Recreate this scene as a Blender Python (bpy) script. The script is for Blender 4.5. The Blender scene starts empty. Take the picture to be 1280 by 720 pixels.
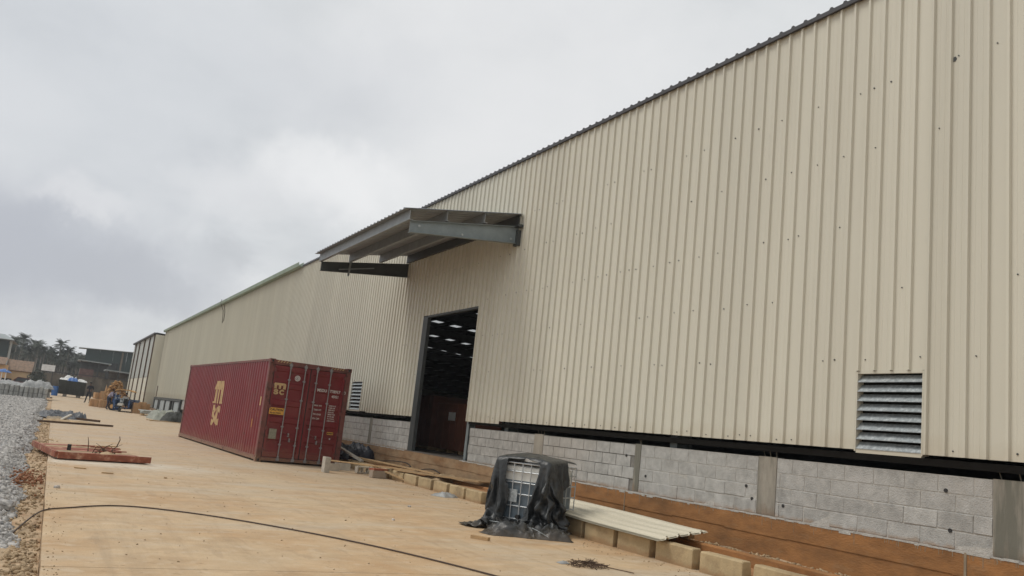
import bpy, bmesh, math, random
import numpy as np
from mathutils import Vector, Matrix, Euler, noise
random.seed(7); rng = np.random.default_rng(7)
SC = bpy.context.scene
COL = SC.collection
rad = math.radians

# ---------------------------------------------------------------- camera
CAMH = 1.456
F_PX, YAW, PITCH, ROLL = 1047.2, 0.48306, 0.17373, 0.10783
_cy, _sy, _cp, _sp = math.cos(YAW), math.sin(YAW), math.cos(PITCH), math.sin(PITCH)
fw = Vector((_sy*_cp, _cy*_cp, _sp)); r0 = Vector((_cy, -_sy, 0)); u0 = r0.cross(fw)
rt = math.cos(ROLL)*r0 + math.sin(ROLL)*u0; up = -math.sin(ROLL)*r0 + math.cos(ROLL)*u0
cam = bpy.data.cameras.new('camera'); cam_o = bpy.data.objects.new('camera', cam); COL.objects.link(cam_o)
cam_o.matrix_world = Matrix(((rt.x, up.x, -fw.x, 0), (rt.y, up.y, -fw.y, 0), (rt.z, up.z, -fw.z, CAMH), (0, 0, 0, 1)))
cam.sensor_width = 36; cam.lens = F_PX/1280*36; cam.clip_start = 0.05; cam.clip_end = 6000
SC.camera = cam_o

# ---------------------------------------------------------------- overcast sky and sun
SUN_EL, SUN_AZ = rad(55), rad(300)          # azimuth from +Y clockwise: ahead and to the left of the camera
W_ = bpy.data.worlds.new("World"); SC.world = W_; W_.use_nodes = True
nt = W_.node_tree; nt.nodes.clear()
def nn(t, **k):
    n = nt.nodes.new(t)
    for a, v in k.items(): setattr(n, a, v)
    return n
L = nt.links.new
out = nn('ShaderNodeOutputWorld'); bg = nn('ShaderNodeBackground'); bg2 = nn('ShaderNodeBackground')
sky = nn('ShaderNodeTexSky', sky_type='NISHITA', sun_disc=False, sun_elevation=SUN_EL, sun_rotation=SUN_AZ, dust_density=3.0)
L(sky.outputs[0], bg2.inputs[0]); bg2.inputs[1].default_value = 0.05
tc = nn('ShaderNodeTexCoord')
sep = nn('ShaderNodeSeparateXYZ'); L(tc.outputs['Generated'], sep.inputs[0])
# project the view direction on a cloud deck: (x, y) / (z + .12)
zc = nn('ShaderNodeMath', operation='MAXIMUM'); L(sep.outputs[2], zc.inputs[0]); zc.inputs[1].default_value = 0.0
za = nn('ShaderNodeMath', operation='ADD'); L(zc.outputs[0], za.inputs[0]); za.inputs[1].default_value = 0.30
dx = nn('ShaderNodeMath', operation='DIVIDE'); L(sep.outputs[0], dx.inputs[0]); L(za.outputs[0], dx.inputs[1])
dy = nn('ShaderNodeMath', operation='DIVIDE'); L(sep.outputs[1], dy.inputs[0]); L(za.outputs[0], dy.inputs[1])
cmb = nn('ShaderNodeCombineXYZ'); L(dx.outputs[0], cmb.inputs[0]); L(dy.outputs[0], cmb.inputs[1]); cmb.inputs[2].default_value = 3.7
def wnoise(scale, detail, rough, dist, off):
    m = nn('ShaderNodeMapping'); m.inputs['Location'].default_value = off; L(cmb.outputs[0], m.inputs[0])
    n = nn('ShaderNodeTexNoise'); n.inputs['Scale'].default_value = scale; n.inputs['Detail'].default_value = detail
    n.inputs['Roughness'].default_value = rough; n.inputs['Distortion'].default_value = dist; L(m.outputs[0], n.inputs[0]); return n
n1 = wnoise(0.85, 7, 0.52, 0.25, (2.3, 6.1, 0)); n2 = wnoise(2.6, 8, 0.6, 0.25, (5.0, 1.0, 2.0))
mx = nn('ShaderNodeMath', operation='MULTIPLY_ADD'); L(n2.outputs[0], mx.inputs[0]); mx.inputs[1].default_value = 0.42; L(n1.outputs[0], mx.inputs[2])
ramp = nn('ShaderNodeValToRGB'); L(mx.outputs[0], ramp.inputs[0])
cr = ramp.color_ramp; cr.interpolation = 'B_SPLINE'
cr.elements[0].position = 0.40; cr.elements[0].color = (0.39, 0.41, 0.44, 1)
cr.elements[1].position = 0.80; cr.elements[1].color = (0.77, 0.78, 0.785, 1)
for p_, c_ in ((0.50, (0.50, 0.52, 0.55)), (0.585, (0.60, 0.62, 0.635)), (0.675, (0.69, 0.71, 0.72))):
    e = cr.elements.new(p_); e.color = (*c_, 1)
# the darker cloud banks low on the left and the bright thin places of the photographed sky
def look(px, py): return (fw+rt*((px-640)/F_PX)-up*((py-360)/F_PX)).normalized()
wob = nn('ShaderNodeTexNoise'); wob.inputs['Scale'].default_value = 7.0; wob.inputs['Detail'].default_value = 7; wob.inputs['Roughness'].default_value = .62; L(tc.outputs['Generated'], wob.inputs[0])
wv = nn('ShaderNodeVectorMath', operation='MULTIPLY_ADD'); L(wob.outputs['Color'], wv.inputs[0]); wv.inputs[1].default_value = (.17, .17, .14); wv.inputs[2].default_value = (-.085, -.085, -.07)
dv = nn('ShaderNodeVectorMath', operation='ADD'); L(tc.outputs['Generated'], dv.inputs[0]); L(wv.outputs[0], dv.inputs[1])
skyc = ramp.outputs[0]
for (px, py, sxy, rz_, amt, colr) in ((20, 130, .42, 1.3, .45, (.56, .59, .64)), (40, 325, .20, 2.6, .8, (.46, .485, .535)), (150, 352, .12, 3.2, .75, (.48, .50, .54)), (-160, 300, .25, 2.0, .75, (.47, .49, .54)), (275, 325, .055, 2.2, .55, (.50, .52, .55)),
                                     (420, 100, .16, 1.8, .30, (.58, .60, .64)), (105, 262, .07, 3.2, .40, (.82, .82, .83)), (430, 228, .11, 2.2, .6, (.90, .90, .90)), (650, 60, .30, 1.5, .45, (.80, .80, .81)), (300, 250, .12, 2.6, .4, (.82, .82, .83))):
    d0 = look(px, py); df_ = nn('ShaderNodeVectorMath', operation='SUBTRACT'); L(dv.outputs[0], df_.inputs[0]); df_.inputs[1].default_value = d0
    s_ = nn('ShaderNodeVectorMath', operation='MULTIPLY'); L(df_.outputs[0], s_.inputs[0]); s_.inputs[1].default_value = (1/sxy, 1/sxy, rz_/sxy)
    ln = nn('ShaderNodeVectorMath', operation='LENGTH'); L(s_.outputs[0], ln.inputs[0])
    mr_ = nn('ShaderNodeMapRange', interpolation_type='SMOOTHSTEP'); L(ln.outputs['Value'], mr_.inputs[0]); mr_.inputs[1].default_value = .25; mr_.inputs[2].default_value = 1.15; mr_.inputs[3].default_value = amt; mr_.inputs[4].default_value = 0
    mi_ = nn('ShaderNodeMix', data_type='RGBA'); L(mr_.outputs[0], mi_.inputs[0]); L(skyc, mi_.inputs[6]); mi_.inputs[7].default_value = (*colr, 1); skyc = mi_.outputs[2]
L(skyc, bg.inputs[0]); bg.inputs[1].default_value = 1.0
mixs = nn('ShaderNodeMixShader'); mixs.inputs[0].default_value = 0.94      # thin gaps of clear sky glow through the deck
L(bg2.outputs[0], mixs.inputs[1]); L(bg.outputs[0], mixs.inputs[2]); L(mixs.outputs[0], out.inputs[0])
sun = bpy.data.lights.new('sun', 'SUN'); sun.energy = 1.25; sun.angle = rad(22); sun.color = (1.0, 0.95, 0.87)
sun_o = bpy.data.objects.new('sun', sun); COL.objects.link(sun_o)
sd = Vector((math.sin(SUN_AZ)*math.cos(SUN_EL), math.cos(SUN_AZ)*math.cos(SUN_EL), math.sin(SUN_EL)))
sun_o.rotation_euler = sd.to_track_quat('Z', 'Y').to_euler(); sun_o.location = (0, 0, 60)
SC.view_settings.view_transform = 'Standard'; SC.view_settings.look = 'None'
SC.view_settings.exposure = 0.12; SC.view_settings.gamma = 1.0; SC.view_settings.use_curve_mapping = False
SC.cycles.max_bounces = 8; SC.cycles.use_denoising = True

# ---------------------------------------------------------------- materials
def mat(name, col, rough=0.8, metal=0.0, var=0.12, vscale=3.0, bump=0.0, bscale=30.0, spec=None, col2=None, c2scale=1.0, c2lo=0.45, c2hi=0.62,
        stretch=(1, 1, 1), transl=False, alpha=None):
    """noise-varied principled material; col2 is a stain colour that comes in patches"""
    m = bpy.data.materials.new(name); m.use_nodes = True; t = m.node_tree; ns = t.nodes; lk = t.links.new
    b = ns['Principled BSDF']
    geo = ns.new('ShaderNodeNewGeometry'); mp = ns.new('ShaderNodeMapping'); mp.inputs['Scale'].default_value = stretch; lk(geo.outputs['Position'], mp.inputs[0])
    n = ns.new('ShaderNodeTexNoise'); n.inputs['Scale'].default_value = vscale; n.inputs['Detail'].default_value = 6; n.inputs['Roughness'].default_value = 0.6; lk(mp.outputs[0], n.inputs[0])
    mr = ns.new('ShaderNodeMapRange'); mr.inputs[1].default_value = 0.3; mr.inputs[2].default_value = 0.7; mr.inputs[3].default_value = 1-var; mr.inputs[4].default_value = 1+var; lk(n.outputs[0], mr.inputs[0])
    base = ns.new('ShaderNodeRGB'); base.outputs[0].default_value = (*col, 1); src = base.outputs[0]
    if col2 is not None:
        n3 = ns.new('ShaderNodeTexNoise'); n3.inputs['Scale'].default_value = c2scale; n3.inputs['Detail'].default_value = 8; n3.inputs['Roughness'].default_value = 0.65; lk(mp.outputs[0], n3.inputs[0])
        m3 = ns.new('ShaderNodeMapRange'); m3.inputs[1].default_value = c2lo; m3.inputs[2].default_value = c2hi; lk(n3.outputs[0], m3.inputs[0])
        mi = ns.new('ShaderNodeMix'); mi.data_type = 'RGBA'; lk(m3.outputs[0], mi.inputs[0]); lk(src, mi.inputs[6]); mi.inputs[7].default_value = (*col2, 1); src = mi.outputs[2]
    mu = ns.new('ShaderNodeVectorMath'); mu.operation = 'SCALE'; lk(src, mu.inputs[0]); lk(mr.outputs[0], mu.inputs['Scale'])
    lk(mu.outputs[0], b.inputs['Base Color']); b.inputs['Roughness'].default_value = rough; b.inputs['Metallic'].default_value = metal
    if spec is not None: b.inputs['Specular IOR Level'].default_value = spec
    if bump:
        nb = ns.new('ShaderNodeTexNoise'); nb.inputs['Scale'].default_value = bscale; nb.inputs['Detail'].default_value = 5; lk(mp.outputs[0], nb.inputs[0])
        bp = ns.new('ShaderNodeBump'); bp.inputs['Strength'].default_value = bump; bp.inputs['Distance'].default_value = 0.02; lk(nb.outputs[0], bp.inputs['Height']); lk(bp.outputs[0], b.inputs['Normal'])
    if transl:
        tr = ns.new('ShaderNodeBsdfTranslucent'); lk(mu.outputs[0], tr.inputs[0]); ms = ns.new('ShaderNodeMixShader'); ms.inputs[0].default_value = 0.92
        lk(b.outputs[0], ms.inputs[1]); lk(tr.outputs[0], ms.inputs[2]); lk(ms.outputs[0], ns['Material Output'].inputs[0])
    m.diffuse_color = (*col, 1)
    return m

def random_tint(m, amt):
    """each object that shares the material gets its own slight brightness"""
    t = m.node_tree; ns = t.nodes; b = ns['Principled BSDF']; lk = t.links.new
    src = b.inputs['Base Color'].links[0].from_socket
    oi = ns.new('ShaderNodeObjectInfo'); mr = ns.new('ShaderNodeMapRange'); mr.inputs[3].default_value = 1-amt; mr.inputs[4].default_value = 1+amt; lk(oi.outputs['Random'], mr.inputs[0])
    s = ns.new('ShaderNodeVectorMath'); s.operation = 'SCALE'; lk(src, s.inputs[0]); lk(mr.outputs[0], s.inputs['Scale']); lk(s.outputs[0], b.inputs['Base Color'])
    return m

M = {}
M['cream'] = random_tint(mat('cream painted steel sheet', (0.62, 0.60, 0.51), 0.5, 0, 0.04, 0.9, 0.12, 2.2, stretch=(1, 1, 0.12), col2=(0.565, 0.54, 0.45), c2scale=1.3, c2lo=0.5, c2hi=0.8, spec=0.3), 0.03)
M['cream_sheet'] = mat('cream loose roofing sheet', (0.62, 0.57, 0.45), 0.5, 0, 0.06, 3, 0.1, 4, stretch=(1, .3, 1))
M['roof_dark'] = mat('dark grey roof sheet', (0.052, 0.052, 0.058), 0.6, 0.0, 0.2, 1.5)
M['roof_green'] = mat('weathered green gutter', (0.24, 0.30, 0.23), 0.6, 0.0, 0.2, 1.5)
M['steel_dark'] = mat('dark primer painted steel', (0.055, 0.062, 0.062), 0.6, 0, 0.15, 4)
M['steel_grey'] = mat('grey blue painted steel', (0.19, 0.225, 0.235), 0.5, 0, 0.15, 5)
M['purlin'] = mat('grey galvanised purlin', (0.25, 0.275, 0.29), 0.55, 0.0, 0.15, 5)
M['canopy_sheet'] = mat('grey underside of canopy sheet', (0.26, 0.28, 0.30), 0.55, 0.0, 0.12, 4)
M['galv'] = mat('galvanised louvre blade', (0.30, 0.335, 0.35), 0.5, 0.35, 0.25, 18, col2=(0.45, 0.48, 0.49), c2scale=22)
M['black_gap'] = mat('shade black steel', (0.012, 0.011, 0.010), 0.9, spec=0.05)  # gap and interior shade is put into this near-black steel colour
M['interior'] = mat('dark shed interior lining', (0.03, 0.036, 0.045), 0.9)  # the gloom inside the shed is put into this dark lining colour
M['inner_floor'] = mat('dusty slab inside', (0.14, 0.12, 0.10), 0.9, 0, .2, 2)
M['block'] = random_tint(mat('grey sandcrete block', (0.405, 0.40, 0.38), 0.95, 0, 0.2, 7, 0.6, 55, col2=(0.33, 0.325, 0.305), c2scale=2.2, c2lo=0.5, c2hi=0.78), 0.10)
M['mortar'] = mat('grey mortar', (0.46, 0.445, 0.41), 0.95, 0, 0.2, 12, 0.6, 60)
M['mortar_dark'] = mat('shaded grey mortar', (0.22, 0.21, 0.19), 0.95, 0, 0.2, 12, 0.6, 60)  # deeper joints near and past the door have their shadow in this colour
M['pilaster'] = mat('cast concrete pilaster', (0.31, 0.285, 0.24), 0.9, 0, 0.2, 4, 0.25, 25, stretch=(1, 1, .25), col2=(0.17, 0.155, 0.13), c2scale=3, c2lo=0.5, c2hi=0.7)
M['foundation'] = mat('laterite stained concrete beam', (0.33, 0.155, 0.055), 0.95, 0, 0.2, 3, 0.35, 20, stretch=(1, 1, 2.5), col2=(0.20, 0.10, 0.040), c2scale=1.1, c2lo=0.42, c2hi=0.7)
M['foundation2'] = mat('paler stained concrete beam', (0.33, 0.225, 0.13), 0.95, 0, 0.2, 3, 0.35, 20, stretch=(1, 1, 2.5), col2=(0.24, 0.135, 0.065), c2scale=1.3, c2lo=0.42, c2hi=0.68)
M['laitance'] = mat('dried cement slurry drips', (0.27, 0.215, 0.15), 0.95, 0, 0.2, 9)
M['kerb'] = random_tint(mat('precast kerb block', (0.45, 0.345, 0.20), 0.9, 0, 0.13, 5, 0.3, 40, col2=(0.27, 0.19, 0.105), c2scale=2.4, c2lo=0.48, c2hi=0.72), 0.07)
M['soil'] = mat('red laterite soil', (0.28, 0.16, 0.085), 1.0, 0, 0.25, 2, 0.9, 12, col2=(0.40, 0.30, 0.20), c2scale=0.8)
M['clod'] = random_tint(mat('tan earth clods', (0.40, 0.29, 0.175), 1.0, 0, 0.3, 6, 0.7, 30), 0.1)
M['stone'] = mat('crushed granite', (0.42, 0.40, 0.375), 0.95, 0, 0.55, 16, 0.4, 50, col2=(0.20, 0.20, 0.205), c2scale=7, c2lo=0.5, c2hi=0.65)
M['gravel_base'] = mat('granite dust with crevice shade', (0.16, 0.155, 0.145), 1, 0, 0.4, 20, 1, 30)  # dust bed darkened: shade between the stones is put into its colour
M['red'] = mat('maroon container paint', (0.185, 0.018, 0.023), 0.38, 0, 0.14, 1.5, 0.1, 6, col2=(0.20, 0.05, 0.045), c2scale=1.3, c2lo=0.5, c2hi=0.75)
M['red_frame'] = mat('faded maroon container frame', (0.20, 0.065, 0.055), 0.6, 0, 0.2, 3, col2=(0.10, 0.045, 0.035), c2scale=3)
M['rod'] = mat('grey lock rod', (0.28, 0.27, 0.27), 0.5, 0.4, 0.15, 9)
M['logo'] = mat('faded tan logo paint', (0.52, 0.36, 0.18), 0.6, 0, 0.16, 6)
M['white_print'] = mat('white print', (0.62, 0.58, 0.55), 0.6)
M['yellow'] = mat('yellow label', (0.68, 0.36, 0.06), 0.6, 0, 0.12, 20)
M['black'] = mat('black print', (0.02, 0.02, 0.02), 0.6)
M['plate'] = mat('grey data plate', (0.27, 0.26, 0.20), 0.5, 0.3, .2, 20)
M['tarp'] = mat('black plastic tarpaulin', (0.022, 0.025, 0.027), 0.38, 0, 0.3, 9, 0.15, 40, spec=0.5)
M['tarp_navy'] = mat('dark navy tarpaulin', (0.012, 0.016, 0.03), 0.45, 0, 0.3, 6, 0.5, 14)
M['grey_film'] = mat('grey plastic film', (0.06, 0.064, 0.072), 0.4, 0, 0.5, 7, 0.5, 20)
M['tank_white'] = mat('translucent white tank plastic', (0.66, 0.66, 0.62), 0.4, 0, 0.06, 5)
M['tank_fluid'] = mat('tank plastic over dark liquid', (0.12, 0.155, 0.185), 0.38, 0, 0.12, 4)
M['cage'] = mat('galvanised cage tube', (0.50, 0.52, 0.53), 0.4, 0.5, 0.1, 9)
M['pallet_black'] = mat('black plastic pallet', (0.03, 0.03, 0.03), 0.6)
M['wood'] = random_tint(mat('raw plank', (0.42, 0.28, 0.145), 0.85, 0, 0.2, 8, 0.3, 30, stretch=(1, 1, 6)), .15)
M['red_wood'] = random_tint(mat('red brown shuttering board', (0.28, 0.085, 0.045), 0.75, 0, 0.3, 7, 0.3, 20, col2=(0.46, 0.28, 0.19), c2scale=3.5, c2lo=.52, c2hi=.7), .12)
M['rust'] = mat('rusty wire', (0.09, 0.055, 0.035), 0.9)
M['cable'] = mat('dark brown cable', (0.055, 0.033, 0.022), 0.7)
M['block_loose'] = random_tint(mat('loose pale concrete block', (0.50, 0.46, 0.39), 0.95, 0, 0.12, 9, 0.5, 50), .08)
M['white_bag'] = mat('white woven plastic', (0.62, 0.62, 0.60), 0.6, 0, 0.15, 9, 0.5, 20)
M['blue'] = mat('blue plastic sheeting', (0.04, 0.13, 0.36), 0.5, 0, 0.25, 6, 0.5, 15)
M['blue_paint'] = mat('blue vehicle paint', (0.03, 0.075, 0.19), 0.35, 0, 0.15, 4)
M['bundle'] = random_tint(mat('grey wrapped bundles', (0.33, 0.33, 0.31), 0.5, 0, 0.30, 5, 0.6, 10, stretch=(1, 1, .35)), .12)
M['clear_film'] = mat('crumpled clear film', (0.33, 0.335, 0.33), 0.55, 0, 0.35, 4, 0.8, 9)
M['carton'] = random_tint(mat('brown carton', (0.40, 0.235, 0.115), 0.85, 0, 0.15, 3), .15)
M['straw'] = random_tint(mat('orange brown packing timber', (0.47, 0.27, 0.11), 0.9, 0, 0.3, 3), .25)
M['crate'] = mat('brown shipping crate', (0.20, 0.075, 0.045), 0.8, 0, 0.15, 3)
M['paper'] = mat('white paper', (0.75, 0.75, 0.74), 0.8)
M['rubber'] = mat('black rubber', (0.02, 0.02, 0.02), 0.8)
M['cream_wall'] = mat('cream rendered wall', (0.52, 0.39, 0.24), 0.9, 0, 0.12, 0.6)
M['orange_wall'] = mat('peach rendered wall', (0.56, 0.37, 0.20), 0.9, 0, 0.1, 0.6)
M['brown_roof'] = mat('rusty brown roof', (0.20, 0.13, 0.085), 0.85, 0, 0.35, 1.6, stretch=(3, 1, .5))
M['perim'] = mat('grey stained perimeter wall', (0.17, 0.15, 0.125), 0.95, 0, 0.25, 0.7, stretch=(1, 1, .5), col2=(0.10, 0.09, 0.075), c2scale=.8)
M['shed_green'] = random_tint(mat('dark green shed cladding', (0.022, 0.042, 0.042), 0.6, 0, 0.15, 0.5), .1)
M['shed_roof'] = mat('pale grey shed roof', (0.27, 0.30, 0.30), 0.6, 0, 0.15, 0.6)
M['pale_sheet'] = random_tint(mat('pale grey wall sheet', (0.40, 0.42, 0.40), 0.6, 0, 0.05, 0.7), .03)
M['pale_blue'] = random_tint(mat('pale blue board', (0.36, 0.40, 0.41), 0.6, 0, 0.1, 0.9), .08)
M['bin'] = mat('dark green black skip paint', (0.035, 0.037, 0.032), 0.8, 0, .3, 2)
M['leaf'] = random_tint(mat('palm frond', (0.040, 0.052, 0.034), 0.7, 0, 0.35, 0.5), .3)
M['under'] = mat('dark undergrowth', (0.028, 0.040, 0.022), 0.9, 0, 0.45, 0.6)
M['bark'] = random_tint(mat('pale palm trunk', (0.18, 0.165, 0.14), 0.9, 0, 0.2, 1), .25)
M['skin'] = mat('brown skin', (0.10, 0.055, 0.035), 0.6)
M['cloth_dark'] = mat('dark clothing', (0.016, 0.018, 0.026), 0.9, 0, .2, 9)
M['cloth_navy'] = mat('navy trousers', (0.02, 0.03, 0.06), 0.9, 0, .2, 9)
M['cloth_lilac'] = mat('pale lilac shirt', (0.36, 0.34, 0.44), 0.9, 0, .1, 9)
M['cloth_white'] = mat('white shirt', (0.60, 0.59, 0.55), 0.9, 0, .1, 9)
M['hair'] = mat('black hair', (0.01, 0.01, 0.01), 0.9)
M['green_wrap'] = mat('grey green wrapped bale', (0.27, 0.28, 0.235), 0.7, 0, .25, 2.5, .5, 9)
M['dirt_red'] = mat('red dirt smear', (0.30, 0.135, 0.07), 1, 0, .3, 6, .6, 20)
M['glass'] = mat('smoked glass', (0.03, 0.035, 0.04), 0.1)
M['car_red'] = mat('dark red car paint', (0.10, 0.02, 0.02), 0.3)
M['skylight'] = mat('translucent roof light', (0.46, 0.48, 0.49), 0.5, transl=True)

def splash(m, z0, z1, col, amt=.8, scale=3.0, tight=.25):
    """mud splashed up from the ground: thickest at z0, gone at z1, broken up by noise"""
    t = m.node_tree; ns = t.nodes; lk = t.links.new; b = ns['Principled BSDF']; src = b.inputs['Base Color'].links[0].from_socket
    geo = ns.new('ShaderNodeNewGeometry'); sx = ns.new('ShaderNodeSeparateXYZ'); lk(geo.outputs['Position'], sx.inputs[0])
    n = ns.new('ShaderNodeTexNoise'); n.inputs['Scale'].default_value = scale; n.inputs['Detail'].default_value = 9; n.inputs['Roughness'].default_value = .7; lk(geo.outputs['Position'], n.inputs[0])
    h = ns.new('ShaderNodeMapRange'); h.inputs[1].default_value = z0; h.inputs[2].default_value = z1; h.inputs[3].default_value = .38; h.inputs[4].default_value = -.32; lk(sx.outputs[2], h.inputs[0])
    a = ns.new('ShaderNodeMath'); a.operation = 'ADD'; lk(h.outputs[0], a.inputs[0]); lk(n.outputs[0], a.inputs[1])
    r = ns.new('ShaderNodeMapRange'); r.inputs[1].default_value = .5; r.inputs[2].default_value = .5+tight; r.inputs[4].default_value = amt; lk(a.outputs[0], r.inputs[0])
    x = ns.new('ShaderNodeMix'); x.data_type = 'RGBA'; lk(r.outputs[0], x.inputs[0]); lk(src, x.inputs[6]); x.inputs[7].default_value = (*col, 1); lk(x.outputs[2], b.inputs['Base Color']); return m
splash(M['block'], .70, .86, (.33, .22, .13), .6, 5); splash(M['cream'], 1.7, 2.2, (.45, .37, .26), .22, 1.2); splash(M['kerb'], 0, .16, (.30, .18, .09), .7, 5); splash(M['pilaster'], .7, 1.1, (.2, .13, .08), .6)
splash(M['red'], 0.1, .7, (.24, .11, .07), .4, 1.8); splash(M['red_frame'], 0, .45, (.25, .15, .09), .75, 4); splash(M['tarp'], 0, .30, (.13, .10, .07), .55, 5, .4)
def patches(m, scale, lo, hi, col, amt, stretch=(1, 1, 1)):
    t = m.node_tree; ns = t.nodes; lk = t.links.new; b = ns['Principled BSDF']; src = b.inputs['Base Color'].links[0].from_socket
    geo = ns.new('ShaderNodeNewGeometry'); mp = ns.new('ShaderNodeMapping'); mp.inputs['Scale'].default_value = stretch; mp.inputs['Location'].default_value = (scale, 2.2*scale, 0); lk(geo.outputs['Position'], mp.inputs[0])
    n = ns.new('ShaderNodeTexNoise'); n.inputs['Scale'].default_value = scale; n.inputs['Detail'].default_value = 9; n.inputs['Roughness'].default_value = .68; lk(mp.outputs[0], n.inputs[0])
    r = ns.new('ShaderNodeMapRange'); r.inputs[1].default_value = lo; r.inputs[2].default_value = hi; r.inputs[4].default_value = amt; lk(n.outputs[0], r.inputs[0])
    x = ns.new('ShaderNodeMix'); x.data_type = 'RGBA'; lk(r.outputs[0], x.inputs[0]); lk(src, x.inputs[6]); x.inputs[7].default_value = (*col, 1); lk(x.outputs[2], b.inputs['Base Color']); return m
patches(M['red'], 5, .62, .68, (.07, .03, .02), .7); patches(M['red'], 1.1, .52, .78, (.21, .06, .05), .45, (1, 1, .3)); patches(M['red_frame'], 7, .57, .63, (.06, .03, .02), .8)
patches(M['block'], 1.3, .52, .7, (.50, .49, .47), .6); patches(M['block'], .5, .5, .62, (.34, .30, .25), .35); patches(M['pilaster'], 2.6, .5, .6, (.13, .13, .105), .8, (1, 1, .12)); patches(M['foundation'], 2.2, .55, .72, (.30, .20, .11), .5, (1, 1, 3)); patches(M['kerb'], 9, .62, .7, (.22, .15, .09), .5)
patches(M['cream'], .7, .55, .8, (.47, .42, .33), .4, (1, 1, .08)); patches(M['logo'], 9, .58, .64, (.17, .05, .04), .6); patches(M['white_print'], 20, .56, .62, (.2, .07, .07), .6); patches(M['tarp'], 2.5, .56, .7, (.075, .072, .065), .6)

# ---------------------------------------------------------------- object helpers
def wm(o):
    b = Matrix.LocRotScale(o.location, o.rotation_euler, o.scale)
    return wm(o.parent) @ o.matrix_parent_inverse @ b if o.parent else b
def attach(o, parent, keep=True):
    o.parent = parent
    if keep: o.matrix_parent_inverse = wm(parent).inverted()      # the child is given in world coordinates
def tag(o, label=None, cat=None, group=None, kind=None):
    if label: o['label'] = label
    if cat: o['category'] = cat
    if group: o['group'] = group
    if kind: o['kind'] = kind
    return o
def thing(name, label, cat, loc=(0, 0, 0), rotz=0.0, group=None):
    o = bpy.data.objects.new(name, None); o.empty_display_size = 0.2; COL.objects.link(o)
    o.location = loc; o.rotation_euler = (0, 0, rotz); return tag(o, label, cat, group)
def meshobj(name, me, parent=None, keep=False, loc=None, rot=None):
    o = bpy.data.objects.new(name, me); COL.objects.link(o)
    if parent is not None: attach(o, parent, keep)
    if loc is not None: o.location = loc
    if rot is not None: o.rotation_euler = rot
    return o
class MB:
    """collects geometry for one mesh"""
    def __init__(s): s.v = []; s.f = []; s.mi = []; s.m = 0
    def quad(s, a, b, c, d):
        n = len(s.v); s.v += [tuple(a), tuple(b), tuple(c), tuple(d)]; s.f.append((n, n+1, n+2, n+3)); s.mi.append(s.m)
    def box(s, x0, x1, y0, y1, z0, z1, T=None):
        n = len(s.v); P = [(x, y, z) for z in (z0, z1) for (x, y) in ((x0, y0), (x1, y0), (x1, y1), (x0, y1))]
        if T is not None: P = [tuple(T @ Vector(p)) for p in P]
        s.v += P
        for q in ((0, 3, 2, 1), (4, 5, 6, 7), (0, 1, 5, 4), (1, 2, 6, 5), (2, 3, 7, 6), (3, 0, 4, 7)): s.f.append(tuple(n+i for i in q)); s.mi.append(s.m)
        return s
    def bar(s, a, b, w, h=None):
        """box beam from a to b"""
        a = Vector(a); b = Vector(b); d = b-a; h = h or w
        q = d.to_track_quat('X', 'Z').to_matrix().to_4x4(); T = Matrix.Translation(a) @ q
        return s.box(0, d.length, -w/2, w/2, -h/2, h/2, T)
    def tube(s, pts, r, n=8, cap=True, r2=None):
        pts = [Vector(p) for p in pts]; base = len(s.v); K = len(pts)
        for i, p in enumerate(pts):
            d = (pts[min(i+1, K-1)]-pts[max(i-1, 0)]).normalized()
            a = d.orthogonal().normalized() if abs(d.z) > .95 else d.cross(Vector((0, 0, 1))).normalized(); b = d.cross(a)
            rr = r if r2 is None else r+(r2-r)*i/(K-1)
            for k in range(n):
                t = 2*math.pi*k/n; s.v.append(tuple(p+rr*(math.cos(t)*a+math.sin(t)*b)))
        for i in range(K-1):
            for k in range(n):
                s.f.append((base+i*n+k, base+i*n+(k+1) % n, base+(i+1)*n+(k+1) % n, base+(i+1)*n+k)); s.mi.append(s.m)
        if cap:
            s.f.append(tuple(base+k for k in range(n))[::-1]); s.f.append(tuple(base+(K-1)*n+k for k in range(n))); s.mi += [s.m, s.m]
        return s
    def extrude(s, prof, a, b, plane='xz'):
        """profile list of (p,q) swept from a to b along the third axis, closed"""
        n = len(s.v); K = len(prof)
        for t in (a, b):
            for p, q in prof: s.v.append({'xz': (p, t, q), 'yz': (t, p, q), 'xy': (p, q, t)}[plane])
        for k in range(K): s.f.append((n+k, n+(k+1) % K, n+K+(k+1) % K, n+K+k)); s.mi.append(s.m)
        s.f.append(tuple(n+k for k in range(K))[::-1]); s.f.append(tuple(n+K+k for k in range(K))); s.mi += [s.m, s.m]
        return s
    def mesh(s, name, mats, smooth=False):
        me = bpy.data.meshes.new(name); me.from_pydata(s.v, [], s.f)
        for m in (mats if isinstance(mats, (list, tuple)) else [mats]): me.materials.append(m)
        if any(s.mi): me.polygons.foreach_set('material_index', s.mi)
        if smooth: me.polygons.foreach_set('use_smooth', [True]*len(me.polygons))
        me.update(); return me
    def build(s, name, mats, parent=None, keep=True, smooth=False, bevel=0.0, recalc=True):
        me = s.mesh(name, mats, smooth)
        if recalc or bevel:
            bm = bmesh.new(); bm.from_mesh(me)
            if bevel: bmesh.ops.bevel(bm, geom=bm.edges[:], offset=bevel, segments=1, affect='EDGES', clamp_overlap=True)
            bmesh.ops.recalc_face_normals(bm, faces=bm.faces[:]); bm.to_mesh(me); bm.free()
        return meshobj(name, me, parent, keep)
def children(o): return [c for c in bpy.data.objects if c.parent == o]
def copy_tree(o, kids=None):
    c = o.copy(); COL.objects.link(c)
    for k in o.children:
        k2 = copy_tree(k); k2.parent = c
    return c
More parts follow.
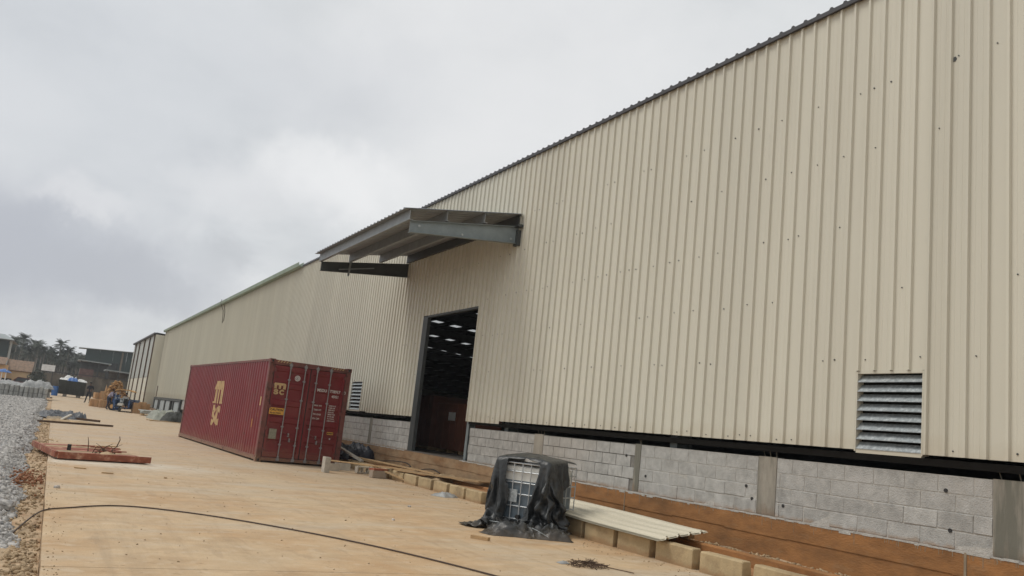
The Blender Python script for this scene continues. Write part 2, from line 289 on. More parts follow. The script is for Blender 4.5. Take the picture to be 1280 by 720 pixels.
def rough_block(sx, sy, sz, jit, seed, bev=0.008):
    """a slightly irregular cuboid centred on its own middle"""
    r = random.Random(seed); b = MB(); b.box(-sx/2, sx/2, -sy/2, sy/2, -sz/2, sz/2)
    me = b.mesh('b', M['block']); bm = bmesh.new(); bm.from_mesh(me)
    for v in bm.verts: v.co += Vector((r.uniform(-jit, jit), r.uniform(-jit, jit), r.uniform(-jit, jit)))
    bmesh.ops.bevel(bm, geom=bm.edges[:], offset=bev, segments=1, affect='EDGES'); bmesh.ops.recalc_face_normals(bm, faces=bm.faces[:])
    bm.to_mesh(me); bm.free(); return me
def crumple(name, sx, sy, h, mat_, seed, loc, rotz=0, nx=22, ny=16, parent=None, rag=0.25, fold=0.5):
    """a crumpled sheet heaped on the ground with real folds, closed underneath"""
    v = []; f = []; off = Vector((seed*3.1, seed*1.7, seed*5.3))
    for i in range(nx+1):
        for j in range(ny+1):
            u = i/nx*2-1; w = j/ny*2-1; ang = math.atan2(w, u)
            k = 1+rag*noise.noise(Vector((math.cos(ang)*1.5, math.sin(ang)*1.5, seed)))
            e = max(abs(u), abs(w)); fall = max(0, 1-e**3)
            nz = noise.noise(Vector((u*2.2, w*2.2, 0))+off); n2_ = abs(noise.noise(Vector((u*5, w*5, 0))+off)); n3_ = abs(noise.noise(Vector((u*11, w*11, 3))+off))
            rg = (1-min(1, abs(noise.noise(Vector((u*sx*1.6, w*sy*1.6, 5))+off))*3.2))**1.5; rg2 = (1-min(1, abs(noise.noise(Vector((u*sx*3.7, w*sy*3.7, 9))+off))*3.0))**1.5
            z = h*fall*(0.38+0.4*nz+0.25*n2_)+fold*h*(0.42*rg+0.26*rg2)*min(1, fall*2.5)+0.05*h*n3_*min(1, fall*3)
            v.append((u*sx/2*k+0.04*sx*n3_, w*sy/2*k+0.04*sy*n2_, max(0.004, z)))
    for i in range(nx):
        for j in range(ny):
            a = i*(ny+1)+j; f.append((a, a+ny+1, a+ny+2, a+1))
    me = bpy.data.meshes.new(name); me.from_pydata(v, [], f); me.materials.append(mat_)
    me.polygons.foreach_set('use_smooth', [True]*len(f)); o = meshobj(name, me, parent, True, loc=loc, rot=(0, 0, rotz)); return o
def text_mesh(s, size, mat_, bold=0.0, align='LEFT'):
    c = bpy.data.curves.new('t', 'FONT'); c.body = s; c.size = size; c.offset = bold; c.align_x = align; c.resolution_u = 3; c.space_line = .95
    t = bpy.data.objects.new('t', c); COL.objects.link(t)
    me = bpy.data.meshes.new_from_object(t.evaluated_get(bpy.context.evaluated_depsgraph_get())); bpy.data.objects.remove(t); bpy.data.curves.remove(c)
    me.materials.clear(); me.materials.append(mat_); return me
def zg(y):      # ground rises gently in the far yard
    return 0.0 if y < 76 else (0.026*(y-76) if y < 97 else 0.546+0.006*(y-97))

# ================================================================ THE GROUND
def strip_grid(xs, ys, zf):
    v = [(x, y, zf(x, y)) for y in ys for x in xs]; n = len(xs)
    f = [(j*n+i, j*n+i+1, (j+1)*n+i+1, (j+1)*n+i) for j in range(len(ys)-1) for i in range(n-1)]; return v, f
def sheet(name, v, f, m, kind='structure', smooth=True, parent=None):
    me = bpy.data.meshes.new(name); me.from_pydata(v, [], f); me.materials.append(m)
    if smooth: me.polygons.foreach_set('use_smooth', [True]*len(f))
    o = meshobj(name, me, parent, True)
    if kind: o['kind'] = kind
    return o
def kerb_x(y):   # road-side face of the kerb row
    t = min(1, max(0, (y-11.0)/5.0)); t = t*t*(3-2*t); return 7.66+0.5*t
GY = [-60, -20, -5, 0, 5, 10, 20, 30, 40, 50, 60, 70, 76, 80, 85, 90, 97, 110, 130, 160, 220, 320, 600, 1500, 4000]
v, f = strip_grid([-4000, -1000, -300, -100, -40, -12, -4, 0, 8.9, 9.2, 60, 100, 300, 1000, 4000], GY,
                  lambda x, y: (0 if abs(x) > 3000 else zg(min(y, 300)))-0.085)
sheet('ground', v, f, M['soil'])

# road material: tan mud film over grey concrete, transverse broom marks, cement dust spill
def road_material():
    m = mat('muddy concrete road', (0.53, 0.39, 0.24), 0.9, 0, 0.09, 2.2, 0.35, 45, col2=(0.47, 0.295, 0.15), c2scale=0.42, c2lo=0.44, c2hi=0.66, stretch=(1, 1, 1))
    t = m.node_tree; ns = t.nodes; lk = t.links.new; b = ns['Principled BSDF']; src = b.inputs['Base Color'].links[0].from_socket
    geo = ns.new('ShaderNodeNewGeometry')
    def noise_mask(scale3, s, lo, hi, off=(0, 0, 0), det=6):
        mp = ns.new('ShaderNodeMapping'); mp.inputs['Scale'].default_value = scale3; mp.inputs['Location'].default_value = off; lk(geo.outputs['Position'], mp.inputs[0])
        n = ns.new('ShaderNodeTexNoise'); n.inputs['Scale'].default_value = s; n.inputs['Detail'].default_value = det; n.inputs['Roughness'].default_value = 0.62; n.inputs['Distortion'].default_value = .3; lk(mp.outputs[0], n.inputs[0])
        r = ns.new('ShaderNodeMapRange'); r.inputs[1].default_value = lo; r.inputs[2].default_value = hi; lk(n.outputs[0], r.inputs[0]); return r.outputs[0]
    def mix(fac, a, col, amt=1.0):
        k = ns.new('ShaderNodeMath'); k.operation = 'MULTIPLY'; k.inputs[1].default_value = amt; lk(fac, k.inputs[0])
        x = ns.new('ShaderNodeMix'); x.data_type = 'RGBA'; lk(k.outputs[0], x.inputs[0]); lk(a, x.inputs[6]); x.inputs[7].default_value = (*col, 1); return x.outputs[2]
    src = mix(noise_mask((.35, 1.0, 1), 0.9, 0.50, 0.72, (3, 8, 0)), src, (0.50, 0.43, 0.33), 0.9)       # greyer worn zones
    src = mix(noise_mask((0.7, 1.3, 1), 1.9, 0.50, 0.72, (1, 2, 0), 9), src, (0.36, 0.235, 0.125), 0.6)     # broom streaks across the road
    src = mix(noise_mask((1, 1, 1), 4.5, 0.52, 0.72, (4, 2, 0), 9), src, (0.60, 0.48, 0.34), 0.6)
    src = mix(noise_mask((1, 1, 1), 7.5, 0.60, 0.72, (7, 2, 0)), src, (0.28, 0.175, 0.09), 0.7)            # small mud spots
    src = mix(noise_mask((3.0, 0.16, 1), 1.3, 0.53, 0.75, (9, 2, 0)), src, (0.33, 0.235, 0.145), 0.45)      # wheel tracks along the road
    gy_ = ns.new('ShaderNodeSeparateXYZ'); lk(geo.outputs['Position'], gy_.inputs[0]); ry = ns.new('ShaderNodeMapRange'); ry.inputs[1].default_value = 11; ry.inputs[2].default_value = 30; lk(gy_.outputs[1], ry.inputs[0])
    nz_ = noise_mask((1, 1, 1), .8, .30, .62, (5, 5, 0)); ky_ = ns.new('ShaderNodeMath'); ky_.operation = 'MULTIPLY'; lk(ry.outputs[0], ky_.inputs[0]); lk(nz_, ky_.inputs[1])
    src = mix(ky_.outputs[0], src, (0.47, 0.385, 0.29), 0.75)                                               # the road is cleaner, greyer concrete beyond the board
    # pale cement dust spilt in front of the shuttering board
    sx = ns.new('ShaderNodeSeparateXYZ'); lk(geo.outputs['Position'], sx.inputs[0])
    def win(sock, a, b_, c, d):
        r1 = ns.new('ShaderNodeMapRange'); r1.inputs[1].default_value = a; r1.inputs[2].default_value = b_; lk(sock, r1.inputs[0])
        r2 = ns.new('ShaderNodeMapRange'); r2.inputs[1].default_value = c; r2.inputs[2].default_value = d; r2.inputs[3].default_value = 1; r2.inputs[4].default_value = 0; lk(sock, r2.inputs[0])
        k = ns.new('ShaderNodeMath'); k.operation = 'MULTIPLY'; lk(r1.outputs[0], k.inputs[0]); lk(r2.outputs[0], k.inputs[1]); return k.outputs[0]
    k = ns.new('ShaderNodeMath'); k.operation = 'MULTIPLY'; lk(win(sx.outputs[1], 18.3, 19.3, 20.3, 21.0), k.inputs[0]); lk(win(sx.outputs[0], 0.1, 0.3, 1.8, 4.2), k.inputs[1])
    k2 = ns.new('ShaderNodeMath'); k2.operation = 'MULTIPLY'; lk(k.outputs[0], k2.inputs[0]); lk(noise_mask((1, 2.5, 1), 2.2, 0.30, 0.55), k2.inputs[1])
    src = mix(k2.outputs[0], src, (0.66, 0.60, 0.50), 0.8)
    src = mix(noise_mask((1, .22, 1), 5.5, 0.61, 0.66, (2, 5, 0), 3), src, (0.34, 0.24, 0.15), 0.30)
    lk(src, b.inputs['Base Color']); return m
M['road'] = road_material()
M['joint'] = mat('dirt filled joint', (0.17, 0.095, 0.045), 1, 0, .2, 9)
# the bed under the slabs, seen in the joints
ys = [-8+i*2 for i in range(0, 60)]
v, f = strip_grid([0.17, 2.0, 4.0, 6.0, 8.3, 9.25], ys, lambda x, y: zg(y)-0.012)
road = sheet('road', v, f, M['joint'])
XJ = 6.47
slab_lines = [-8, -2.2, 3.6, 8.05+.02, 13.9, 19.7, 25.5, 31.3, 37.1, 42.9, 48.7, 54.5, 60.3, 66.1, 71.9, 77.7, 83.5, 89.3, 95.1, 110]
for a, b_ in zip(slab_lines[:-1], slab_lines[1:]):
    for side in (0, 1):
        g = 0.006 if b_ < 60 else 0.02
        n = 7; mb = MB(); yy = [a+g+(b_-a-2*g)*i/n for i in range(n+1)]
        for y0, y1 in zip(yy[:-1], yy[1:]):
            if side == 0: xa = (0.17+.012*noise.noise(Vector((0, y0*3, 0))), 0.17+.012*noise.noise(Vector((0, y1*3, 0)))); xb = (XJ-0.005, XJ-0.005)
            else: xa = (XJ+0.005, XJ+0.005); xb = (kerb_x(y0)+.18, kerb_x(y1)+.18)
            mb.quad((xa[0], y0, zg(y0)), (xb[0], y0, zg(y0)), (xb[1], y1, zg(y1)), (xa[1], y1, zg(y1)))
            mb.quad((xa[0], y0, zg(y0)-.13), (xa[0], y0, zg(y0)), (xa[1], y1, zg(y1)), (xa[1], y1, zg(y1)-.13))
        mb.quad((xa[0], yy[0], zg(yy[0])), (xa[0], yy[0], zg(yy[0])-.012), (xb[0], yy[0], zg(yy[0])-.012), (xb[0], yy[0], zg(yy[0])))
        mb.build('slab', M['road'], road, recalc=False)
# wider concrete yard beyond the road at the far end
v, f = strip_grid([9.3 if False else -0.6, 0.17, 3, 6, 9, 11], [92, 96, 97, 104, 112, 117.5], lambda x, y: zg(y)+0.006)
sheet('yard', v, f, M['road'])

# gravel: packed dust bed, crevice shade in its colour, with tens of thousands of crushed stones on it
def gr_edge(y): return (-0.10 if y < 11 else -0.16 if y < 16 else -0.25)-0.05*math.sin(y*1.3)-0.03*math.sin(y*3.1)
def gr_start(x): return 9.35+0.5*math.sin(x*2.1)-0.35*x*0
ys = [9.3+i*.5 for i in range(0, 60)]+[39+i*2 for i in range(0, 26)]
v = []; f = []
for j, y in enumerate(ys):
    e = gr_edge(y)
    for i, d in enumerate((0, .06, .3, .8, 2, 4, 7, 11, 16)):
        z = -0.08+(0.115*min(1, d/.3))*min(1, (y-9.2)/.6)+0.03*noise.noise(Vector((d*2, y*1.2, 0)))
        v.append((e-d, y, z+zg(y)))
for j in range(len(ys)-1):
    for i in range(8):
        a = j*9+i; f.append((a+1, a, a+9, a+10))
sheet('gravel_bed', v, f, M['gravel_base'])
def scatter(name, pts, sizes, m, flat=0.7, seed=1):
    r = np.random.default_rng(seed); N = len(pts)
    cube = np.array([(x, y, z) for z in (-1, 1) for (x, y) in ((-1, -1), (1, -1), (1, 1), (-1, 1))], float)*.5
    q = np.array([(0, 3, 2, 1), (4, 5, 6, 7), (0, 1, 5, 4), (1, 2, 6, 5), (2, 3, 7, 6), (3, 0, 4, 7)])
    V = cube[None]*(1+r.uniform(-.45, .35, (N, 8, 3)))
    V *= sizes[:, None, None]*np.stack([r.uniform(.8, 1.3, N), r.uniform(.7, 1.1, N), r.uniform(flat*.6, flat*1.1, N)], 1)[:, None, :]
    a, b, c = r.uniform(0, 6.28, N), r.uniform(-.6, .6, N), r.uniform(-.6, .6, N)
    ca, sa, cb, sb, cc, s_c = np.cos(a), np.sin(a), np.cos(b), np.sin(b), np.cos(c), np.sin(c)
    x, y, z = V[..., 0], V[..., 1], V[..., 2]
    y, z = y*cb[:, None]-z*sb[:, None], y*sb[:, None]+z*cb[:, None]
    x, z = x*cc[:, None]-z*s_c[:, None], x*s_c[:, None]+z*cc[:, None]
    x, y = x*ca[:, None]-y*sa[:, None], x*sa[:, None]+y*ca[:, None]
    V = np.stack([x, y, z], -1)+pts[:, None, :]
    me = bpy.data.meshes.new(name); me.vertices.add(N*8); me.vertices.foreach_set('co', V.astype('f').ravel())
    F = (q[None]+8*np.arange(N)[:, None, None]).reshape(-1, 4)
    me.loops.add(F.size); me.loops.foreach_set('vertex_index', F.ravel().astype('i')); me.polygons.add(len(F))
    me.polygons.foreach_set('loop_start', np.arange(0, F.size, 4).astype('i')); me.polygons.foreach_set('loop_total', np.full(len(F), 4, 'i'))
    me.materials.append(m); me.update(calc_edges=True); me.validate()
    return meshobj(name, me)
def zbed(x, y): return -0.08+0.115*min(1, (gr_edge(y)-x)/.3)*min(1, (y-9.2)/.6)+zg(y)
P = []; S = []
def add_stones(n, y0, y1, depth, s0, s1, pw=1.0):
    for _ in range(n):
        y = y0+(y1-y0)*random.random()**pw; d = depth*random.random(); x = gr_edge(y)-d+.03
        P.append((x, y, zbed(min(x, gr_edge(y)), y)+.012+0.03*noise.noise(Vector((d*2, y*1.2, 0))))); S.append(random.uniform(s0, s1)*(1.5 if random.random() < .06 else 1))
add_stones(21000, 9.25, 22, 2.2, .028, .075, 1.0); add_stones(13000, 22, 45, 3.4, .045, .10); add_stones(15000, 45, 84, 6.5, .07, .15); add_stones(6000, 9.5, 40, 8, .05, .1)
tag(scatter('gravel', np.array(P), np.array(S), M['stone'], .75, 3), 'grey crushed granite spread beside the concrete road', 'gravel', kind='stuff')
vy = [6+i*.35 for i in range(0, 240)]; v = []; f = []
for y in vy:
    e = gr_edge(max(y, 9.3)) if y > 9.3 else -2.6
    for i in range(6):
        t = i/5; x = (e-.05)+(0.165-(e-.05))*t; v.append((x, y, zg(y)-.064+.028*noise.noise(Vector((x*9, y*4, 0)))+.018*noise.noise(Vector((x*25, y*14, 7)))))
for j in range(len(vy)-1):
    for i in range(5): a = j*6+i; f.append((a, a+1, a+7, a+6))
sheet('verge', v, f, mat('pale tan verge earth', (0.44, 0.32, 0.20), 1, 0, .25, 5, .8, 25, col2=(.30, .16, .08), c2scale=1.6, c2lo=.5, c2hi=.7))
# loose earth and clods of the verge between gravel and slab
P = []; S = []
for _ in range(2600):
    y = 6.5+random.random()**1.5*60; x = gr_edge(y)+.0+random.random()*(0.165-gr_edge(y))-.02; P.append((x, y, -0.07+.02*random.random()+zg(y))); S.append(random.uniform(.010, .04))
for _ in range(2600):
    y = random.uniform(6.0, 9.6); x = -random.random()**.8*2.2+.14; P.append((x, y, -0.075)); S.append(random.uniform(.01, .06))
tag(scatter('verge_clods', np.array(P), np.array(S), M['clod'], .7, 5), 'loose tan earth clods along the slab edge', 'earth', kind='stuff')

P = []; S = []
for _ in range(260):
    P.append((random.gauss(-.16, .17), random.gauss(15.4, .7), -.03+.07*random.random())); S.append(random.uniform(.012, .045))
P = [p if p[0] < .15 else (.1, p[1], p[2]) for p in P]
tag(scatter('red_earth', np.array(P), np.array(S), M['dirt_red'], .6, 6), 'patch of red earth crumbs spilt over the gravel edge', 'earth', kind='stuff')

# ================================================================ THE WAREHOUSE
W = 9.15; RP = 0.2463; R0 = 7.49; B0 = 7.53; EAVE = 8.10
wh = thing('warehouse', 'long cream corrugated steel warehouse on a grey block base with an open doorway', 'warehouse', (W, 20, 0))
_pc = {}
def cladding(y0, y1, z0, z1):
    """one sheet: flat pans, trapezoid ribs; sheets lap by a hair"""
    ribs = [R0+RP*k-y0 for k in range(-60, 400) if y0+.03 < R0+RP*k < y1-.03]
    key = (round(y1-y0, 3), round(z0, 2), round(z1, 2), tuple(round(q, 3) for q in ribs))
    if key not in _pc:
        prof = [(0, 0)]
        for q in ribs: prof += [(q-.024, 0), (q-.016, .036), (q+.016, .036), (q+.024, 0)]
        # two faint stiffening creases in every pan
        for q in ribs:
            for d in (.085, .16):
                if q+d+.012 < y1-y0: prof += [(q+d-.008, 0), (q+d, .0028), (q+d+.008, 0)]
        prof.append((y1-y0, 0)); prof = sorted(set(prof))
        v = []; f = []; T = y1-y0
        for (a, d) in prof:
            xx = -d-.003*(a/T); v += [(xx, a, z0), (xx, a, z1)]
        for i in range(len(prof)-1): f.append((2*i, 2*i+1, 2*i+3, 2*i+2))
        n = len(prof)-1                              # folded edges give the sheet its thickness
        k = len(v); v += [(v[2*n][0]+.004, T, z0), (v[2*n][0]+.004, T, z1), (v[0][0]+.004, 0, z0), (v[0][0]+.004, 0, z1)]
        f += [(2*n, 2*n+1, k+1, k), (1, 0, k+2, k+3)]
        me = bpy.data.meshes.new('cladding_panel'); me.from_pydata(v, [], f); me.materials.append(M['cream']); me.update(); _pc[key] = me
    meshobj('cladding_panel', _pc[key], wh, True, loc=(W, y0, 0))
def rows(i0, i1, z0f, z1=EAVE):
    i = i0
    while i < i1:
        n = min(4, i1-i); y0 = B0+RP*i; cladding(y0, B0+RP*(i+n), z0f(y0), z1); i += n
zb = lambda y: 1.755 if y < 16.9 else (1.69 if y < 20 else (1.70 if y < 26.5 else 1.735))
rows(-52, -4, zb); cladding(B0-4*RP, B0, 2.765, EAVE); rows(0, 47, zb)
rows(47, 62, lambda y: 4.62); rows(62, 62+19, zb)
V2a, V2b = B0+RP*81, B0+RP*86; cladding(V2a, V2b, 2.76, EAVE); rows(86, 347-4, lambda y: 1.735 if y < 60 else 1.5)
YEND = B0+RP*343
# block wall with its courses of blocks
bw = MB(); DY0, DY1 = B0+47*RP, B0+62*RP
BX = W+0.055
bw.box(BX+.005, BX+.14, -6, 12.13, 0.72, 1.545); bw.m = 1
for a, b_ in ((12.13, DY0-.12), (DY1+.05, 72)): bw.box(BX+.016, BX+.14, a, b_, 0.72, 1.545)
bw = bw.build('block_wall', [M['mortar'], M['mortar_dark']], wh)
pil = [1.9, 5.45, 9.05, 12.12, 15.58]+[26.3+3.55*k for k in range(0, 13)]
PW = {5.45: .55, 9.05: .36, 12.12: .17, 15.58: .38}
bl = [rough_block(.14, .425, .195, .005, s, .007) for s in range(5)]
for m_ in bl: pass
cnt = 0; far_b = MB()
for c in range(4):
    z = 0.73+.10+c*.2035
    for (ya, yb) in ((2.2, DY0-.14), (DY1+.09, 71.5)):
        y = ya-(.22 if c % 2 else 0)
        while y < yb:
            wdt = .44
            y0 = max(y, ya); y1 = min(y+wdt, yb)
            for pc in pil:      # cut blocks at the pilasters
                h = PW.get(pc, .26)/2
                if y0 < pc+h and y1 > pc-h:
                    if y0 >= pc-h: y0 = pc+h
                    elif y1 <= pc+h: y1 = pc-h
                    else: y1 = pc-h
            if y1-y0 > .05:
                s = (y1-y0-.010)/.425
                if cnt < 285 and y > 2.1:
                    o = meshobj('concrete_block', bl[cnt % 5], bw, True, loc=(BX+.07+random.uniform(-.006, .004), (y0+y1)/2, z+random.uniform(-.004, .004)), rot=(random.uniform(-.012, .012), 0, random.uniform(-.008, .008)))
                    o.scale = (1, s, 1)
                    if y < 42 and (ya < 5 or y > 22): cnt += 1
                    else: cnt += 1
                else: far_b.box(BX, BX+.1, y0+.008, y1-.008, z-.094, z+.094)
            y += wdt
if far_b.v: tag(far_b.build('far_blocks', M['block'], bw), kind='stuff')
# cast pilasters and the weep holes beside them
for pc in pil:
    h = PW.get(pc, .26)/2; mb = MB(); mb.box(BX-.006, BX+.13, pc-h+.004, pc+h-.004, .735, 1.555)
    for k in range(3):   # starter bars left standing out of the column head
        yy = pc-h+.05+k*(2*h-.1)/2; mb.tube([(BX+.04+.02*k, yy, 1.55), (BX+.05, yy+.02, 1.63+.03*random.random())], .006, 5)
    mb.build('pilaster', M['pilaster'], wh)
holes = MB()
for yy, zz in ((6.28, 1.37), (6.22, .93), (9.32, .93), (8.72, .90), (12.45, 1.33), (11.85, 1.02), (9.45, 1.1), (15.2, .95)):
    holes.tube([(BX+.002, yy, zz), (BX-.011, yy, zz)], .024, 9)
tag(holes.build('weep_holes', M['black'], bw))
# ragged mortar squeezed out between the wall and the beam, with slurry runs down the beam
for a, b_ in ((2, 19.0), (22.9, 60)):
    y = a; mb = MB()
    while y < b_:
        w_ = random.uniform(.05, .2); hh = random.uniform(.004, .022)*(2.2 if random.random() < .12 else 1); x0 = W-.052
        mb.box(x0-.003-.003*random.random(), x0+.05, y, y+w_, .722-hh*.8, .728+.010*random.random()); y += w_*.96
    tag(mb.build('mortar_squeeze', M['mortar'], wh), kind='stuff')
mb = MB()
for _ in range(420):
    y = random.uniform(3, 19) if random.random() < .8 else random.uniform(23, 34)
    l = random.uniform(.01, .07)*(2.2 if random.random() < .12 else 1); w_ = random.uniform(.002, .007)
    mb.box(W-.0535-.001*random.random(), W-.04, y, y+w_, .72-l, .728)
for y, w_ in ((12.25, .016), (5.95, .03)): mb.box(W-.0585, W-.04, y, y+w_, .30, .725)
tag(mb.build('slurry_runs', M['laitance'], wh), kind='stuff')
# foundation beam: two lifts, the upper a little proud
fb = MB(); yb_ = [2-8+i*1.0 for i in range(0, 28)]
def beam(y0, y1, m, za=0.47):
    b = MB(); n = max(2, int((y1-y0)/1.2)); 
    for i in range(n):
        a = y0+(y1-y0)*i/n; c = y0+(y1-y0)*(i+1)/n; dz = .008*math.sin(a*2.1)
        b.box(W-.052, W+.3, a, c, za+dz, .725)
        b.box(W-.040, W+.3, a, c, -.2, za+dz)
    return b.build('foundation_beam', M[m], wh)
beam(-6, 14.6, 'foundation'); beam(14.6, 62, 'foundation2', .5)
# floor slab, interior lining and monopitch roof
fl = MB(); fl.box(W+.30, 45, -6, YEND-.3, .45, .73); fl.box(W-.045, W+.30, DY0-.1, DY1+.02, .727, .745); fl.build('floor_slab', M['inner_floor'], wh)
RS = 0.07
def rz(x): return EAVE-RS*(x-W)
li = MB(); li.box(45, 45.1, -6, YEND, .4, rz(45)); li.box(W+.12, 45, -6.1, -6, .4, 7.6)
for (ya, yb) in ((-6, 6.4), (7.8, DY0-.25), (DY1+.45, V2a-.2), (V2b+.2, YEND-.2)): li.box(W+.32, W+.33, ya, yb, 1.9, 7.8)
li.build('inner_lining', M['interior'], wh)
ew = MB()
for k in range(36): ew.box(W+.03+k, W+1.02+k, YEND-.02+.004*(k % 2), YEND+.03, .4, rz(W+k+1)-.05)
ew.build('end_wall', M['cream'], wh)
# girts behind the cladding foot, columns standing behind the gap
gb = MB()
for a, b_ in ((-6, DY0-.12), (DY1+.45, YEND)):
    gb.box(W+.006, W+.055, a, b_, 1.63, 1.715); gb.box(W+.055, W+.20, a, b_, 1.70, 1.708)
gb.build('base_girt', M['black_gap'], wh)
for k in range(17):
    yc = 5.35+k*6.0-6
    if DY0-.5 < yc < DY1+.6: continue
    c = MB(); c.box(W+.20, W+.212, yc-.09, yc+.09, .73, 7.7); c.box(W+.212, W+.5, yc-.005, yc+.005, .73, 7.7); c.box(W+.5, W+.51, yc-.09, yc+.09, .73, 7.7)
    c.build('steel_column', M['steel_grey'], wh)
# door frame
df = MB()
df.box(W+.0, W+.10, DY1-.34, DY1-.0, .735, 4.60)
df.box(W-.004, W+.1, DY0, DY1-.345, 4.56, 4.618)
df.build('door_frame', M['steel_dark'], wh)
dj = MB(); dj.box(W+.03, W+.05, DY0-.10, DY0+.02, .735, 1.69); dj.box(W+.05, W+.2, DY0-.045, DY0-.035, .735, 7.6); dj.box(W+.2, W+.215, DY0-.10, DY0+.02, .735, 7.6)
dj.box(W+.028, W+.052, DY0-.13, DY0+.05, .728, .742)
dj.build('door_jamb', M['steel_grey'], wh)
# louvres
def louvre(y0, y1, z0, z1, n):
    fr = MB(); fr.box(W-.004, W+.12, y0, y0+.022, z0, z1); fr.box(W-.004, W+.12, y1-.022, y1, z0, z1); fr.box(W-.006, W+.06, y0+.022, y1-.022, z1-.03, z1+.004); 
    fr.box(W+.004, W+.07, y0+.022, y1-.022, z0-.02, z0+.03)
    o = fr.build('louvre_vent', M['cream'], wh)
    h = (z1-z0-.05)/n
    prof = [(-.002, 0), (-.001, .010), (.006, .012), (.085, h*.80), (.09, h*.78), (.010, .002)]
    b = MB(); b.extrude(prof, y0+.024, y1-.024); me = b.mesh('louvre_blade', M['galv'])
    for k in range(n): meshobj('louvre_blade', me, o, True, loc=(W-.002, 0, z0+.03+k*h))
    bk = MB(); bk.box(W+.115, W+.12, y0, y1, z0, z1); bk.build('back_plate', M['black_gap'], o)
louvre(6.548, 7.525, 1.735, 2.76, 8); louvre(V2a+.005, V2b-.005, 1.74, 2.755, 8)
# screws in rows along the girts
sc_ = MB()
for zr in (1.82, 2.93, 3.82, 4.76, 5.80, 6.68):
    y = 2.0
    while y < 24:
        y += random.choice((.33, .36, .45, .62, .95)); k = round((y-R0)/RP); yy = R0+RP*k+random.choice((.10, .13, .15))
        if random.random() < .2 or (DY0-.1 < yy < DY1+.1 and zr < 4.7) or (6.6 < yy < 7.6 and zr < 2.8): continue
        r_ = .0085 if random.random() < .75 else .0115; z_ = zr+random.uniform(-.02, .02)
        sc_.tube([(W-.001, yy, z_), (W-.012, yy, z_)], r_, 7)
tag(sc_.build('cladding_screws', M['steel_dark'], wh), kind='stuff')
d_ = MB(); d_.box(W-.008, W, 6.2, 6.23, 6.64, 6.70); d_.box(W-.006, W, 6.19, 6.2, 6.655, 6.685); d_.build('sealant_patch', M['steel_dark'], wh)
# roof sheets, one per metre, with ribs that stand up at the verge
def roof_sheet(nr, skylight=False):
    b = MB(); T = nr*RP; X = -.07; X1 = 36
    prof = [(0, 0)]
    for k in range(nr): q = RP*(k+.5); prof += [(q-.04, 0), (q-.018, .036), (q+.018, .036), (q+.04, 0)]
    prof.append((T, 0))
    for (a, d), (c, e) in zip(prof[:-1], prof[1:]):
        b.quad((X, a, d-RS*X), (X1, a, d-RS*X1), (X1, c, e-RS*X1), (X, c, e-RS*X))
        if not skylight: b.quad((X, a, -.035-RS*X), (X, a, d-RS*X), (X, c, e-RS*X), (X, c, -.035-RS*X))
    if not skylight:
        b.quad((X, 0, -.035-RS*X), (X, T, -.035-RS*X), (X1, T, -.035-RS*X1), (X1, 0, -.035-RS*X1))
    return b.mesh('roof_sheet', M['skylight'] if skylight else M['roof_dark'])
rs = roof_sheet(4); sk = roof_sheet(4, True); i = -52
while i < 343:
    y0 = B0+RP*i; sky_here = any(y0 <= s < y0+4*RP for s in (38.6, 44.6, 50.6, 56.7))
    o = meshobj('roof_light' if sky_here else 'roof_sheet', sk if sky_here else rs, wh, True, loc=(W, y0, EAVE+.04)); i += 4
pu = MB()
for k in range(30):
    x = W+.5+k*1.16; pu.box(x, x+.3, -6, YEND-.1, rz(x)-.16, rz(x)-.0)
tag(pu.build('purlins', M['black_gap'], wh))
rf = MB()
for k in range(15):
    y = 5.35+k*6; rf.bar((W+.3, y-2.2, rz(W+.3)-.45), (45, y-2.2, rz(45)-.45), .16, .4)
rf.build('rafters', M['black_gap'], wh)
# dark verge trim on the near half, weathered green gutter on the far half
tr = MB(); tr.box(W-.075, W-.035, -6, 38.2, EAVE-.02, EAVE+.045); tr.build('verge_trim', M['roof_dark'], wh)
gt = MB(); gt.extrude([(W-.26, EAVE+.16), (W-.24, EAVE-.02), (W-.10, EAVE-.05), (W-.035, EAVE-.03), (W-.035, EAVE+.17), (W-.05, EAVE+.17), (W-.06, EAVE-.01), (W-.23, EAVE+.01), (W-.25, EAVE+.16)], 38.2, YEND+.1)
gt.build('gutter', M['roof_green'], wh)
hc = MB(); hc.tube([(W-.28, 58.4, 8.35), (W-.32, 58.3, 8.1), (W-.12, 58.1, 7.6), (W-.08, 58.0, 7.0), (W-.1, 57.8, 6.75), (W-.06, 57.6, 6.9), (W-.05, 57.75, 7.5), (W-.1, 58.2, 8.0)], .018, 6)
hc.build('hanging_cable', M['cable'], wh)

# canopy over the doorway, hung on the wall
CX0, CX1, CY0, CY1 = 6.28, W-.03, 17.32, 24.52
def cz(x): return 6.20+(x-6.28)*(6.70-6.20)/(W-6.28)
root = thing('c', '', '')  # temporary
bpy.data.objects.remove(root)
b = MB(); T = CY1-CY0+.2; y = CY0-.1; prof = [(y, 0)]
k = 0
while y+.25 < CY1+.12:
    prof += [(y+.09, 0), (y+.11, .035), (y+.14, .035), (y+.16, 0)]; y += .25
prof.append((CY1+.12, 0))
for (a, d), (c, e) in zip(prof[:-1], prof[1:]):
    for (t, s) in ((0, 1), (-.006, -1)):
        q = [(CX0-.12, a, cz(CX0-.12)+d+t), (CX1, a, cz(CX1)+d+t), (CX1, c, cz(CX1)+e+t), (CX0-.12, c, cz(CX0-.12)+e+t)]
        b.quad(*(q if s == 1 else q[::-1]))
    b.quad((CX0-.12, a, cz(CX0-.12)+d-.006), (CX0-.12, a, cz(CX0-.12)+d), (CX0-.12, c, cz(CX0-.12)+e), (CX0-.12, c, cz(CX0-.12)+e-.006))
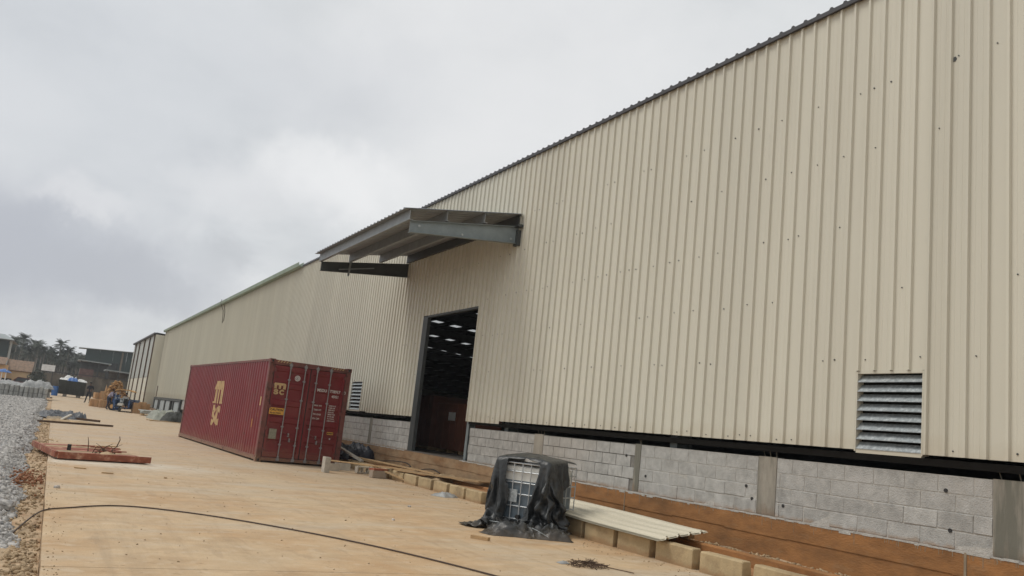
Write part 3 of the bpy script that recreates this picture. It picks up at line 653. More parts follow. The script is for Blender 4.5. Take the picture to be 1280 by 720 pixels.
canopy = b.build('canopy', M['canopy_sheet'], wh, recalc=False)
def ibeam(x0, x1, y, ztop0, ztop1, h0, h1, w, m, name):
    b = MB()
    for (za0, za1, zb0, zb1, ww) in ((ztop0-.012, ztop1-.012, ztop0, ztop1, w), (ztop0-h0, ztop1-h1, ztop0-h0+.012, ztop1-h1+.012, w), (ztop0-h0+.012, ztop1-h1+.012, ztop0-.012, ztop1-.012, .014)):
        n = len(b.v); b.v += [(x0, y-ww/2, za0), (x1, y-ww/2, za1), (x1, y+ww/2, za1), (x0, y+ww/2, za0), (x0, y-ww/2, zb0), (x1, y-ww/2, zb1), (x1, y+ww/2, zb1), (x0, y+ww/2, zb0)]
        for q in ((0, 3, 2, 1), (4, 5, 6, 7), (0, 1, 5, 4), (1, 2, 6, 5), (2, 3, 7, 6), (3, 0, 4, 7)): b.f.append(tuple(n+i for i in q)); b.mi.append(0)
    return b.build(name, m, canopy)
for yb, mm in ((CY0+.05, 'steel_grey'), (CY1-.02, 'steel_dark')):
    ibeam(CX0+.08, CX1+.05, yb, cz(CX0)-.25, cz(CX1)-.28, .27, .43, .13, M[mm], 'cantilever_beam')
for i, x in enumerate((CX0+.02, 7.2, 8.15, W-.10)):
    b = MB(); z = cz(x)-.012
    b.box(x, x+.012, CY0-.04, CY1+.04, z-.23, z); b.box(x+.012, x+.085, CY0-.04, CY1+.04, z-.012, z); b.box(x+.012, x+.085, CY0-.04, CY1+.04, z-.23, z-.218)
    b.build('purlin', M['purlin'] if i < 1 else M['steel_dark'] if i == 3 else M['purlin'], canopy)
b = MB(); b.bar((CX0+.6, CY1-.15, 5.8), (CX0+1.7, CY1-.1, 6.05), .03); b.bar((7.2, CY1-.12, 5.66), (7.22, CY1-.12, 6.15), .05, .05); b.build('stay', M['purlin'], canopy)
b = MB()
for x, z in ((CX0+.28, 5.86), (CX0+1.35, 5.88), (W-.25, 6.05)): b.tube([(x, CY0-.04, z), (x, CY0-.02, z)], .028, 8)
b.build('bolts', M['galv'], canopy)
b = MB(); b.box(W-.16, W-.02, CY0-.16, CY0+.12, 6.36, 6.42); b.box(W-.10, W-.015, CY0-.07, CY0+.13, 5.92, 6.30); b.build('bracket', M['steel_dark'], canopy)

# brown shipping crates just inside the door
def crate(x0, x1, y0, y1, z0, z1, lab):
    r = thing('shipping_crate', lab, 'crate', ((x0+x1)/2, (y0+y1)/2, z0), 0, 'brown shipping crates inside the doorway')
    b = MB(); b.box(x0, x1, y0, y1, z0+.10, z1); b.build('crate_body', M['crate'], r)
    for k in range(3): b = MB(); b.box(x0+.02, x1-.02, y0+.1+(y1-y0-.3)*k/2, y0+.2+(y1-y0-.3)*k/2, z0, z0+.1); b.build('skid', M['wood'], r)
    n = 4
    for k in range(n+1):
        y = y0+(y1-y0-.07)*k/n; b = MB(); b.box(x0-.018, x0-.001, y, y+.07, z0+.12, z1-.02); b.build('batten', M['crate'], r)
    b = MB(); b.box(x0-.03, x1+.02, y0-.02, y1+.02, z1, z1+.03); b.build('lid', M['crate'], r)
    return r
crate(11.0, 12.2, 25.6, 27.2, .73, 2.46, 'taller brown shipping crate further left inside the dark doorway')
c2 = crate(11.0, 12.3, 23.15, 25.15, .73, 2.22, 'brown shipping crate with a white paper label inside the doorway')
b = MB(); b.box(10.972, 10.98, 23.75, 24.25, 1.72, 1.98); b.build('paper_label', M['paper'], c2)

# ================================================================ SHED BEYOND THE WAREHOUSE
X2 = 8.28; Y2a, Y2b = YEND+.12, 117.5
s2 = thing('pale_shed', 'pale grey and cream shed with dark brown columns beyond the long warehouse', 'shed', (X2, 103, zg(100)))
Z2 = 7.78
cols = [92.5, 97.2, 103.0, 109.2, 114.3, Y2b]
ed = [Y2a]+cols
for i in range(len(ed)-1):
    a, c = ed[i], ed[i+1]
    b = MB(); b.box(X2, X2+.05, a+.004, c-.004, 3.42, Z2-.05); b.build('upper_panel', M['pale_sheet'] if i else M['cream'], s2)
    b = MB(); b.box(X2-.02, X2+.05, a+.004, c-.004, .3, 3.38); b.build('lower_panel', M['cream'], s2)
for y in cols[:-1]:
    b = MB(); b.box(X2-.12, X2-.025, y-.16, y+.16, .3, Z2-.1); b.build('column', M['rust'], s2)
b = MB(); b.box(X2-.03, X2+1.1, Y2a-.06, Y2a, .3, Z2-.05); b.build('return_wall', M['cream'], s2)
b = MB(); b.box(X2-.03, X2+28, Y2b, Y2b+.1, .3, Z2-.9); b.build('far_wall', M['cream'], s2)
b = MB(); b.box(X2-.22, X2+.1, Y2a-.1, Y2b+.2, Z2-.05, Z2+.12); b.build('gutter', M['roof_dark'], s2)
b = MB()
n = len(b.v); b.v += [(X2, Y2a, Z2+.1), (X2+28, Y2a, Z2-1.6), (X2+28, Y2b, Z2-1.6), (X2, Y2b, Z2+.1), (X2, Y2a, Z2+.16), (X2+28, Y2a, Z2-1.54), (X2+28, Y2b, Z2-1.54), (X2, Y2b, Z2+.16)]
for q in ((0, 3, 2, 1), (4, 5, 6, 7), (0, 1, 5, 4), (1, 2, 6, 5), (2, 3, 7, 6), (3, 0, 4, 7)): b.f.append(tuple(n+i for i in q)); b.mi.append(0)
b.build('roof', M['roof_dark'], s2)
# unfinished opening in the warehouse foot: dark rail, posts and pale boards
b = MB(); b.box(W-.10, W+.02, 71.6, 91.5, 1.30, 1.48); b.build('base_rail', M['steel_dark'], wh)
for y in (72.2, 76.3, 78.2, 82.2, 86.6, 87.6, 91.4):
    b = MB(); b.box(W-.08, W+.1, y-.28, y+.28, zg(y), 1.30); b.build('dark_post', M['steel_dark'], wh)
for y0, y1 in ((72.7, 75.9), (78.7, 81.8), (82.6, 86.2), (88.1, 91.0)):
    n = 3
    for k in range(n):
        b = MB(); w_ = (y1-y0)/n; b.box(W-.03+.01*k, W+.02+.01*k, y0+k*w_+.02, y0+(k+1)*w_-.02, zg(y0)+.05, 1.26); b.build('pale_board', M['pale_blue'], wh)
louvre(76.9, 78.1, 1.53, 2.55, 5)
b = MB(); b.tube([(W-.06, 90.2, 1.4), (W-.06, 90.2, 2.6)], .04, 6); b.build('vent_pipe', M['rust'], wh)

# ================================================================ BACKGROUND BUILDINGS, WALL AND PALMS
pw = thing('perimeter_wall', 'long dark stained perimeter wall behind the parked skip', 'wall', (4, 119, zg(119)))
xx = -2.2; k = 0
while xx < 9.5:
    b = MB(); b.box(xx, xx+2.1, 119, 119.2, .3, 3.02-.02*(k % 2)); b.build('wall_panel', M['perim'], pw)
    b = MB(); b.box(xx+2.1, xx+2.36, 118.9, 119.25, .3, 3.16); b.build('wall_post', M['perim'], pw); xx += 2.36; k += 1
b = MB(); b.box(-2.2, 9.5, 118.85, 119.3, 3.17, 3.27); b.build('coping', M['roof_dark'], pw)
# dark green shed
gs = thing('green_shed', 'large dark green shed with a thin pale roof behind the perimeter wall', 'shed', (9, 152, zg(150)))
for k in range(8):
    x = 3.7+k*2.0; b = MB(); b.box(x, x+1.98, 150, 150.1, 3.2, 7.96+.076*k); b.build('wall_sheet', M['shed_green'], gs)
b = MB()
for k in range(8): b.box(3.7+k*2.0, 3.7+k*2+.2, 150.1, 170, .8, 3.2)
b.build('lower_wall', M['perim'], gs)
b = MB(); b.bar((2.6, 151.2, 7.92), (21, 151.2, 8.62), 3.4, .10); b.build('roof', M['shed_roof'], gs)
for x in (8.9, 13.3): b = MB(); b.box(x, x+.28, 149.9, 149.99, .8, 8.0); b.build('column', M['perim'], gs)
b = MB(); b.box(6.9, 8.6, 149.9, 149.98, 5.1, 6.1); b.build('dark_window', M['glass'], gs)
# two flat roofed structures in front of it
def lean_to(name, lab, x0, x1, y0, y1, z, m_under, grp='flat canopies in front of the green shed'):
    r = thing(name, lab, 'canopy', ((x0+x1)/2, (y0+y1)/2, zg(y0)), 0, grp)
    b = MB(); b.bar((x0, (y0+y1)/2, z), (x1, (y0+y1)/2, z-.12), y1-y0, .16); b.build('roof', M['shed_roof'], r)
    for i in range(4):
        x = x0+.4+(x1-x0-.8)*i/3; b = MB(); b.box(x-.09, x+.09, y0+.3, y0+.48, zg(y0), z-.1); b.build('post', M['steel_dark'], r)
    b = MB(); b.box(x0+.4, x1-.4, y0+1.2, y0+1.3, z-1.3, z-.15); b.build('fascia_board', m_under, r)
    b = MB(); b.box(x0+.5, x1-.5, y0+1.5, y0+1.7, zg(y0), z-1.35); b.build('back_wall', M['perim'], r)
lean_to('flat_canopy', 'upper flat pale roof on posts in front of the dark green shed', 2.5, 6.7, 131, 136, 5.45, M['steel_dark'])
lean_to('flat_canopy', 'lower flat pale roof at the right foot of the green shed', 5.8, 10.4, 125, 130, 4.35, M['perim'])
b = MB(); b.box(2.7, 4.3, 122, 125, zg(122), 4.1); t_ = b.build('brick_hut', mat('dull pink brick', (.17, .105, .095), .9, 0, .3, 3)); tag(t_, 'small dull pink hut peeping over the wall under the upper flat roof', 'hut')
# building on the far left with teal green walls
lg = thing('green_building', 'dark green building with a pale sloping roof at the far left edge', 'building', (-14, 160, zg(160)))
for k in range(8):
    x = -23.4+k*2.0; b = MB(); b.box(x, x+1.98, 160, 160.1, 4.0, 8.1); b.build('wall_sheet', M['shed_green'], lg)
b = MB(); b.box(-23.4, -7.4, 160.1, 175, .8, 4.0); b.build('lower_wall', M['perim'], lg)
b = MB(); n = 0; b.v += [(-25, 158, 8.05), (-6.7, 158, 8.05), (-6.7, 176, 8.1), (-25, 176, 8.1), (-25, 158, 8.15), (-6.7, 158, 8.15), (-8.6, 167, 9.3), (-25, 167, 9.5)]
for q in ((0, 3, 2, 1), (4, 5, 6, 7), (0, 1, 5, 4), (1, 2, 6, 5), (2, 3, 7, 6), (3, 0, 4, 7)): b.f.append(q); b.mi.append(0)
b.build('roof', M['shed_roof'], lg)
b = MB(); b.box(-7.3, -7.0, 160, 160.3, .8, 8.0); b.build('drainpipe', M['pale_sheet'], lg)
# low house, cream walls with a brown tin roof
lh = thing('low_house', 'low cream walled house under a rusty brown roof on the left', 'house', (-6, 117, zg(117)))
b = MB(); b.box(-14, -2.55, 116, 121, .4, 2.75); b.build('wall', M['cream_wall'], lh)
b = MB(); b.box(-14, -4.95, 114.5, 115.99, .4, 3.3); b.build('front_wall', M['orange_wall'], lh)
for k in range(13):
    x = -14.2+k*.94; b = MB(); b.bar((x, 115.8, 2.78), (x, 119.6, 4.1), .93, .09) if x > -5.6 else b.bar((x, 114.2, 3.32), (x, 119.4, 4.25), .93, .09); b.build('roof_sheet', M['brown_roof'], lh)
b = MB(); b.box(-13, -12, 114.45, 114.5, 1.6, 2.6); b.build('window', M['glass'], lh)
# white board, shrub
wb = thing('white_signboard', 'blank white board standing above the wall beside the brown roof', 'sign', (-.85, 116.5, zg(117)))
b = MB(); b.box(-1.55, -.12, 116.4, 116.5, 3.2, 3.95, Matrix.Rotation(0, 4, 'X')); b.build('board', M['paper'], wb)
for x in (-1.4, -.3): b = MB(); b.box(x, x+.08, 116.5, 116.56, .4, 3.4); b.build('post', M['steel_dark'], wb)
def leaf_cloud(n, cx, cy, cz_, rx, ry, rz_, s, seed, name, m_, kind='stuff', parent=None):
    r = random.Random(seed); v = []; f = []
    for _ in range(n):
        while True:
            p = Vector((r.uniform(-1, 1), r.uniform(-1, 1), r.uniform(-1, 1)))
            if p.length < 1 and p.length > r.random()*.9 and noise.noise(p*2.2+Vector((seed, 0, 0))) > -.25: break
        c = Vector((cx+p.x*rx, cy+p.y*ry, cz_+p.z*rz_)); a = Vector((r.gauss(0, 1), r.gauss(0, 1), r.gauss(0, .6))).normalized(); d = a.orthogonal().normalized(); k = len(v); l = s*r.uniform(.6, 1.5)
        v += [tuple(c), tuple(c+a*l*.5+d*l*.28), tuple(c+a*l), tuple(c+a*l*.5-d*l*.28)]; f.append((k, k+1, k+2, k+3))
    me = bpy.data.meshes.new(name); me.from_pydata(v, [], f); me.materials.append(m_); o = meshobj(name, me, parent, True)
    if kind and not parent: o['kind'] = kind
    return o
sh = thing('shrub', 'dark green shrub at the end of the low cream house', 'shrub', (-1.7, 112.5, zg(112)))
leaf_cloud(900, -1.75, 112.5, 2.0, 1.0, 1.0, 1.1, .22, 5, 'foliage', M['leaf'], None, sh)
b = MB(); b.tube([(-1.7, 112.5, .6), (-1.6, 112.5, 1.6)], .08, 6); b.build('stem', M['bark'], sh)
# oil palms: four shapes, each copied many times
def palm_meshes(seed, H):
    r = random.Random(seed); b = MB(); lean = r.uniform(-.5, .5)
    b.tube([(lean*(t**2), 0, H*t) for t in (0, .15, .4, .7, 1)], .21, 6, r2=.13)
    tr_ = b.mesh('trunk', M['bark']); b = MB(); top = Vector((lean, 0, H))
    for k in range(24):
        az = k*2.4+r.uniform(-.3, .3); el = r.uniform(-.45, 1.25); Ln = r.uniform(1.7, 2.5); d = Vector((math.cos(az)*math.cos(el), math.sin(az)*math.cos(el), math.sin(el)))
        p = top.copy(); pts = [p.copy()]
        for s in range(6): p = p+d*(Ln/6); d = (d+Vector((0, 0, -.23))).normalized(); pts.append(p.copy())
        side = Vector((-math.sin(az), math.cos(az), 0))
        for s in range(6):
            a, c = pts[s], pts[s+1]
            for sg in (-1, 1):
                for q in range(2):
                    m0 = a.lerp(c, q*.5); m1 = a.lerp(c, q*.5+.33); w_ = .62*(1-abs(s-2.5)/4.2)*r.uniform(.7, 1.2); o_ = side*sg*w_+Vector((0, 0, -.35*w_))
                    b.quad(m0, m1, m1+o_+(c-a)*.5, m0+o_+(c-a)*.55)
    return tr_, b.mesh('crown', M['leaf'])
pm = [palm_meshes(s, h) for s, h in ((1, 9.6), (2, 10.6), (3, 8.6), (4, 10.0), (5, 7.2))]
PR = random.Random(11)
spots = []
x = -62
while x < 30:
    d_ = (.30 if x > -1 else .38) if -12 < x < 9 else 1.9
    spots.append((x, PR.uniform(190, 204))); x += PR.uniform(1.0, 2.2)*d_
x = -60
while x < 28:
    d_ = .42 if -13 < x < 10 else 1.9
    spots.append((x, PR.uniform(206, 236))); x += PR.uniform(1.0, 2.4)*d_
n = 0
for (x, y) in spots:
    i = PR.randrange(5); ob = thing('palm_tree', 'tall oil palm in the grove beyond the yard', 'palm tree', (x, y, .9), PR.uniform(0, 6.28), 'oil palms beyond the yard')
    near_left = max(0, min(1, (6-x)/16)); s = PR.uniform(.62, .80)+.13*near_left; ob.scale = (1, 1, s)
    ob.scale = (s*1.0, s*1.0, s)
    meshobj('trunk', pm[i][0], ob); meshobj('crown', pm[i][1], ob)
b = leaf_cloud(16000, -14, 214, 3.4, 50, 6, 2.8, 1.0, 9, 'undergrowth', M['under']); b['label'] = 'dark undergrowth between the palm trunks'; b['category'] = 'undergrowth'
b = leaf_cloud(15000, -10, 240, 4.4, 60, 4, 5.6, 1.3, 4, 'far_woods', M['under']); b['label'] = 'dark woods behind the palm grove'; b['category'] = 'woods'

# ================================================================ FAR YARD: skip, bundles, cartons, tricycle, people
sk_ = thing('waste_skip', 'dark metal waste skip heaped with white sacks and blue sheeting', 'skip', (1.75, 98, zg(98)))
z0 = zg(98)
b = MB(); b.v += [(.62, 97, z0+.25), (2.95, 97, z0+.2), (2.95, 99, z0+.2), (.62, 99, z0+.25), (.42, 96.8, z0+1.68), (2.98, 96.8, z0+1.6), (2.98, 99.2, z0+1.6), (.42, 99.2, z0+1.68)]
for q in ((0, 3, 2, 1), (0, 1, 5, 4), (1, 2, 6, 5), (2, 3, 7, 6), (3, 0, 4, 7), (4, 5, 6, 7)): b.f.append(q); b.mi.append(0)
b.build('body', M['bin'], sk_)
for k in range(6): b = MB(); x = .6+k*.46; b.box(x, x+.07, 96.78, 96.9, z0+.3, z0+1.6); b.build('rib', M['bin'], sk_)
for x in (1.05, 2.3): b = MB(); b.box(x, x+.35, 96.95, 98.9, z0, z0+.22); b.build('foot', M['perim'], sk_)
for i, (x, y, h, m_, sx, lab, cat) in enumerate(((.95, 97.6, .42, 'white_bag', 1.0, 'white sacks heaped on the left end of the skip', 'sacks'), (2.45, 97.7, .42, 'white_bag', 1.1, 'white sacks heaped on the right end of the skip', 'sacks'), (1.7, 97.3, .55, 'blue', 1.0, 'blue plastic sheet bunched on top of the skip', 'sheet'), (1.5, 98.3, .75, 'white_bag', 1.5, 'white sacks at the top middle of the skip behind the blue sheet', 'sacks'))):
    tag(crumple('sack_heap' if m_ == 'white_bag' else 'blue_sheet', sx, 1.3, h, M[m_], i+3, (x, y, z0+1.6), nx=12, ny=10), lab, cat)
r = thing('blue_barrel', 'blue plastic barrel standing left of the dark skip', 'barrel', (.28, 97, zg(97)))
b = MB(); b.tube([(.28, 97, z0), (.28, 97, z0+.05), (.28, 97, z0+.45), (.28, 97, z0+.47), (.28, 97, z0+.95)], .29, 14); b.build('body', M['blue'], r, smooth=False)
b = MB(); b.tube([(.28, 97, z0+.3), (.28, 97, z0+.36)], .305, 14); b.tube([(.28, 97, z0+.62), (.28, 97, z0+.67)], .305, 14); b.build('hoop', M['blue'], r)
# row of grey wrapped bundles
ORD = 'first second third fourth fifth sixth seventh eighth ninth tenth eleventh twelfth thirteenth fourteenth fifteenth sixteenth seventeenth eighteenth nineteenth twentieth twenty-first twenty-second twenty-third twenty-fourth twenty-fifth twenty-sixth'.split()
r_ = random.Random(4)
for k in range(26):
    x = -.45-k*.37; y = 84.6-.015*k*0+r_.uniform(-.08, .08); h = 1.28+r_.uniform(-.09, .08)-.006*k
    o = thing('wrapped_bundle', 'grey plastic wrapped upright bundle, '+ORD[k]+' from the right end of the row at the gravel', 'bundle', (x, y, 0), 0, 'grey wrapped bundles at the end of the gravel')
    b = MB(); P_ = [(-.16, -.2), (-.05, -.235), (.08, -.22), (.165, -.18), (.17, .25), (-.17, .25)]
    pts = []
    n = len(P_)
    for zi, (z, s) in enumerate(((0, .95), (.3*h, 1.04), (.7*h, 1.0), (.95*h, .97), (h, .72))):
        for (px_, py_) in P_: b.v.append((x+px_*s+r_.uniform(-.012, .012), y+py_*s, z))
    for zi in range(4):
        for q in range(n): b.f.append((zi*n+q, zi*n+(q+1) % n, (zi+1)*n+(q+1) % n, (zi+1)*n+q)); b.mi.append(0)
    b.f.append(tuple(4*n+q for q in range(n))); b.mi.append(0)
    b.build('wrap', M['bundle'], o)
    b = MB(); b.box(x-.168, x+.168, y-.24, y-.225, h*.55, h*.57); b.build('band', M['black'], o)
for i, (x, y, sx, sy, z, h) in enumerate(((-1.25, 85.6, 2.5, 1.6, 1.15, .95), (-3.4, 86.0, 2.6, 1.6, 1.2, .45), (-.75, 86.3, 1.4, 1.6, .4, 1.7), (-6.2, 86.0, 3.2, 1.6, 1.1, .5))):
    tag(crumple('clear_film_heap', sx, sy, h, M['clear_film'], i+11, (x, y, z), nx=20, ny=14), ['tall crumpled heap of clear grey film on the right of the wrapped bundles', 'low crumpled grey film lying on the middle of the wrapped bundles', 'grey film hanging down at the right end of the bundle row', 'crumpled grey film on the left of the bundle row'][i], 'plastic film')
b = MB(); b.box(-9.9, -.3, 84.9, 87.0, 0, 1.12); tag(b.build('bundle_stack', M['bundle']), 'block of grey wrapped bundles stacked behind the front row', 'bundles', kind='stuff')
# blue sunshade and a parked car behind the bundles
us = thing('blue_shelter', 'small shelter with a blue sheet roof and white posts at the far left', 'shelter', (-4.3, 97, zg(97)))
tag(us); o = crumple('roof_sheet', 2.9, 2.2, .5, M['blue'], 31, (-5.3, 97, z0+1.75), nx=12, ny=10, parent=us, fold=.4)
for x in (-6.3, -4.6, -4.25): b = MB(); b.box(x, x+.1, 96.1, 96.2, z0, z0+1.95); b.build('post', M['paper'], us)
b = MB(); b.box(-5.6, -3.7, 97.3, 97.9, z0, z0+1.2); b.build('dark_counter', M['cloth_dark'], us)
cr_ = thing('parked_car', 'dark red car parked behind the grey wrapped bundles', 'car', (-2.6, 99, zg(99)))
b = MB(); zc_ = zg(99); b.extrude([(-3.7, zc_+.35), (-1.5, zc_+.35), (-1.45, zc_+.85), (-1.9, zc_+.98), (-2.2, zc_+1.42), (-3.2, zc_+1.45), (-3.65, zc_+1.0), (-3.78, zc_+.8)], 98.2, 99.8); b.build('body', M['car_red'], cr_)
b = MB(); b.extrude([(-3.45, zc_+1.02), (-2.0, zc_+1.0), (-2.25, zc_+1.36), (-3.15, zc_+1.38)], 98.18, 99.82); b.build('window', M['glass'], cr_)
for x in (-3.3, -1.95):
    for y in (98.2, 99.7): b = MB(); b.tube([(x, y-.03, zc_+.32), (x, y+.18, zc_+.32)], .32, 12); b.build('wheel', M['rubber'], cr_)

# people: one continuous skinned body each
def person(lab, loc, rotz, pose, shirt, trousers, scale=1.0, hair='hair'):
    r = thing('person', lab, 'person', loc, rotz)
    J = pose; names = list(J); E_ = [('pelvis', 'chest'), ('chest', 'neck'), ('neck', 'head'), ('chest', 'shl'), ('shl', 'ell'), ('ell', 'hal'), ('chest', 'shr'), ('shr', 'elr'), ('elr', 'har'),
          ('pelvis', 'hpl'), ('hpl', 'knl'), ('knl', 'anl'), ('anl', 'tol'), ('pelvis', 'hpr'), ('hpr', 'knr'), ('knr', 'anr'), ('anr', 'tor')]
    R_ = dict(pelvis=(.15, .11), chest=(.17, .12), neck=(.06, .06), head=(.085, .10), shl=(.075, .07), ell=(.048, .045), hal=(.035, .03), hpl=(.10, .10), knl=(.065, .065), anl=(.045, .05), tol=(.04, .03))
    me = bpy.data.meshes.new('body'); me.from_pydata([tuple(Vector(J[k])*scale) for k in names], [(names.index(a), names.index(c)) for a, c in E_], [])
    o = bpy.data.objects.new('body', me); COL.objects.link(o); sm = o.modifiers.new('skin', 'SKIN')
    bm = bmesh.new(); bm.from_mesh(me); ly = bm.verts.layers.skin.verify(); bm.verts.ensure_lookup_table()
    for i, k in enumerate(names):
        kk = k[:2]+'l' if k not in R_ else k
        bm.verts[i][ly].radius = tuple(q*scale for q in R_[kk]); bm.verts[i][ly].use_root = (k == 'pelvis')
    bm.to_mesh(me); bm.free(); ss = o.modifiers.new('s', 'SUBSURF'); ss.levels = ss.render_levels = 2
    dg = bpy.context.evaluated_depsgraph_get(); me2 = bpy.data.meshes.new_from_object(o.evaluated_get(dg)); bpy.data.objects.remove(o)
    me2.materials.clear(); 
    for m_ in (M[shirt], M[trousers], M['skin'], M['rubber']): me2.materials.append(m_)
    P_ = {k: Vector(J[k])*scale for k in names}
    def dseg(p, a, c): a, c = P_[a], P_[c]; t = max(0, min(1, (p-a).dot(c-a)/(c-a).length_squared)); return (p-a-(c-a)*t).length
    for pl_ in me2.polygons:
        c = pl_.center; k = min(E_, key=lambda e: dseg(c, *e))
        if k[1] in ('neck', 'head') and (c-P_['neck']).dot(P_['head']-P_['neck']) > -.0: s = 2
        elif k[1] in ('hal', 'har'): s = 2
        elif k[1] in ('tol', 'tor'): s = 3
        elif k[1] in ('hpl', 'hpr', 'knl', 'knr', 'anl', 'anr'): s = 1
        elif k == ('pelvis', 'chest') and (c-P_['pelvis']).length < .14*scale: s = 1
        else: s = 0
        pl_.material_index = s; pl_.use_smooth = True
    meshobj('body', me2, r)
    # hair cap
    h = P_['head']; b = MB()
    for i in range(5):
        t0, t1 = i*.32, (i+1)*.32
        for k in range(10):
            a0, a1 = k*.6283, (k+1)*.6283; rr = .118*scale
            pp = [h+Vector((math.sin(t)*math.cos(a)*rr*.9, math.sin(t)*math.sin(a)*rr, math.cos(t)*rr*1.05+.02*scale)) for (t, a) in ((t0, a0), (t1, a0), (t1, a1), (t0, a1))]
            b.quad(*pp)
    b.build('hair', M[hair], r, keep=False, smooth=True)
    # five fingers on each hand
    for side in ('l', 'r'):
        hp = P_['ha'+side]; d = (hp-P_['el'+side]).normalized(); s_ = d.cross(Vector((0, 1, .2))).normalized(); b = MB()
        for q, (o_, ln) in enumerate(((-.03, .07), (-.01, .085), (.01, .08), (.03, .065))):
            a = hp+s_*o_*scale+d*.03; b.tube([a, a+d*ln*.6*scale, a+(d*ln+Vector((0, .02, 0)))*scale], .009, 5, r2=.006)
        b.tube([hp+s_*.03, hp+(s_*.06+d*.04)*scale], .011, 5, r2=.007); b.build('hand', M['skin'], r, keep=False)
    return r
STAND = dict(pelvis=(0, 0, .95), chest=(0, 0, 1.34), neck=(0, -.01, 1.50), head=(0, -.03, 1.65), shl=(-.19, 0, 1.42), ell=(-.27, .05, 1.15), hal=(-.14, -.14, 1.05), shr=(.19, 0, 1.42), elr=(.27, .06, 1.16), har=(.14, -.14, 1.05),
             hpl=(-.10, 0, .90), knl=(-.17, -.03, .50), anl=(-.24, 0, .09), tol=(-.25, -.16, .04), hpr=(.10, 0, .90), knr=(.12, -.02, .50), anr=(.13, .02, .09), tor=(.14, -.14, .04))
BEND = dict(pelvis=(0, .10, .92), chest=(-.10, -.18, 1.22), neck=(-.15, -.32, 1.30), head=(-.17, -.42, 1.40), shl=(-.25, -.22, 1.25), ell=(-.30, -.35, 1.0), hal=(-.20, -.5, .85), shr=(.08, -.25, 1.24), elr=(.12, -.40, 1.0), har=(.05, -.55, .85),
            hpl=(-.10, .10, .87), knl=(-.14, .0, .48), anl=(-.16, .08, .09), tol=(-.17, -.09, .04), hpr=(.10, .10, .87), knr=(.18, -.02, .48), anr=(.22, .08, .09), tor=(.24, -.09, .04))
SIT = dict(pelvis=(0, .05, .72), chest=(0, .02, 1.12), neck=(0, -.01, 1.28), head=(0, -.04, 1.43), shl=(-.19, 0, 1.20), ell=(-.24, -.16, .98), hal=(-.22, -.40, .95), shr=(.19, 0, 1.20), elr=(.24, -.16, .98), har=(.22, -.40, .95),
           hpl=(-.11, 0, .68), knl=(-.18, -.38, .66), anl=(-.18, -.42, .26), tol=(-.18, -.56, .22), hpr=(.11, 0, .68), knr=(.18, -.38, .66), anr=(.18, -.42, .26), tor=(.18, -.56, .22))
person('man in dark clothes standing alone in front of the perimeter wall', (3.05, 86.5, zg(86.5)), -.4, STAND, 'cloth_dark', 'cloth_dark', 1.08)
person('man in a pale lilac shirt bending over brown cartons beside the blue tricycle', (4.33, 77.5, zg(77.5)), rad(55), BEND, 'cloth_lilac', 'cloth_navy', 1.12)
# brown heap and cartons
def carton(lab, x, y, z, sx, sy, sz, rot, grp='brown cartons beside the tricycle'):
    o = thing('carton', lab, 'carton', (x, y, z), rot, grp)
    b = MB(); b.box(-sx/2, sx/2, -sy/2, sy/2, 0, sz); me = b.mesh('c', M['carton']); bm = bmesh.new(); bm.from_mesh(me); bmesh.ops.bevel(bm, geom=bm.edges[:], offset=.015, segments=1, affect='EDGES'); bmesh.ops.recalc_face_normals(bm, faces=bm.faces[:]); bm.to_mesh(me); bm.free(); meshobj('box', me, o)
    b = MB(); b.box(-.03, .03, -sy/2-.004, sy/2+.004, -.0+.01, sz+.004); b.build('tape', M['wood'], o, keep=False)
    b = MB(); b.box(-sx/2-.003, sx/2+.003, -sy/2-.003, sy/2+.003, sz*.62, sz*.64); b.build('flap_edge', M['straw'], o, keep=False)
for i, (x, y, z, sx, sy, sz, a, lab) in enumerate(((3.25, 81, 0, .5, .5, .62, .1, 'brown carton at the left end of the front row by the heap'), (3.62, 80.6, 0, .5, .5, .66, -.05, 'second brown carton from the left in the front row by the heap'),
        (3.98, 80.2, 0, .55, .5, .62, .15, 'brown carton in the front row just left of the bending man'), (3.5, 81.4, .64, .5, .5, .55, .3, 'brown carton on top of the front row, leftmost of the upper ones'), (3.95, 81.2, .66, .45, .45, .7, -.2, 'taller brown carton on the front row behind the bending man'),
        (6.25, 75.4, 0, .55, .8, .85, .1, 'brown carton standing just right of the blue tricycle'), (6.75, 76.0, 0, .6, .8, .95, -.1, 'brown carton between the tricycle and the white sheet stack'), (7.1, 77.5, 0, .6, .8, .8, .2, 'brown carton furthest right, behind the white sheet stack'))):
    carton(lab, x, y, z+zg(y), sx, sy, sz, a)
hp_ = random.Random(8); b = MB()
for k in range(330):
    t = hp_.random(); a = hp_.uniform(0, 6.28); rr = hp_.random()**.5*(1-t)**.6; c = Vector((5.0+1.55*rr*math.cos(a), 83.0+1.2*rr*math.sin(a), zg(83)+.1+2.15*t*(1-.4*rr)))
    T = Matrix.Translation(c) @ Euler((hp_.uniform(-.7, .7), hp_.uniform(-.7, .7), hp_.uniform(0, 3.1))).to_matrix().to_4x4(); l = hp_.uniform(.3, .9)
    b.box(-l/2, l/2, -.07, .07, -.03, .03, T) if hp_.random() < .55 else b.box(-.22, .22, -.2, .2, -.012, .012, T)
tag(b.build('packing_heap', M['straw']), 'tall heap of orange brown broken packing and timber behind the tricycle', 'heap', kind='stuff')
tag(crumple('packing_cover', 2.5, 2.0, 2.35, M['carton'], 44, (5.0, 83.2, zg(83)), nx=22, ny=20), 'sagging brown cardboard mound inside the packing heap', 'cardboard')
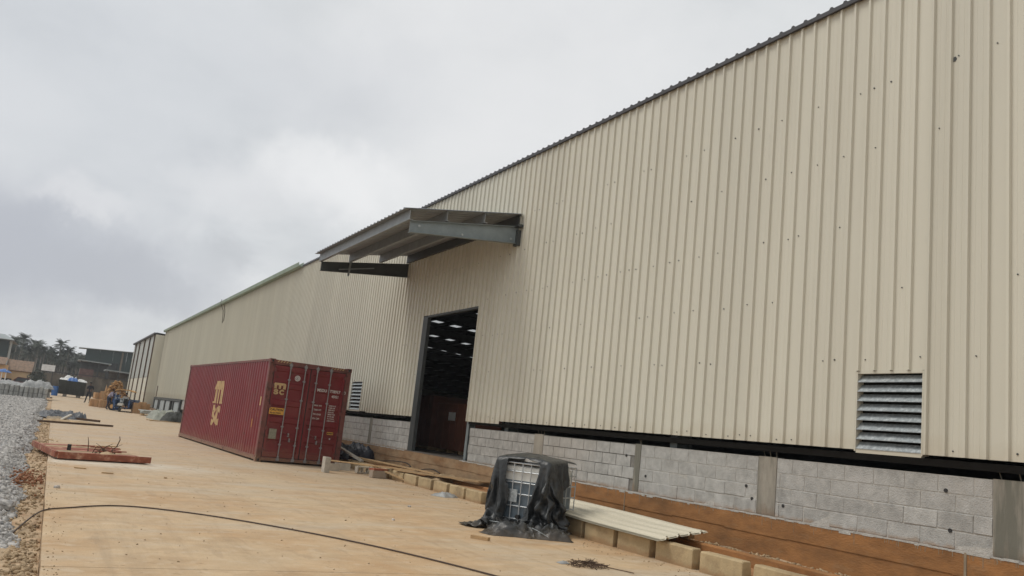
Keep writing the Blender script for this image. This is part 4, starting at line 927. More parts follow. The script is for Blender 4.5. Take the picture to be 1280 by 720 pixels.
# blue cargo tricycle, facing the camera
tc_ = thing('cargo_tricycle', 'blue cargo tricycle with an orange topped cab parked among the cartons', 'tricycle', (5.42, 76.2, zg(76)), rad(-18))
def tp(name, mb, m, smooth=False): return mb.build(name, M[m], tc_, keep=False, smooth=smooth)
for (x, y, w_) in ((0, -1.25, .10), (-.52, .75, .13), (.52, .75, .13)):
    b = MB(); 
    for k in range(16): pass
    b.tube([(x-w_/2, y, .29), (x+w_/2, y, .29)], .29, 16); wl = tp('wheel', b, 'rubber'); b = MB(); b.tube([(x-w_/2-.01, y, .29), (x+w_/2+.01, y, .29)], .15, 12); o = b.build('rim', M['galv'], wl, keep=False); 
b = MB(); b.tube([(-.1, -1.25, .29), (-.1, -1.02, 1.05)], .028, 6); b.tube([(.1, -1.25, .29), (.1, -1.02, 1.05)], .028, 6); b.tube([(-.38, -.9, 1.12), (-.1, -1.02, 1.06), (.1, -1.02, 1.06), (.38, -.9, 1.12)], .022, 6); tp('fork', b, 'galv')
b = MB(); b.extrude([(-.17, .50), (.17, .50), (.20, .62), (.12, .70), (-.12, .70), (-.20, .62)], -1.5, -1.0); tp('mudguard', b, 'cloth_white')
b = MB(); b.tube([(0, -1.15, .86), (0, -1.24, .86)], .10, 12); tp('headlight', b, 'galv')
b = MB(); b.extrude([(-.62, .35), (-.5, .32), (-.5, .95), (-.62, 1.0)], -1.0, .2); b.extrude([(.5, .32), (.62, .35), (.62, 1.0), (.5, .95)], -1.0, .2); b.box(-.5, .5, -.9, .3, .30, .36); tp('cab_side', b, 'blue_paint')
b = MB(); b.box(-.36, .36, -.35, .1, .60, .72); b.box(-.36, .36, .1, .2, .72, 1.1); tp('seat', b, 'rubber')
b = MB()
for x in (-.58, .58):
    b.tube([(x, -.95, .9), (x*.95, -.80, 1.66)], .02, 6); b.tube([(x, .2, .9), (x*.95, .2, 1.66)], .02, 6)
tp('post', b, 'galv')
b = MB(); b.extrude([(-.68, 1.64), (-.4, 1.74), (.4, 1.74), (.68, 1.64), (.68, 1.70), (.4, 1.81), (-.4, 1.81), (-.68, 1.70)], -1.0, .32); tp('cab_roof', b, 'straw')
b = MB(); b.box(-.68, .68, .3, 1.9, .5, .56); b.box(-.70, -.66, .3, 1.9, .56, 1.05); b.box(.66, .70, .3, 1.9, .56, 1.05); b.box(-.70, .70, 1.88, 1.92, .5, 1.05); b.box(-.70, .70, .28, .32, .5, 1.05); tp('cargo_box', b, 'blue_paint')
person('man in a white shirt sitting at the handlebars of the blue tricycle', (5.45, 76.4, zg(76)+.02), rad(-18), SIT, 'cloth_white', 'cloth_dark', .98)
b = MB(); b.box(-.35, .35, -.3, .3, 0, 1.28); 
r = thing('blue_locker', 'blue metal box standing between the bending man and the tricycle', 'box', (4.78, 77.2, zg(77)), .2)
b = MB(); b.box(-.22, .22, -.3, .3, .05, 1.22); b.build('body', M['blue_paint'], r, keep=False); b = MB(); b.box(-.24, .24, -.32, .32, 1.22, 1.3); b.build('lid', M['blue_paint'], r, keep=False)
b = MB(); b.box(-.14, -.05, -.315, -.3, .2, 1.1); b.build('door_strip', M['pale_sheet'], r, keep=False)
b = MB(); b.bar((4.7, 77.9, 0), (4.85, 77.9, 2.1), .06); tag(b.build('upright_post', M['wood']), 'thin upright timber post leaning behind the blue box', 'post')
b = MB(); b.tube([(4.55, 77.0, .34), (4.6, 77.1, .34)], .33, 16); r = tag(b.build('spare_tyre', M['rubber']), 'round dark tyre leaning behind the bending man', 'tyre'); b = MB(); b.tube([(4.54, 76.98, .34), (4.6, 77.1, .34)], .17, 14); b.build('rim', M['straw'], r)
# white sheet stack and the wrapped bale under a dark tarp
for k in range(4):
    b = MB(); b.box(-.75, .75, -1.3, 1.3, 0, .055); r = b.build('white_board', M['pale_sheet'], recalc=True); r.location = (6.95, 70.5, .17+.062*k); r.rotation_euler = (0, 0, -.12+.06*k); tag(r, ['lowest white board of the low stack beside the green bale', 'second white board from the bottom of the low stack', 'third white board from the bottom of the low stack', 'topmost white board of the low stack beside the green bale'][k], 'board', 'white boards stacked near the wall')
b = MB(); b.box(6.3, 6.42, 69.4, 71.6, 0, .165); b.box(7.4, 7.52, 69.4, 71.6, 0, .165); tag(b.build('stack_bearers', M['wood']), 'pair of timber bearers under the white board stack', 'bearers')
tag(crumple('wrapped_bale', 2.3, 5.2, .95, M['green_wrap'], 51, (7.25, 62.6, .0), nx=18, ny=24, rag=.1, fold=.5), 'long grey green wrapped bale lying in front of the far wall', 'bale')
tag(crumple('dark_tarp', 1.6, 2.4, .95, M['bin'], 57, (7.30, 58.8, .0), nx=18, ny=18, rag=.2), 'dark grey tarpaulin bunched over the near end of the green bale', 'tarpaulin')
for i, (a, c) in enumerate((((5.5, 57.5, .03), (7.4, 56.2, .05)), ((5.6, 56.3, .03), (6.7, 57.6, .04)))):
    b = MB(); b.bar(a, c, .12, .04); tag(b.build('ground_plank', M['wood']), ['longer thin plank on the road in front of the dark tarpaulin', 'shorter thin plank crossing under the longer one by the dark tarpaulin'][i], 'plank')
b = MB(); b.tube([(8.4, 72, 0), (8.2, 72, 1.2)], .04, 6)
def smooth_path(p, n=6):
    p = [Vector(q) for q in p]; o = []
    for i in range(len(p)-1):
        a, b_, c, d = p[max(0, i-1)], p[i], p[i+1], p[min(len(p)-1, i+2)]
        for k in range(n): t = k/n; o.append(.5*((2*b_)+(c-a)*t+(2*a-5*b_+4*c-d)*t*t+(3*b_-a-3*c+d)*t**3))
    return o+[p[-1]]

# ================================================================ SHIPPING CONTAINER (local: x across the doors, y along the length, z up)
ct = thing('shipping_container', 'maroon shipping container with tan letters on its side and grey lock rods on its doors', 'shipping container', (5.2685, 24.2413, 0.0), 0.0417)
CW, CL, CH = 2.438, 12.192, 2.896
def cp(name, mb, m, parent=None, smooth=False, bevel=0):
    return mb.build(name, m if isinstance(m, list) else M[m], parent or ct, keep=False, smooth=smooth, bevel=bevel)
# long side as corrugated sheet
def corr(y):      # depth of the side wall at y (inwards positive)
    t = ((y-.16) % .278)/.278
    if t < .26: return 0.0
    if t < .50: return .045*(t-.26)/.24
    if t < .76: return .045
    return .045*(1-(t-.76)/.24)
YS = [.16]
k = 0
while True:
    base = .16+.278*k
    if base > CL-.16: break
    for t in (0, .26, .50, .76): 
        q = base+.278*t
        if .16 < q < CL-.16: YS.append(q)
    k += 1
YS.append(CL-.16)
for x0, s in ((.012, 1), (CW-.012, -1)):
    b = MB()
    for a, c in zip(YS[:-1], YS[1:]):
        xa, xc = x0+s*corr(a), x0+s*corr(c); b.quad((xa, a, .15), (xa, a, CH-.07), (xc, c, CH-.07), (xc, c, .15))
    cp('side_panel', b, 'red', bevel=0) if s == 1 else cp('side_panel', b, 'red')
b = MB()
for a, c in zip(YS[:-1], YS[1:]): b.quad((.06, a, CH-.03+.4*corr(a)), (CW-.06, a, CH-.03+.4*corr(a)), (CW-.06, c, CH-.03+.4*corr(c)), (.06, c, CH-.03+.4*corr(c)))
cp('roof_panel', b, 'red')
b = MB(); b.box(.06, CW-.06, CL-.08, CL-.05, .15, CH-.06); cp('front_wall', b, 'red')
b = MB(); b.box(.06, CW-.06, .1, CL-.1, .12, .15); cp('underframe', b, 'black')
for x in (0, CW-.06):
    b = MB(); b.box(x, x+.06, .15, CL-.15, CH-.075, CH-.012); cp('top_rail', b, 'red_frame')
    b = MB(); b.box(x+.004, x+.05, .15, CL-.15, .065, .17); b.box(x-.0+.0, x+.06, .15, CL-.15, .05, .065); cp('bottom_rail', b, 'red_frame')
for x in (0, CW-.15):
    for y in (0, CL-.15):
        b = MB(); b.box(x+.006, x+.144, y+.006, y+.144, .12, CH-.12); cp('corner_post', b, 'red_frame', bevel=.006)
        for z in (0, CH-.118):
            b = MB(); b.box(x-.004, x+.158, y-.006, y+.168, z, z+.118); c = cp('corner_casting', b, 'red_frame', bevel=.008)
            if y == 0:
                b = MB(); b.tube([(x+.077, -.008, z+.03), (x+.077, -.0085, z+.09)], .028, 10); b.box(x+.05, x+.104, -.0085, -.006, z+.035, z+.085); b.build('aperture', M['black'], c, keep=False)
b = MB(); b.box(.15, CW-.15, .0, .12, CH-.155, CH-.02); cp('door_header', b, 'red_frame', bevel=.006)
b = MB(); b.box(.15, CW-.15, .0, .12, .045, .14); cp('door_sill', b, 'red_frame', bevel=.006)
for x0 in (.20, 1.80):
    for k in range(5):
        b = MB(); x = x0+k*.085; b.quad((x, -.003, CH-.085), (x+.035, -.003, CH-.085), (x+.075, -.003, CH-.03), (x+.04, -.003, CH-.03)); cp('hazard_stripe', b, 'logo')
# doors: frame with five shallow horizontal troughs
ZB, ZT = .155, CH-.17
DOORS = []
for i, (x0, x1) in enumerate(((.155, CW/2-.006), (CW/2+.006, CW-.155))):
    b = MB(); fw_ = .075
    prof = [(ZB+fw_, .0)]
    zs = np.linspace(ZB+fw_, ZT-fw_, 6)
    for z in zs[1:]:
        za = z-(zs[1]-zs[0]); prof += [(za+.06, .0), (za+.10, .030), (z-.10, .030), (z-.06, .0)]
    prof.append((ZT-fw_, .0))
    yb = .035
    for (z0_, d0), (z1_, d1) in zip(prof[:-1], prof[1:]):
        if z1_-z0_ < 1e-5: continue
        b.quad((x0+fw_, yb+d0, z0_), (x1-fw_, yb+d0, z0_), (x1-fw_, yb+d1, z1_), (x0+fw_, yb+d1, z1_))
    b.box(x0, x0+fw_, .018, .07, ZB, ZT); b.box(x1-fw_, x1, .018, .07, ZB, ZT); b.box(x0+fw_, x1-fw_, .02, .068, ZB, ZB+fw_); b.box(x0+fw_, x1-fw_, .02, .068, ZT-fw_, ZT)
    DOORS.append(cp('door', b, 'red'))
    b = MB(); b.box(x0-.004, x0+.006, .008, .02, ZB, ZT); b.box(x1-.006, x1+.004, .008, .02, ZB, ZT); b.build('gasket', M['black'], DOORS[-1], keep=False)
for i, x in enumerate((.61, 1.045, 1.405, 1.815)):
    d = DOORS[0 if i < 2 else 1]
    b = MB(); b.tube([(x, -.022, .06), (x, -.022, CH-.06)], .0165, 8); b.build('lock_rod', M['rod'], d, keep=False)
    b = MB()
    for z in (.10, CH-.13): b.box(x-.045, x+.045, -.035, 0, z-.035, z+.035); b.box(x-.025, x+.025, -.045, -.0, z+(.03 if z < 1 else -.10), z+(.10 if z < 1 else -.03))
    b.build('cam_keeper', M['rod'], d, keep=False)
    for z in (.52, 1.02, 1.80, 2.35): b = MB(); b.box(x-.036, x+.036, -.03, .018, z-.022, z+.022); b.build('rod_bracket', M['rod'], d, keep=False)
for i, (x, z) in enumerate(((.80, .80), (.845, .66), (1.60, .80), (1.645, .66))):
    b = MB(); b.box(x, x+.035, -.035, .03, z-.05, z+.05); b.build('handle_hub', M['rod'], DOORS[i//2], keep=False)
for i, (xa, xb, z) in enumerate(((.61, .83, .90), (.86, 1.045, .60), (1.405, 1.62, .90), (1.66, 1.815, .60))):
    b = MB(); b.bar((xa, -.04, z), (xb, -.045, z-.12 if i % 2 == 0 else z+.06), .03, .012); b.build('door_handle', M['red_frame'], DOORS[i//2], keep=False)
for x in (.168, CW-.168):
    for z in (.35, .95, 1.55, 2.15, 2.6): b = MB(); b.tube([(x, .0, z-.05), (x, .0, z+.05)], .02, 8); b.box(x-.04, x+.04, .0, .02, z-.045, z+.045); b.build('hinge', M['red_frame'], DOORS[0 if x < 1 else 1], keep=False)
# --- logo mask: an m over s and c, drawn by thick strokes
def seg_d(px, py, a, c):
    vx, vy = c[0]-a[0], c[1]-a[1]; t = max(0, min(1, ((px-a[0])*vx+(py-a[1])*vy)/(vx*vx+vy*vy))); return math.hypot(px-a[0]-t*vx, py-a[1]-t*vy)
def arc(cx, cy, rx, ry, a0, a1, n=14): return [(cx+rx*math.cos(rad(a0+(a1-a0)*i/n)), cy+ry*math.sin(rad(a0+(a1-a0)*i/n))) for i in range(n+1)]
S_ = arc(.245, .315, .125, .075, 20, 270, 12)[:]+arc(.245, .145, .135, .085, 90, -160, 12)
C_ = arc(.735, .23, .165, .16, 52, 308, 18)
def in_logo(u, v):        # u, v in 0..1, v up
    if v > .49:           # m
        if v > .80:
            if u < .22 and v > .86 and math.hypot(u-.22, v-.86) > .19 and u < .1: return False
            if math.hypot(max(0, u-.86), max(0, v-.86)) > .13: return False
            if abs(u-.30) < .0 : return False
            return .02 < u < .99
        return (.06 < u < .26) or (.415 < u < .60) or (.76 < u < .99) or (v < .53 and (u < .33 or u > .72))
    for P_ in (S_, C_):
        for a, c in zip(P_[:-1], P_[1:]):
            if seg_d(u, v, a, c) < .063: return True
    return False
def logo_flat(x0, x1, z0, z1, y, nx, nz, parent):
    b = MB()
    for i in range(nx):
        run = None
        for j in range(nz+1):
            on = j < nz and in_logo((i+.5)/nx, (j+.5)/nz)
            if on and run is None: run = j
            if not on and run is not None:
                a, c = x0+(x1-x0)*i/nx, x0+(x1-x0)*(i+1)/nx; p, q = z0+(z1-z0)*run/nz, z0+(z1-z0)*j/nz
                b.quad((a, y, p), (c, y, p), (c, y, q), (a, y, q)); run = None
    return b.build('logo', M['logo'], parent, keep=False, recalc=False)
logo_flat(.20, .56, 1.90, 2.23, .012, 60, 50, DOORS[0])
# the painted side logo follows every corrugation
b = MB(); ya, yb, za, zb_ = 5.42, 6.85, .72, 2.26; nz = 130
cut = sorted(set([round(ya+(yb-ya)*i/170, 4) for i in range(171)]+[round(q, 4) for q in YS if ya < q < yb]))
for a, c in zip(cut[:-1], cut[1:]):
    u = 1-((a+c)/2-ya)/(yb-ya); run = None
    for j in range(nz+1):
        on = j < nz and in_logo(u, (j+.5)/nz)
        if on and run is None: run = j
        if not on and run is not None:
            p, q = za+(zb_-za)*run/nz, za+(zb_-za)*j/nz; e = .0025
            b.quad((.012-e+corr(a), a, p), (.012-e+corr(c), c, p), (.012-e+corr(c), c, q), (.012-e+corr(a), a, q)); run = None
b.build('logo', M['logo'], ct, keep=False, recalc=False)
def side_patch(y0, y1, z0, z1, m, name, e=.003):
    b = MB(); cut = [y0]+[q for q in YS if y0 < q < y1]+[y1]
    for a, c in zip(cut[:-1], cut[1:]): b.quad((.012-e+corr(a), a, z0), (.012-e+corr(c), c, z0), (.012-e+corr(c), c, z1), (.012-e+corr(a), a, z1))
    return b.build(name, M[m], ct, keep=False, recalc=False)
side_patch(.80, .93, .90, 1.17, 'yellow', 'height_label'); side_patch(1.02, 1.12, .90, 1.15, 'yellow', 'height_label')
for z in (.95, 1.03, 1.10): side_patch(.82, .91, z, z+.018, 'black', 'label_print', .0045)
side_patch(.50, .60, 1.22, 1.34, 'yellow', 'warning_label'); side_patch(.42, .50, 1.55, 1.8, 'logo', 'scuffed_number')
def txt(s, x, z, size, m, y=.010, bold=0.0, parent=None, sp=1.0):
    me = text_mesh(s, size, M[m], bold); o = meshobj('lettering', me, parent or DOORS[1]); o.location = (x, y, z); o.rotation_euler = (math.pi/2, 0, 0); o.scale = (sp, 1, 1); return o
txt('MSDU', 1.475, 2.13, .115, 'white_print', bold=.004, sp=.95); txt('778917', 1.86, 2.13, .115, 'white_print', bold=.004, sp=.92); txt('0', 2.285, 2.13, .115, 'white_print', bold=.004, parent=ct, y=.001)
txt('45G1', 1.93, 1.99, .10, 'white_print', bold=.004)
for k, s in enumerate(('MAX. WT.', 'TARE WT.', 'PAYLOAD', 'CU. CAP.')): txt(s, 1.45, 1.70-.125*k, .062, 'white_print', bold=.002, sp=.85)
for k, s in enumerate(('32500 KGS', '71650 LBS', '3870 KGS', '8530 LBS', '28630 KGS', '63120 LBS', '76.4 CU.M', '2700 CU.FT')): txt(s, 1.885, 1.735-.0625*k, .050, 'white_print', bold=.0015, sp=.95)
b = MB(); b.box(.18, .60, .002, .006, 1.345, 1.53); lb = b.build('caution_label', M['yellow'], DOORS[0], keep=False)
txt('CAUTION', .20, 1.445, .085, 'black', y=-.001, bold=.003, parent=DOORS[0], sp=.98); txt('9ft 6in HIGH', .20, 1.365, .06, 'black', y=-.001, bold=.002, parent=DOORS[0], sp=.98)
b = MB(); b.box(.265, .475, .002, .008, .66, .94); b.build('data_plate', M['plate'], DOORS[0], keep=False)
b = MB(); b.tube([(.85, .010, 2.42), (.85, .002, 2.42)], .082, 20); b.build('round_sticker', M['white_print'], DOORS[0], keep=False)
b = MB()
for k in range(20):
    a0, a1 = k*.314, (k+1)*.314; b.quad(*[(.85+q*math.cos(a), .0008, 2.42+q*math.sin(a)) for (q, a) in ((.042, a0), (.055, a0), (.055, a1), (.042, a1))])
b.box(.835, .865, .0003, .0012, 2.395, 2.445); b.build('sticker_print', M['rod'], DOORS[0], keep=False)
b = MB(); b.box(1.945, 2.13, .002, .006, .92, .995); b.build('yellow_label', M['yellow'], DOORS[1], keep=False)
for k in range(4): b = MB(); b.box(1.955+k*.043, 1.985+k*.043, .0, .0018, .935, .98); b.build('label_print', M['black'], DOORS[1], keep=False)
b = MB(); b.tube([(2.05, .010, .80), (2.05, .003, .80)], .022, 10); b.build('round_mark', M['white_print'], DOORS[1], keep=False)

# ================================================================ KERB ROW, DRAIN WALL, DRAIN
b = MB(); dr = MB()
ys_ = [4+.6*i for i in range(0, 62)]
def dw_x(y): return kerb_x(y)+.69
for y0, y1 in zip(ys_[:-1], ys_[1:]):
    xa, xb = dw_x(y0), dw_x(y1); zt = .262
    for (o0, o1, z0_, z1_) in ((0, 0, -.3, zt), ):
        b.quad((xa, y0, -.3), (xa, y0, zt-.02), (xb, y1, zt-.02), (xb, y1, -.3)); b.quad((xa, y0, zt-.02), (xa+.015, y0, zt), (xb+.015, y1, zt), (xb, y1, zt-.02))
        b.quad((xa+.015, y0, zt), (xa+.095, y0, zt), (xb+.095, y1, zt), (xb+.015, y1, zt)); b.quad((xa+.11, y0, -.3), (xb+.11, y1, -.3), (xb+.11, y1, zt-.015), (xa+.11, y0, zt-.015)); b.quad((xa+.11, y0, zt-.015), (xb+.11, y1, zt-.015), (xb+.095, y1, zt), (xa+.095, y0, zt))
tag(b.build('drain_wall', M['foundation'], recalc=False), 'low stained concrete drain wall running behind the kerb blocks', 'wall')
v = []; f = []; ny = 70
for j in range(ny+1):
    y = 4+36*j/ny
    for i in range(7):
        t = i/6; x0_ = dw_x(y)+.10; x = x0_+(W-.04-x0_)*t; v.append((x, y, .17+.05*noise.noise(Vector((x*4, y*3, 0)))+.03*abs(noise.noise(Vector((x*13, y*11, 0))))-.03*(1-abs(t-.5)*2)))
for j in range(ny):
    for i in range(6): a = j*7+i; f.append((a, a+1, a+8, a+7))
sheet('drain_bed', v, f, M['soil'])
P = []; S = []
for _ in range(3600):
    y = 4+random.random()*26; x = dw_x(y)+.12+random.random()*(W-.06-dw_x(y)-.14); P.append((x, y, .185+.05*noise.noise(Vector((x*4, y*3, 0))))); S.append(random.uniform(.012, .05))
tag(scatter('drain_rubble', np.array(P), np.array(S), M['clod'], .6, 8), 'stony rubble lying in the drain at the wall foot', 'rubble', kind='stuff')
# orange soil between kerbs and drain wall
v = []; f = []
for j in range(ny+1):
    y = 4+36*j/ny
    for i in range(5):
        x = kerb_x(y)+.13+i*.14; v.append((x, y, .10+.04*noise.noise(Vector((x*3, y*2, 4)))+(.10 if y > 13.3 else 0)*min(1, (y-13.3)/2.5 if y > 13.3 else 0)))
for j in range(ny):
    for i in range(4): a = j*5+i; f.append((a, a+1, a+6, a+5))
sheet('kerb_backfill', v, f, mat('orange backfill soil', (.36, .19, .085), 1, 0, .25, 3, .9, 14))
# individual precast kerbs; each has a battered back and a gap before the next
def kerb_mesh(s):
    r = random.Random(s); Lk = .755; v = []; b = MB(); T = .15; H = .262
    prof = [(0, 0), (0, H-.02), (.018, H), (T-.01, H), (T, H-.01), (T+.03, 0)]
    n = len(prof); cuts = [0, .012, .27, .54, Lk-.012, Lk]
    for ci, y in enumerate(cuts):
        ins = .008 if ci in (0, len(cuts)-1) else 0
        for (x, z) in prof: b.v.append((x+ins*(1 if x < .1 else -1)+r.uniform(-.003, .003), y, max(0, z-ins+r.uniform(-.003, .003)) if z > 0 else 0))
    for c in range(len(cuts)-1):
        for k in range(n): b.f.append((c*n+k, c*n+(k+1) % n, (c+1)*n+(k+1) % n, (c+1)*n+k)); b.mi.append(0)
    b.f.append(tuple(range(n))); b.f.append(tuple((len(cuts)-1)*n+k for k in range(n))); b.mi += [0, 0]
    me = b.mesh('kerb_block', M['kerb']); bm = bmesh.new(); bm.from_mesh(me); bmesh.ops.recalc_face_normals(bm, faces=bm.faces[:]); bm.to_mesh(me); bm.free(); return me
km = [kerb_mesh(s) for s in range(5)]
ky = [5.15, 6.04, 6.94, 7.85, 8.77, 9.66, 10.52, 11.42, 12.33, 13.22, 14.12, 15.03, 15.92, 16.80, 17.70, 18.62, 19.5, 20.4, 21.3, 22.15, 23.0, 23.9, 24.8, 25.7, 26.6, 27.5]
klab = {5.15: 'kerb block wholly below the picture edge, nearest of the row', 6.04: 'kerb block just under the bottom edge of the picture', 12.33: 'kerb block hidden directly behind the caged tank', 8.77: 'kerb block whose near end shows just left of the overhanging cream sheets', 7.85: 'kerb block nearest the camera in full view at the lower edge', 6.94: 'kerb block cut by the bottom edge of the picture', 9.66: 'kerb block shaded under the near end of the cream sheets', 10.52: 'kerb block under the middle of the cream sheets', 11.42: 'kerb block just right of the caged water tank'}
for i, y in enumerate(ky):
    x = kerb_x(y+.4); sl = (kerb_x(y+.8)-kerb_x(y))/.8
    o = meshobj('kerb_block', km[i % 5]); o.location = (x+random.uniform(-.012, .012), y+random.uniform(-.01, .01), .0); o.rotation_euler = (0, random.uniform(-.02, .02), -math.atan(sl)+random.uniform(-.018, .018))
    if y > 14: o.scale = (1, 1, .92)
    tag(o, klab.get(y, 'tan precast kerb block, '+(ORD[i-8]+' in the row beyond the tank towards the container')), 'kerb block', 'precast kerb blocks along the road edge')

# ================================================================ CREAM ROOFING SHEETS LYING ON THE KERBS
P0 = Vector((7.50, 9.23, .285)); P1 = Vector((8.56, 9.50, .405)); LV = Vector((.22, 4.15, .01))
for si in range(3):
    b = MB(); prof = [(0, 0)]
    for k in range(4): q = .12+.245*k; prof += [(q-.03, 0), (q-.014, .026), (q+.014, .026), (q+.03, 0)]
    prof.append((1.0, 0)); wd = (P1-P0); ln = wd.length; off = Vector((.012*si, (.05, 0, .03)[si], .012*si-.012)); nz_ = 12
    def pt(a, d, t):
        sag = -.02*math.sin(t*math.pi*2.2)+.012*math.sin(a*5+t*9)
        return P0+off+wd*(a*1.0)+LV*t+Vector((0, 0, d+sag*.6))
    for t0 in range(nz_):
        ta, tb = t0/nz_, (t0+1)/nz_
        for (a, d), (c, e) in zip(prof[:-1], prof[1:]):
            q = [pt(a, d, ta), pt(c, e, ta), pt(c, e, tb), pt(a, d, tb)]; b.quad(*q); b.quad(*[p-Vector((0, 0, .0025)) for p in q[::-1]])
            if t0 == 0: b.quad(pt(a, d, 0), pt(a, d-.0025, 0), pt(c, e-.0025, 0), pt(c, e, 0))
    tag(b.build('roofing_sheet', M['cream_sheet'], recalc=False), ['bottom cream ribbed sheet of the stack lying on the kerbs', 'middle cream ribbed sheet of the stack lying on the kerbs', 'topmost cream ribbed sheet lying across the kerb blocks'][si], 'metal sheet', 'cream sheets stacked on the kerbs')
b = MB(); b.bar((7.75, 10.2, .30), (8.6, 10.3, .33), .07, .06) if False else b.box(8.42, 8.54, 9.75, 10.0, .262, .36); b.box(8.42, 8.54, 12.3, 12.5, .262, .36); tag(b.build('sheet_packer', M['wood']), 'short timber packer under the cream sheets on the drain wall', 'timber')

# ================================================================ CAGED TANK AND ITS TARPAULIN
ta = rad(60); tk = thing('caged_tank', 'white caged liquid tank half full of dark liquid beside the kerb', 'tank', (7.27, 12.25, 0), math.pi/2-ta)
def kp(name, mb, m, parent=None, smooth=False, bevel=0): return mb.build(name, M[m], parent or tk, keep=False, smooth=smooth, bevel=bevel)
HS = .485
b = MB()
for y in (-HS+.02, -.07, HS-.16): b.box(-HS, HS, y, y+.14, .0, .025)
for x in (-HS, -.07, HS-.14):
    for y in (-HS+.02, -.07, HS-.16): b.box(x, x+.14, y, y+.14, .025, .10)
b.box(-HS, HS, -HS, HS, .10, .13); kp('pallet', b, 'pallet_black')
def rbox(h0, h1, s, rr=.09, top=False):
    b = MB(); pts = []
    for (cx, cy, a0) in ((1, 1, 0), (-1, 1, 90), (-1, -1, 180), (1, -1, 270)):
        for k in range(6): a = rad(a0+k*18); pts.append((cx*(s-rr)+rr*math.cos(a), cy*(s-rr)+rr*math.sin(a)))
    zs = [h0, h1] if not top else [h0, h1-.07, h1-.02, h1]; sc__ = [1, 1] if not top else [1, 1, .975, .90]
    n = len(pts)
    for z, q in zip(zs, sc__):
        for p in pts: b.v.append((p[0]*q, p[1]*q, z))
    for i in range(len(zs)-1):
        for k in range(n): b.f.append((i*n+k, i*n+(k+1) % n, (i+1)*n+(k+1) % n, (i+1)*n+k)); b.mi.append(0)
    b.f.append(tuple((len(zs)-1)*n+k for k in range(n))); b.f.append(tuple(range(n))[::-1]); b.mi += [0, 0]; return b
kp('tank_lower', rbox(.135, .76, HS-.035), 'tank_fluid', smooth=False); kp('tank_upper', rbox(.7605, 1.0, HS-.035, top=True), 'tank_white')
b = MB(); b.tube([(0, 0, 1.0), (0, 0, 1.035)], .11, 16); kp('filler_cap', b, 'black')
b = MB(); b.tube([(-HS+.02, .0, .20), (-HS-.05, .0, .20)], .035, 10); kp('outlet_valve', b, 'black')
zr = [.16, .36, .55, .73, .90, 1.035]
for z in zr:
    b = MB(); r_ = .011 if z < 1 else .014; c = HS-.01; b.tube([(-c, -c, z), (c, -c, z), (c, c, z), (-c, c, z), (-c, -c, z)], r_, 6, cap=False); kp('cage_hoop', b, 'cage')
for k in range(7):
    t = -HS+.01+(2*HS-.02)*k/6
    for (x, y) in ((t, -HS), (t, HS), (-HS, t), (HS, t)):
        if abs(x) == HS and k in (0, 6): continue
        b = MB(); b.tube([(x*1.0, y, .13), (x, y, 1.04)], .009, 6); kp('cage_bar', b, 'cage')
for t in (-.16, .16): b = MB(); b.bar((t, -HS, 1.045), (t, HS, 1.045), .03, .012); kp('top_strap', b, 'cage')
b = MB(); b.box(-.12, .17, -HS-.016, -HS-.012, .60, .70) if False else b.box(-HS-.015, -HS-.012, .05, .25, .42, .62); kp('cage_plate', b, 'galv')
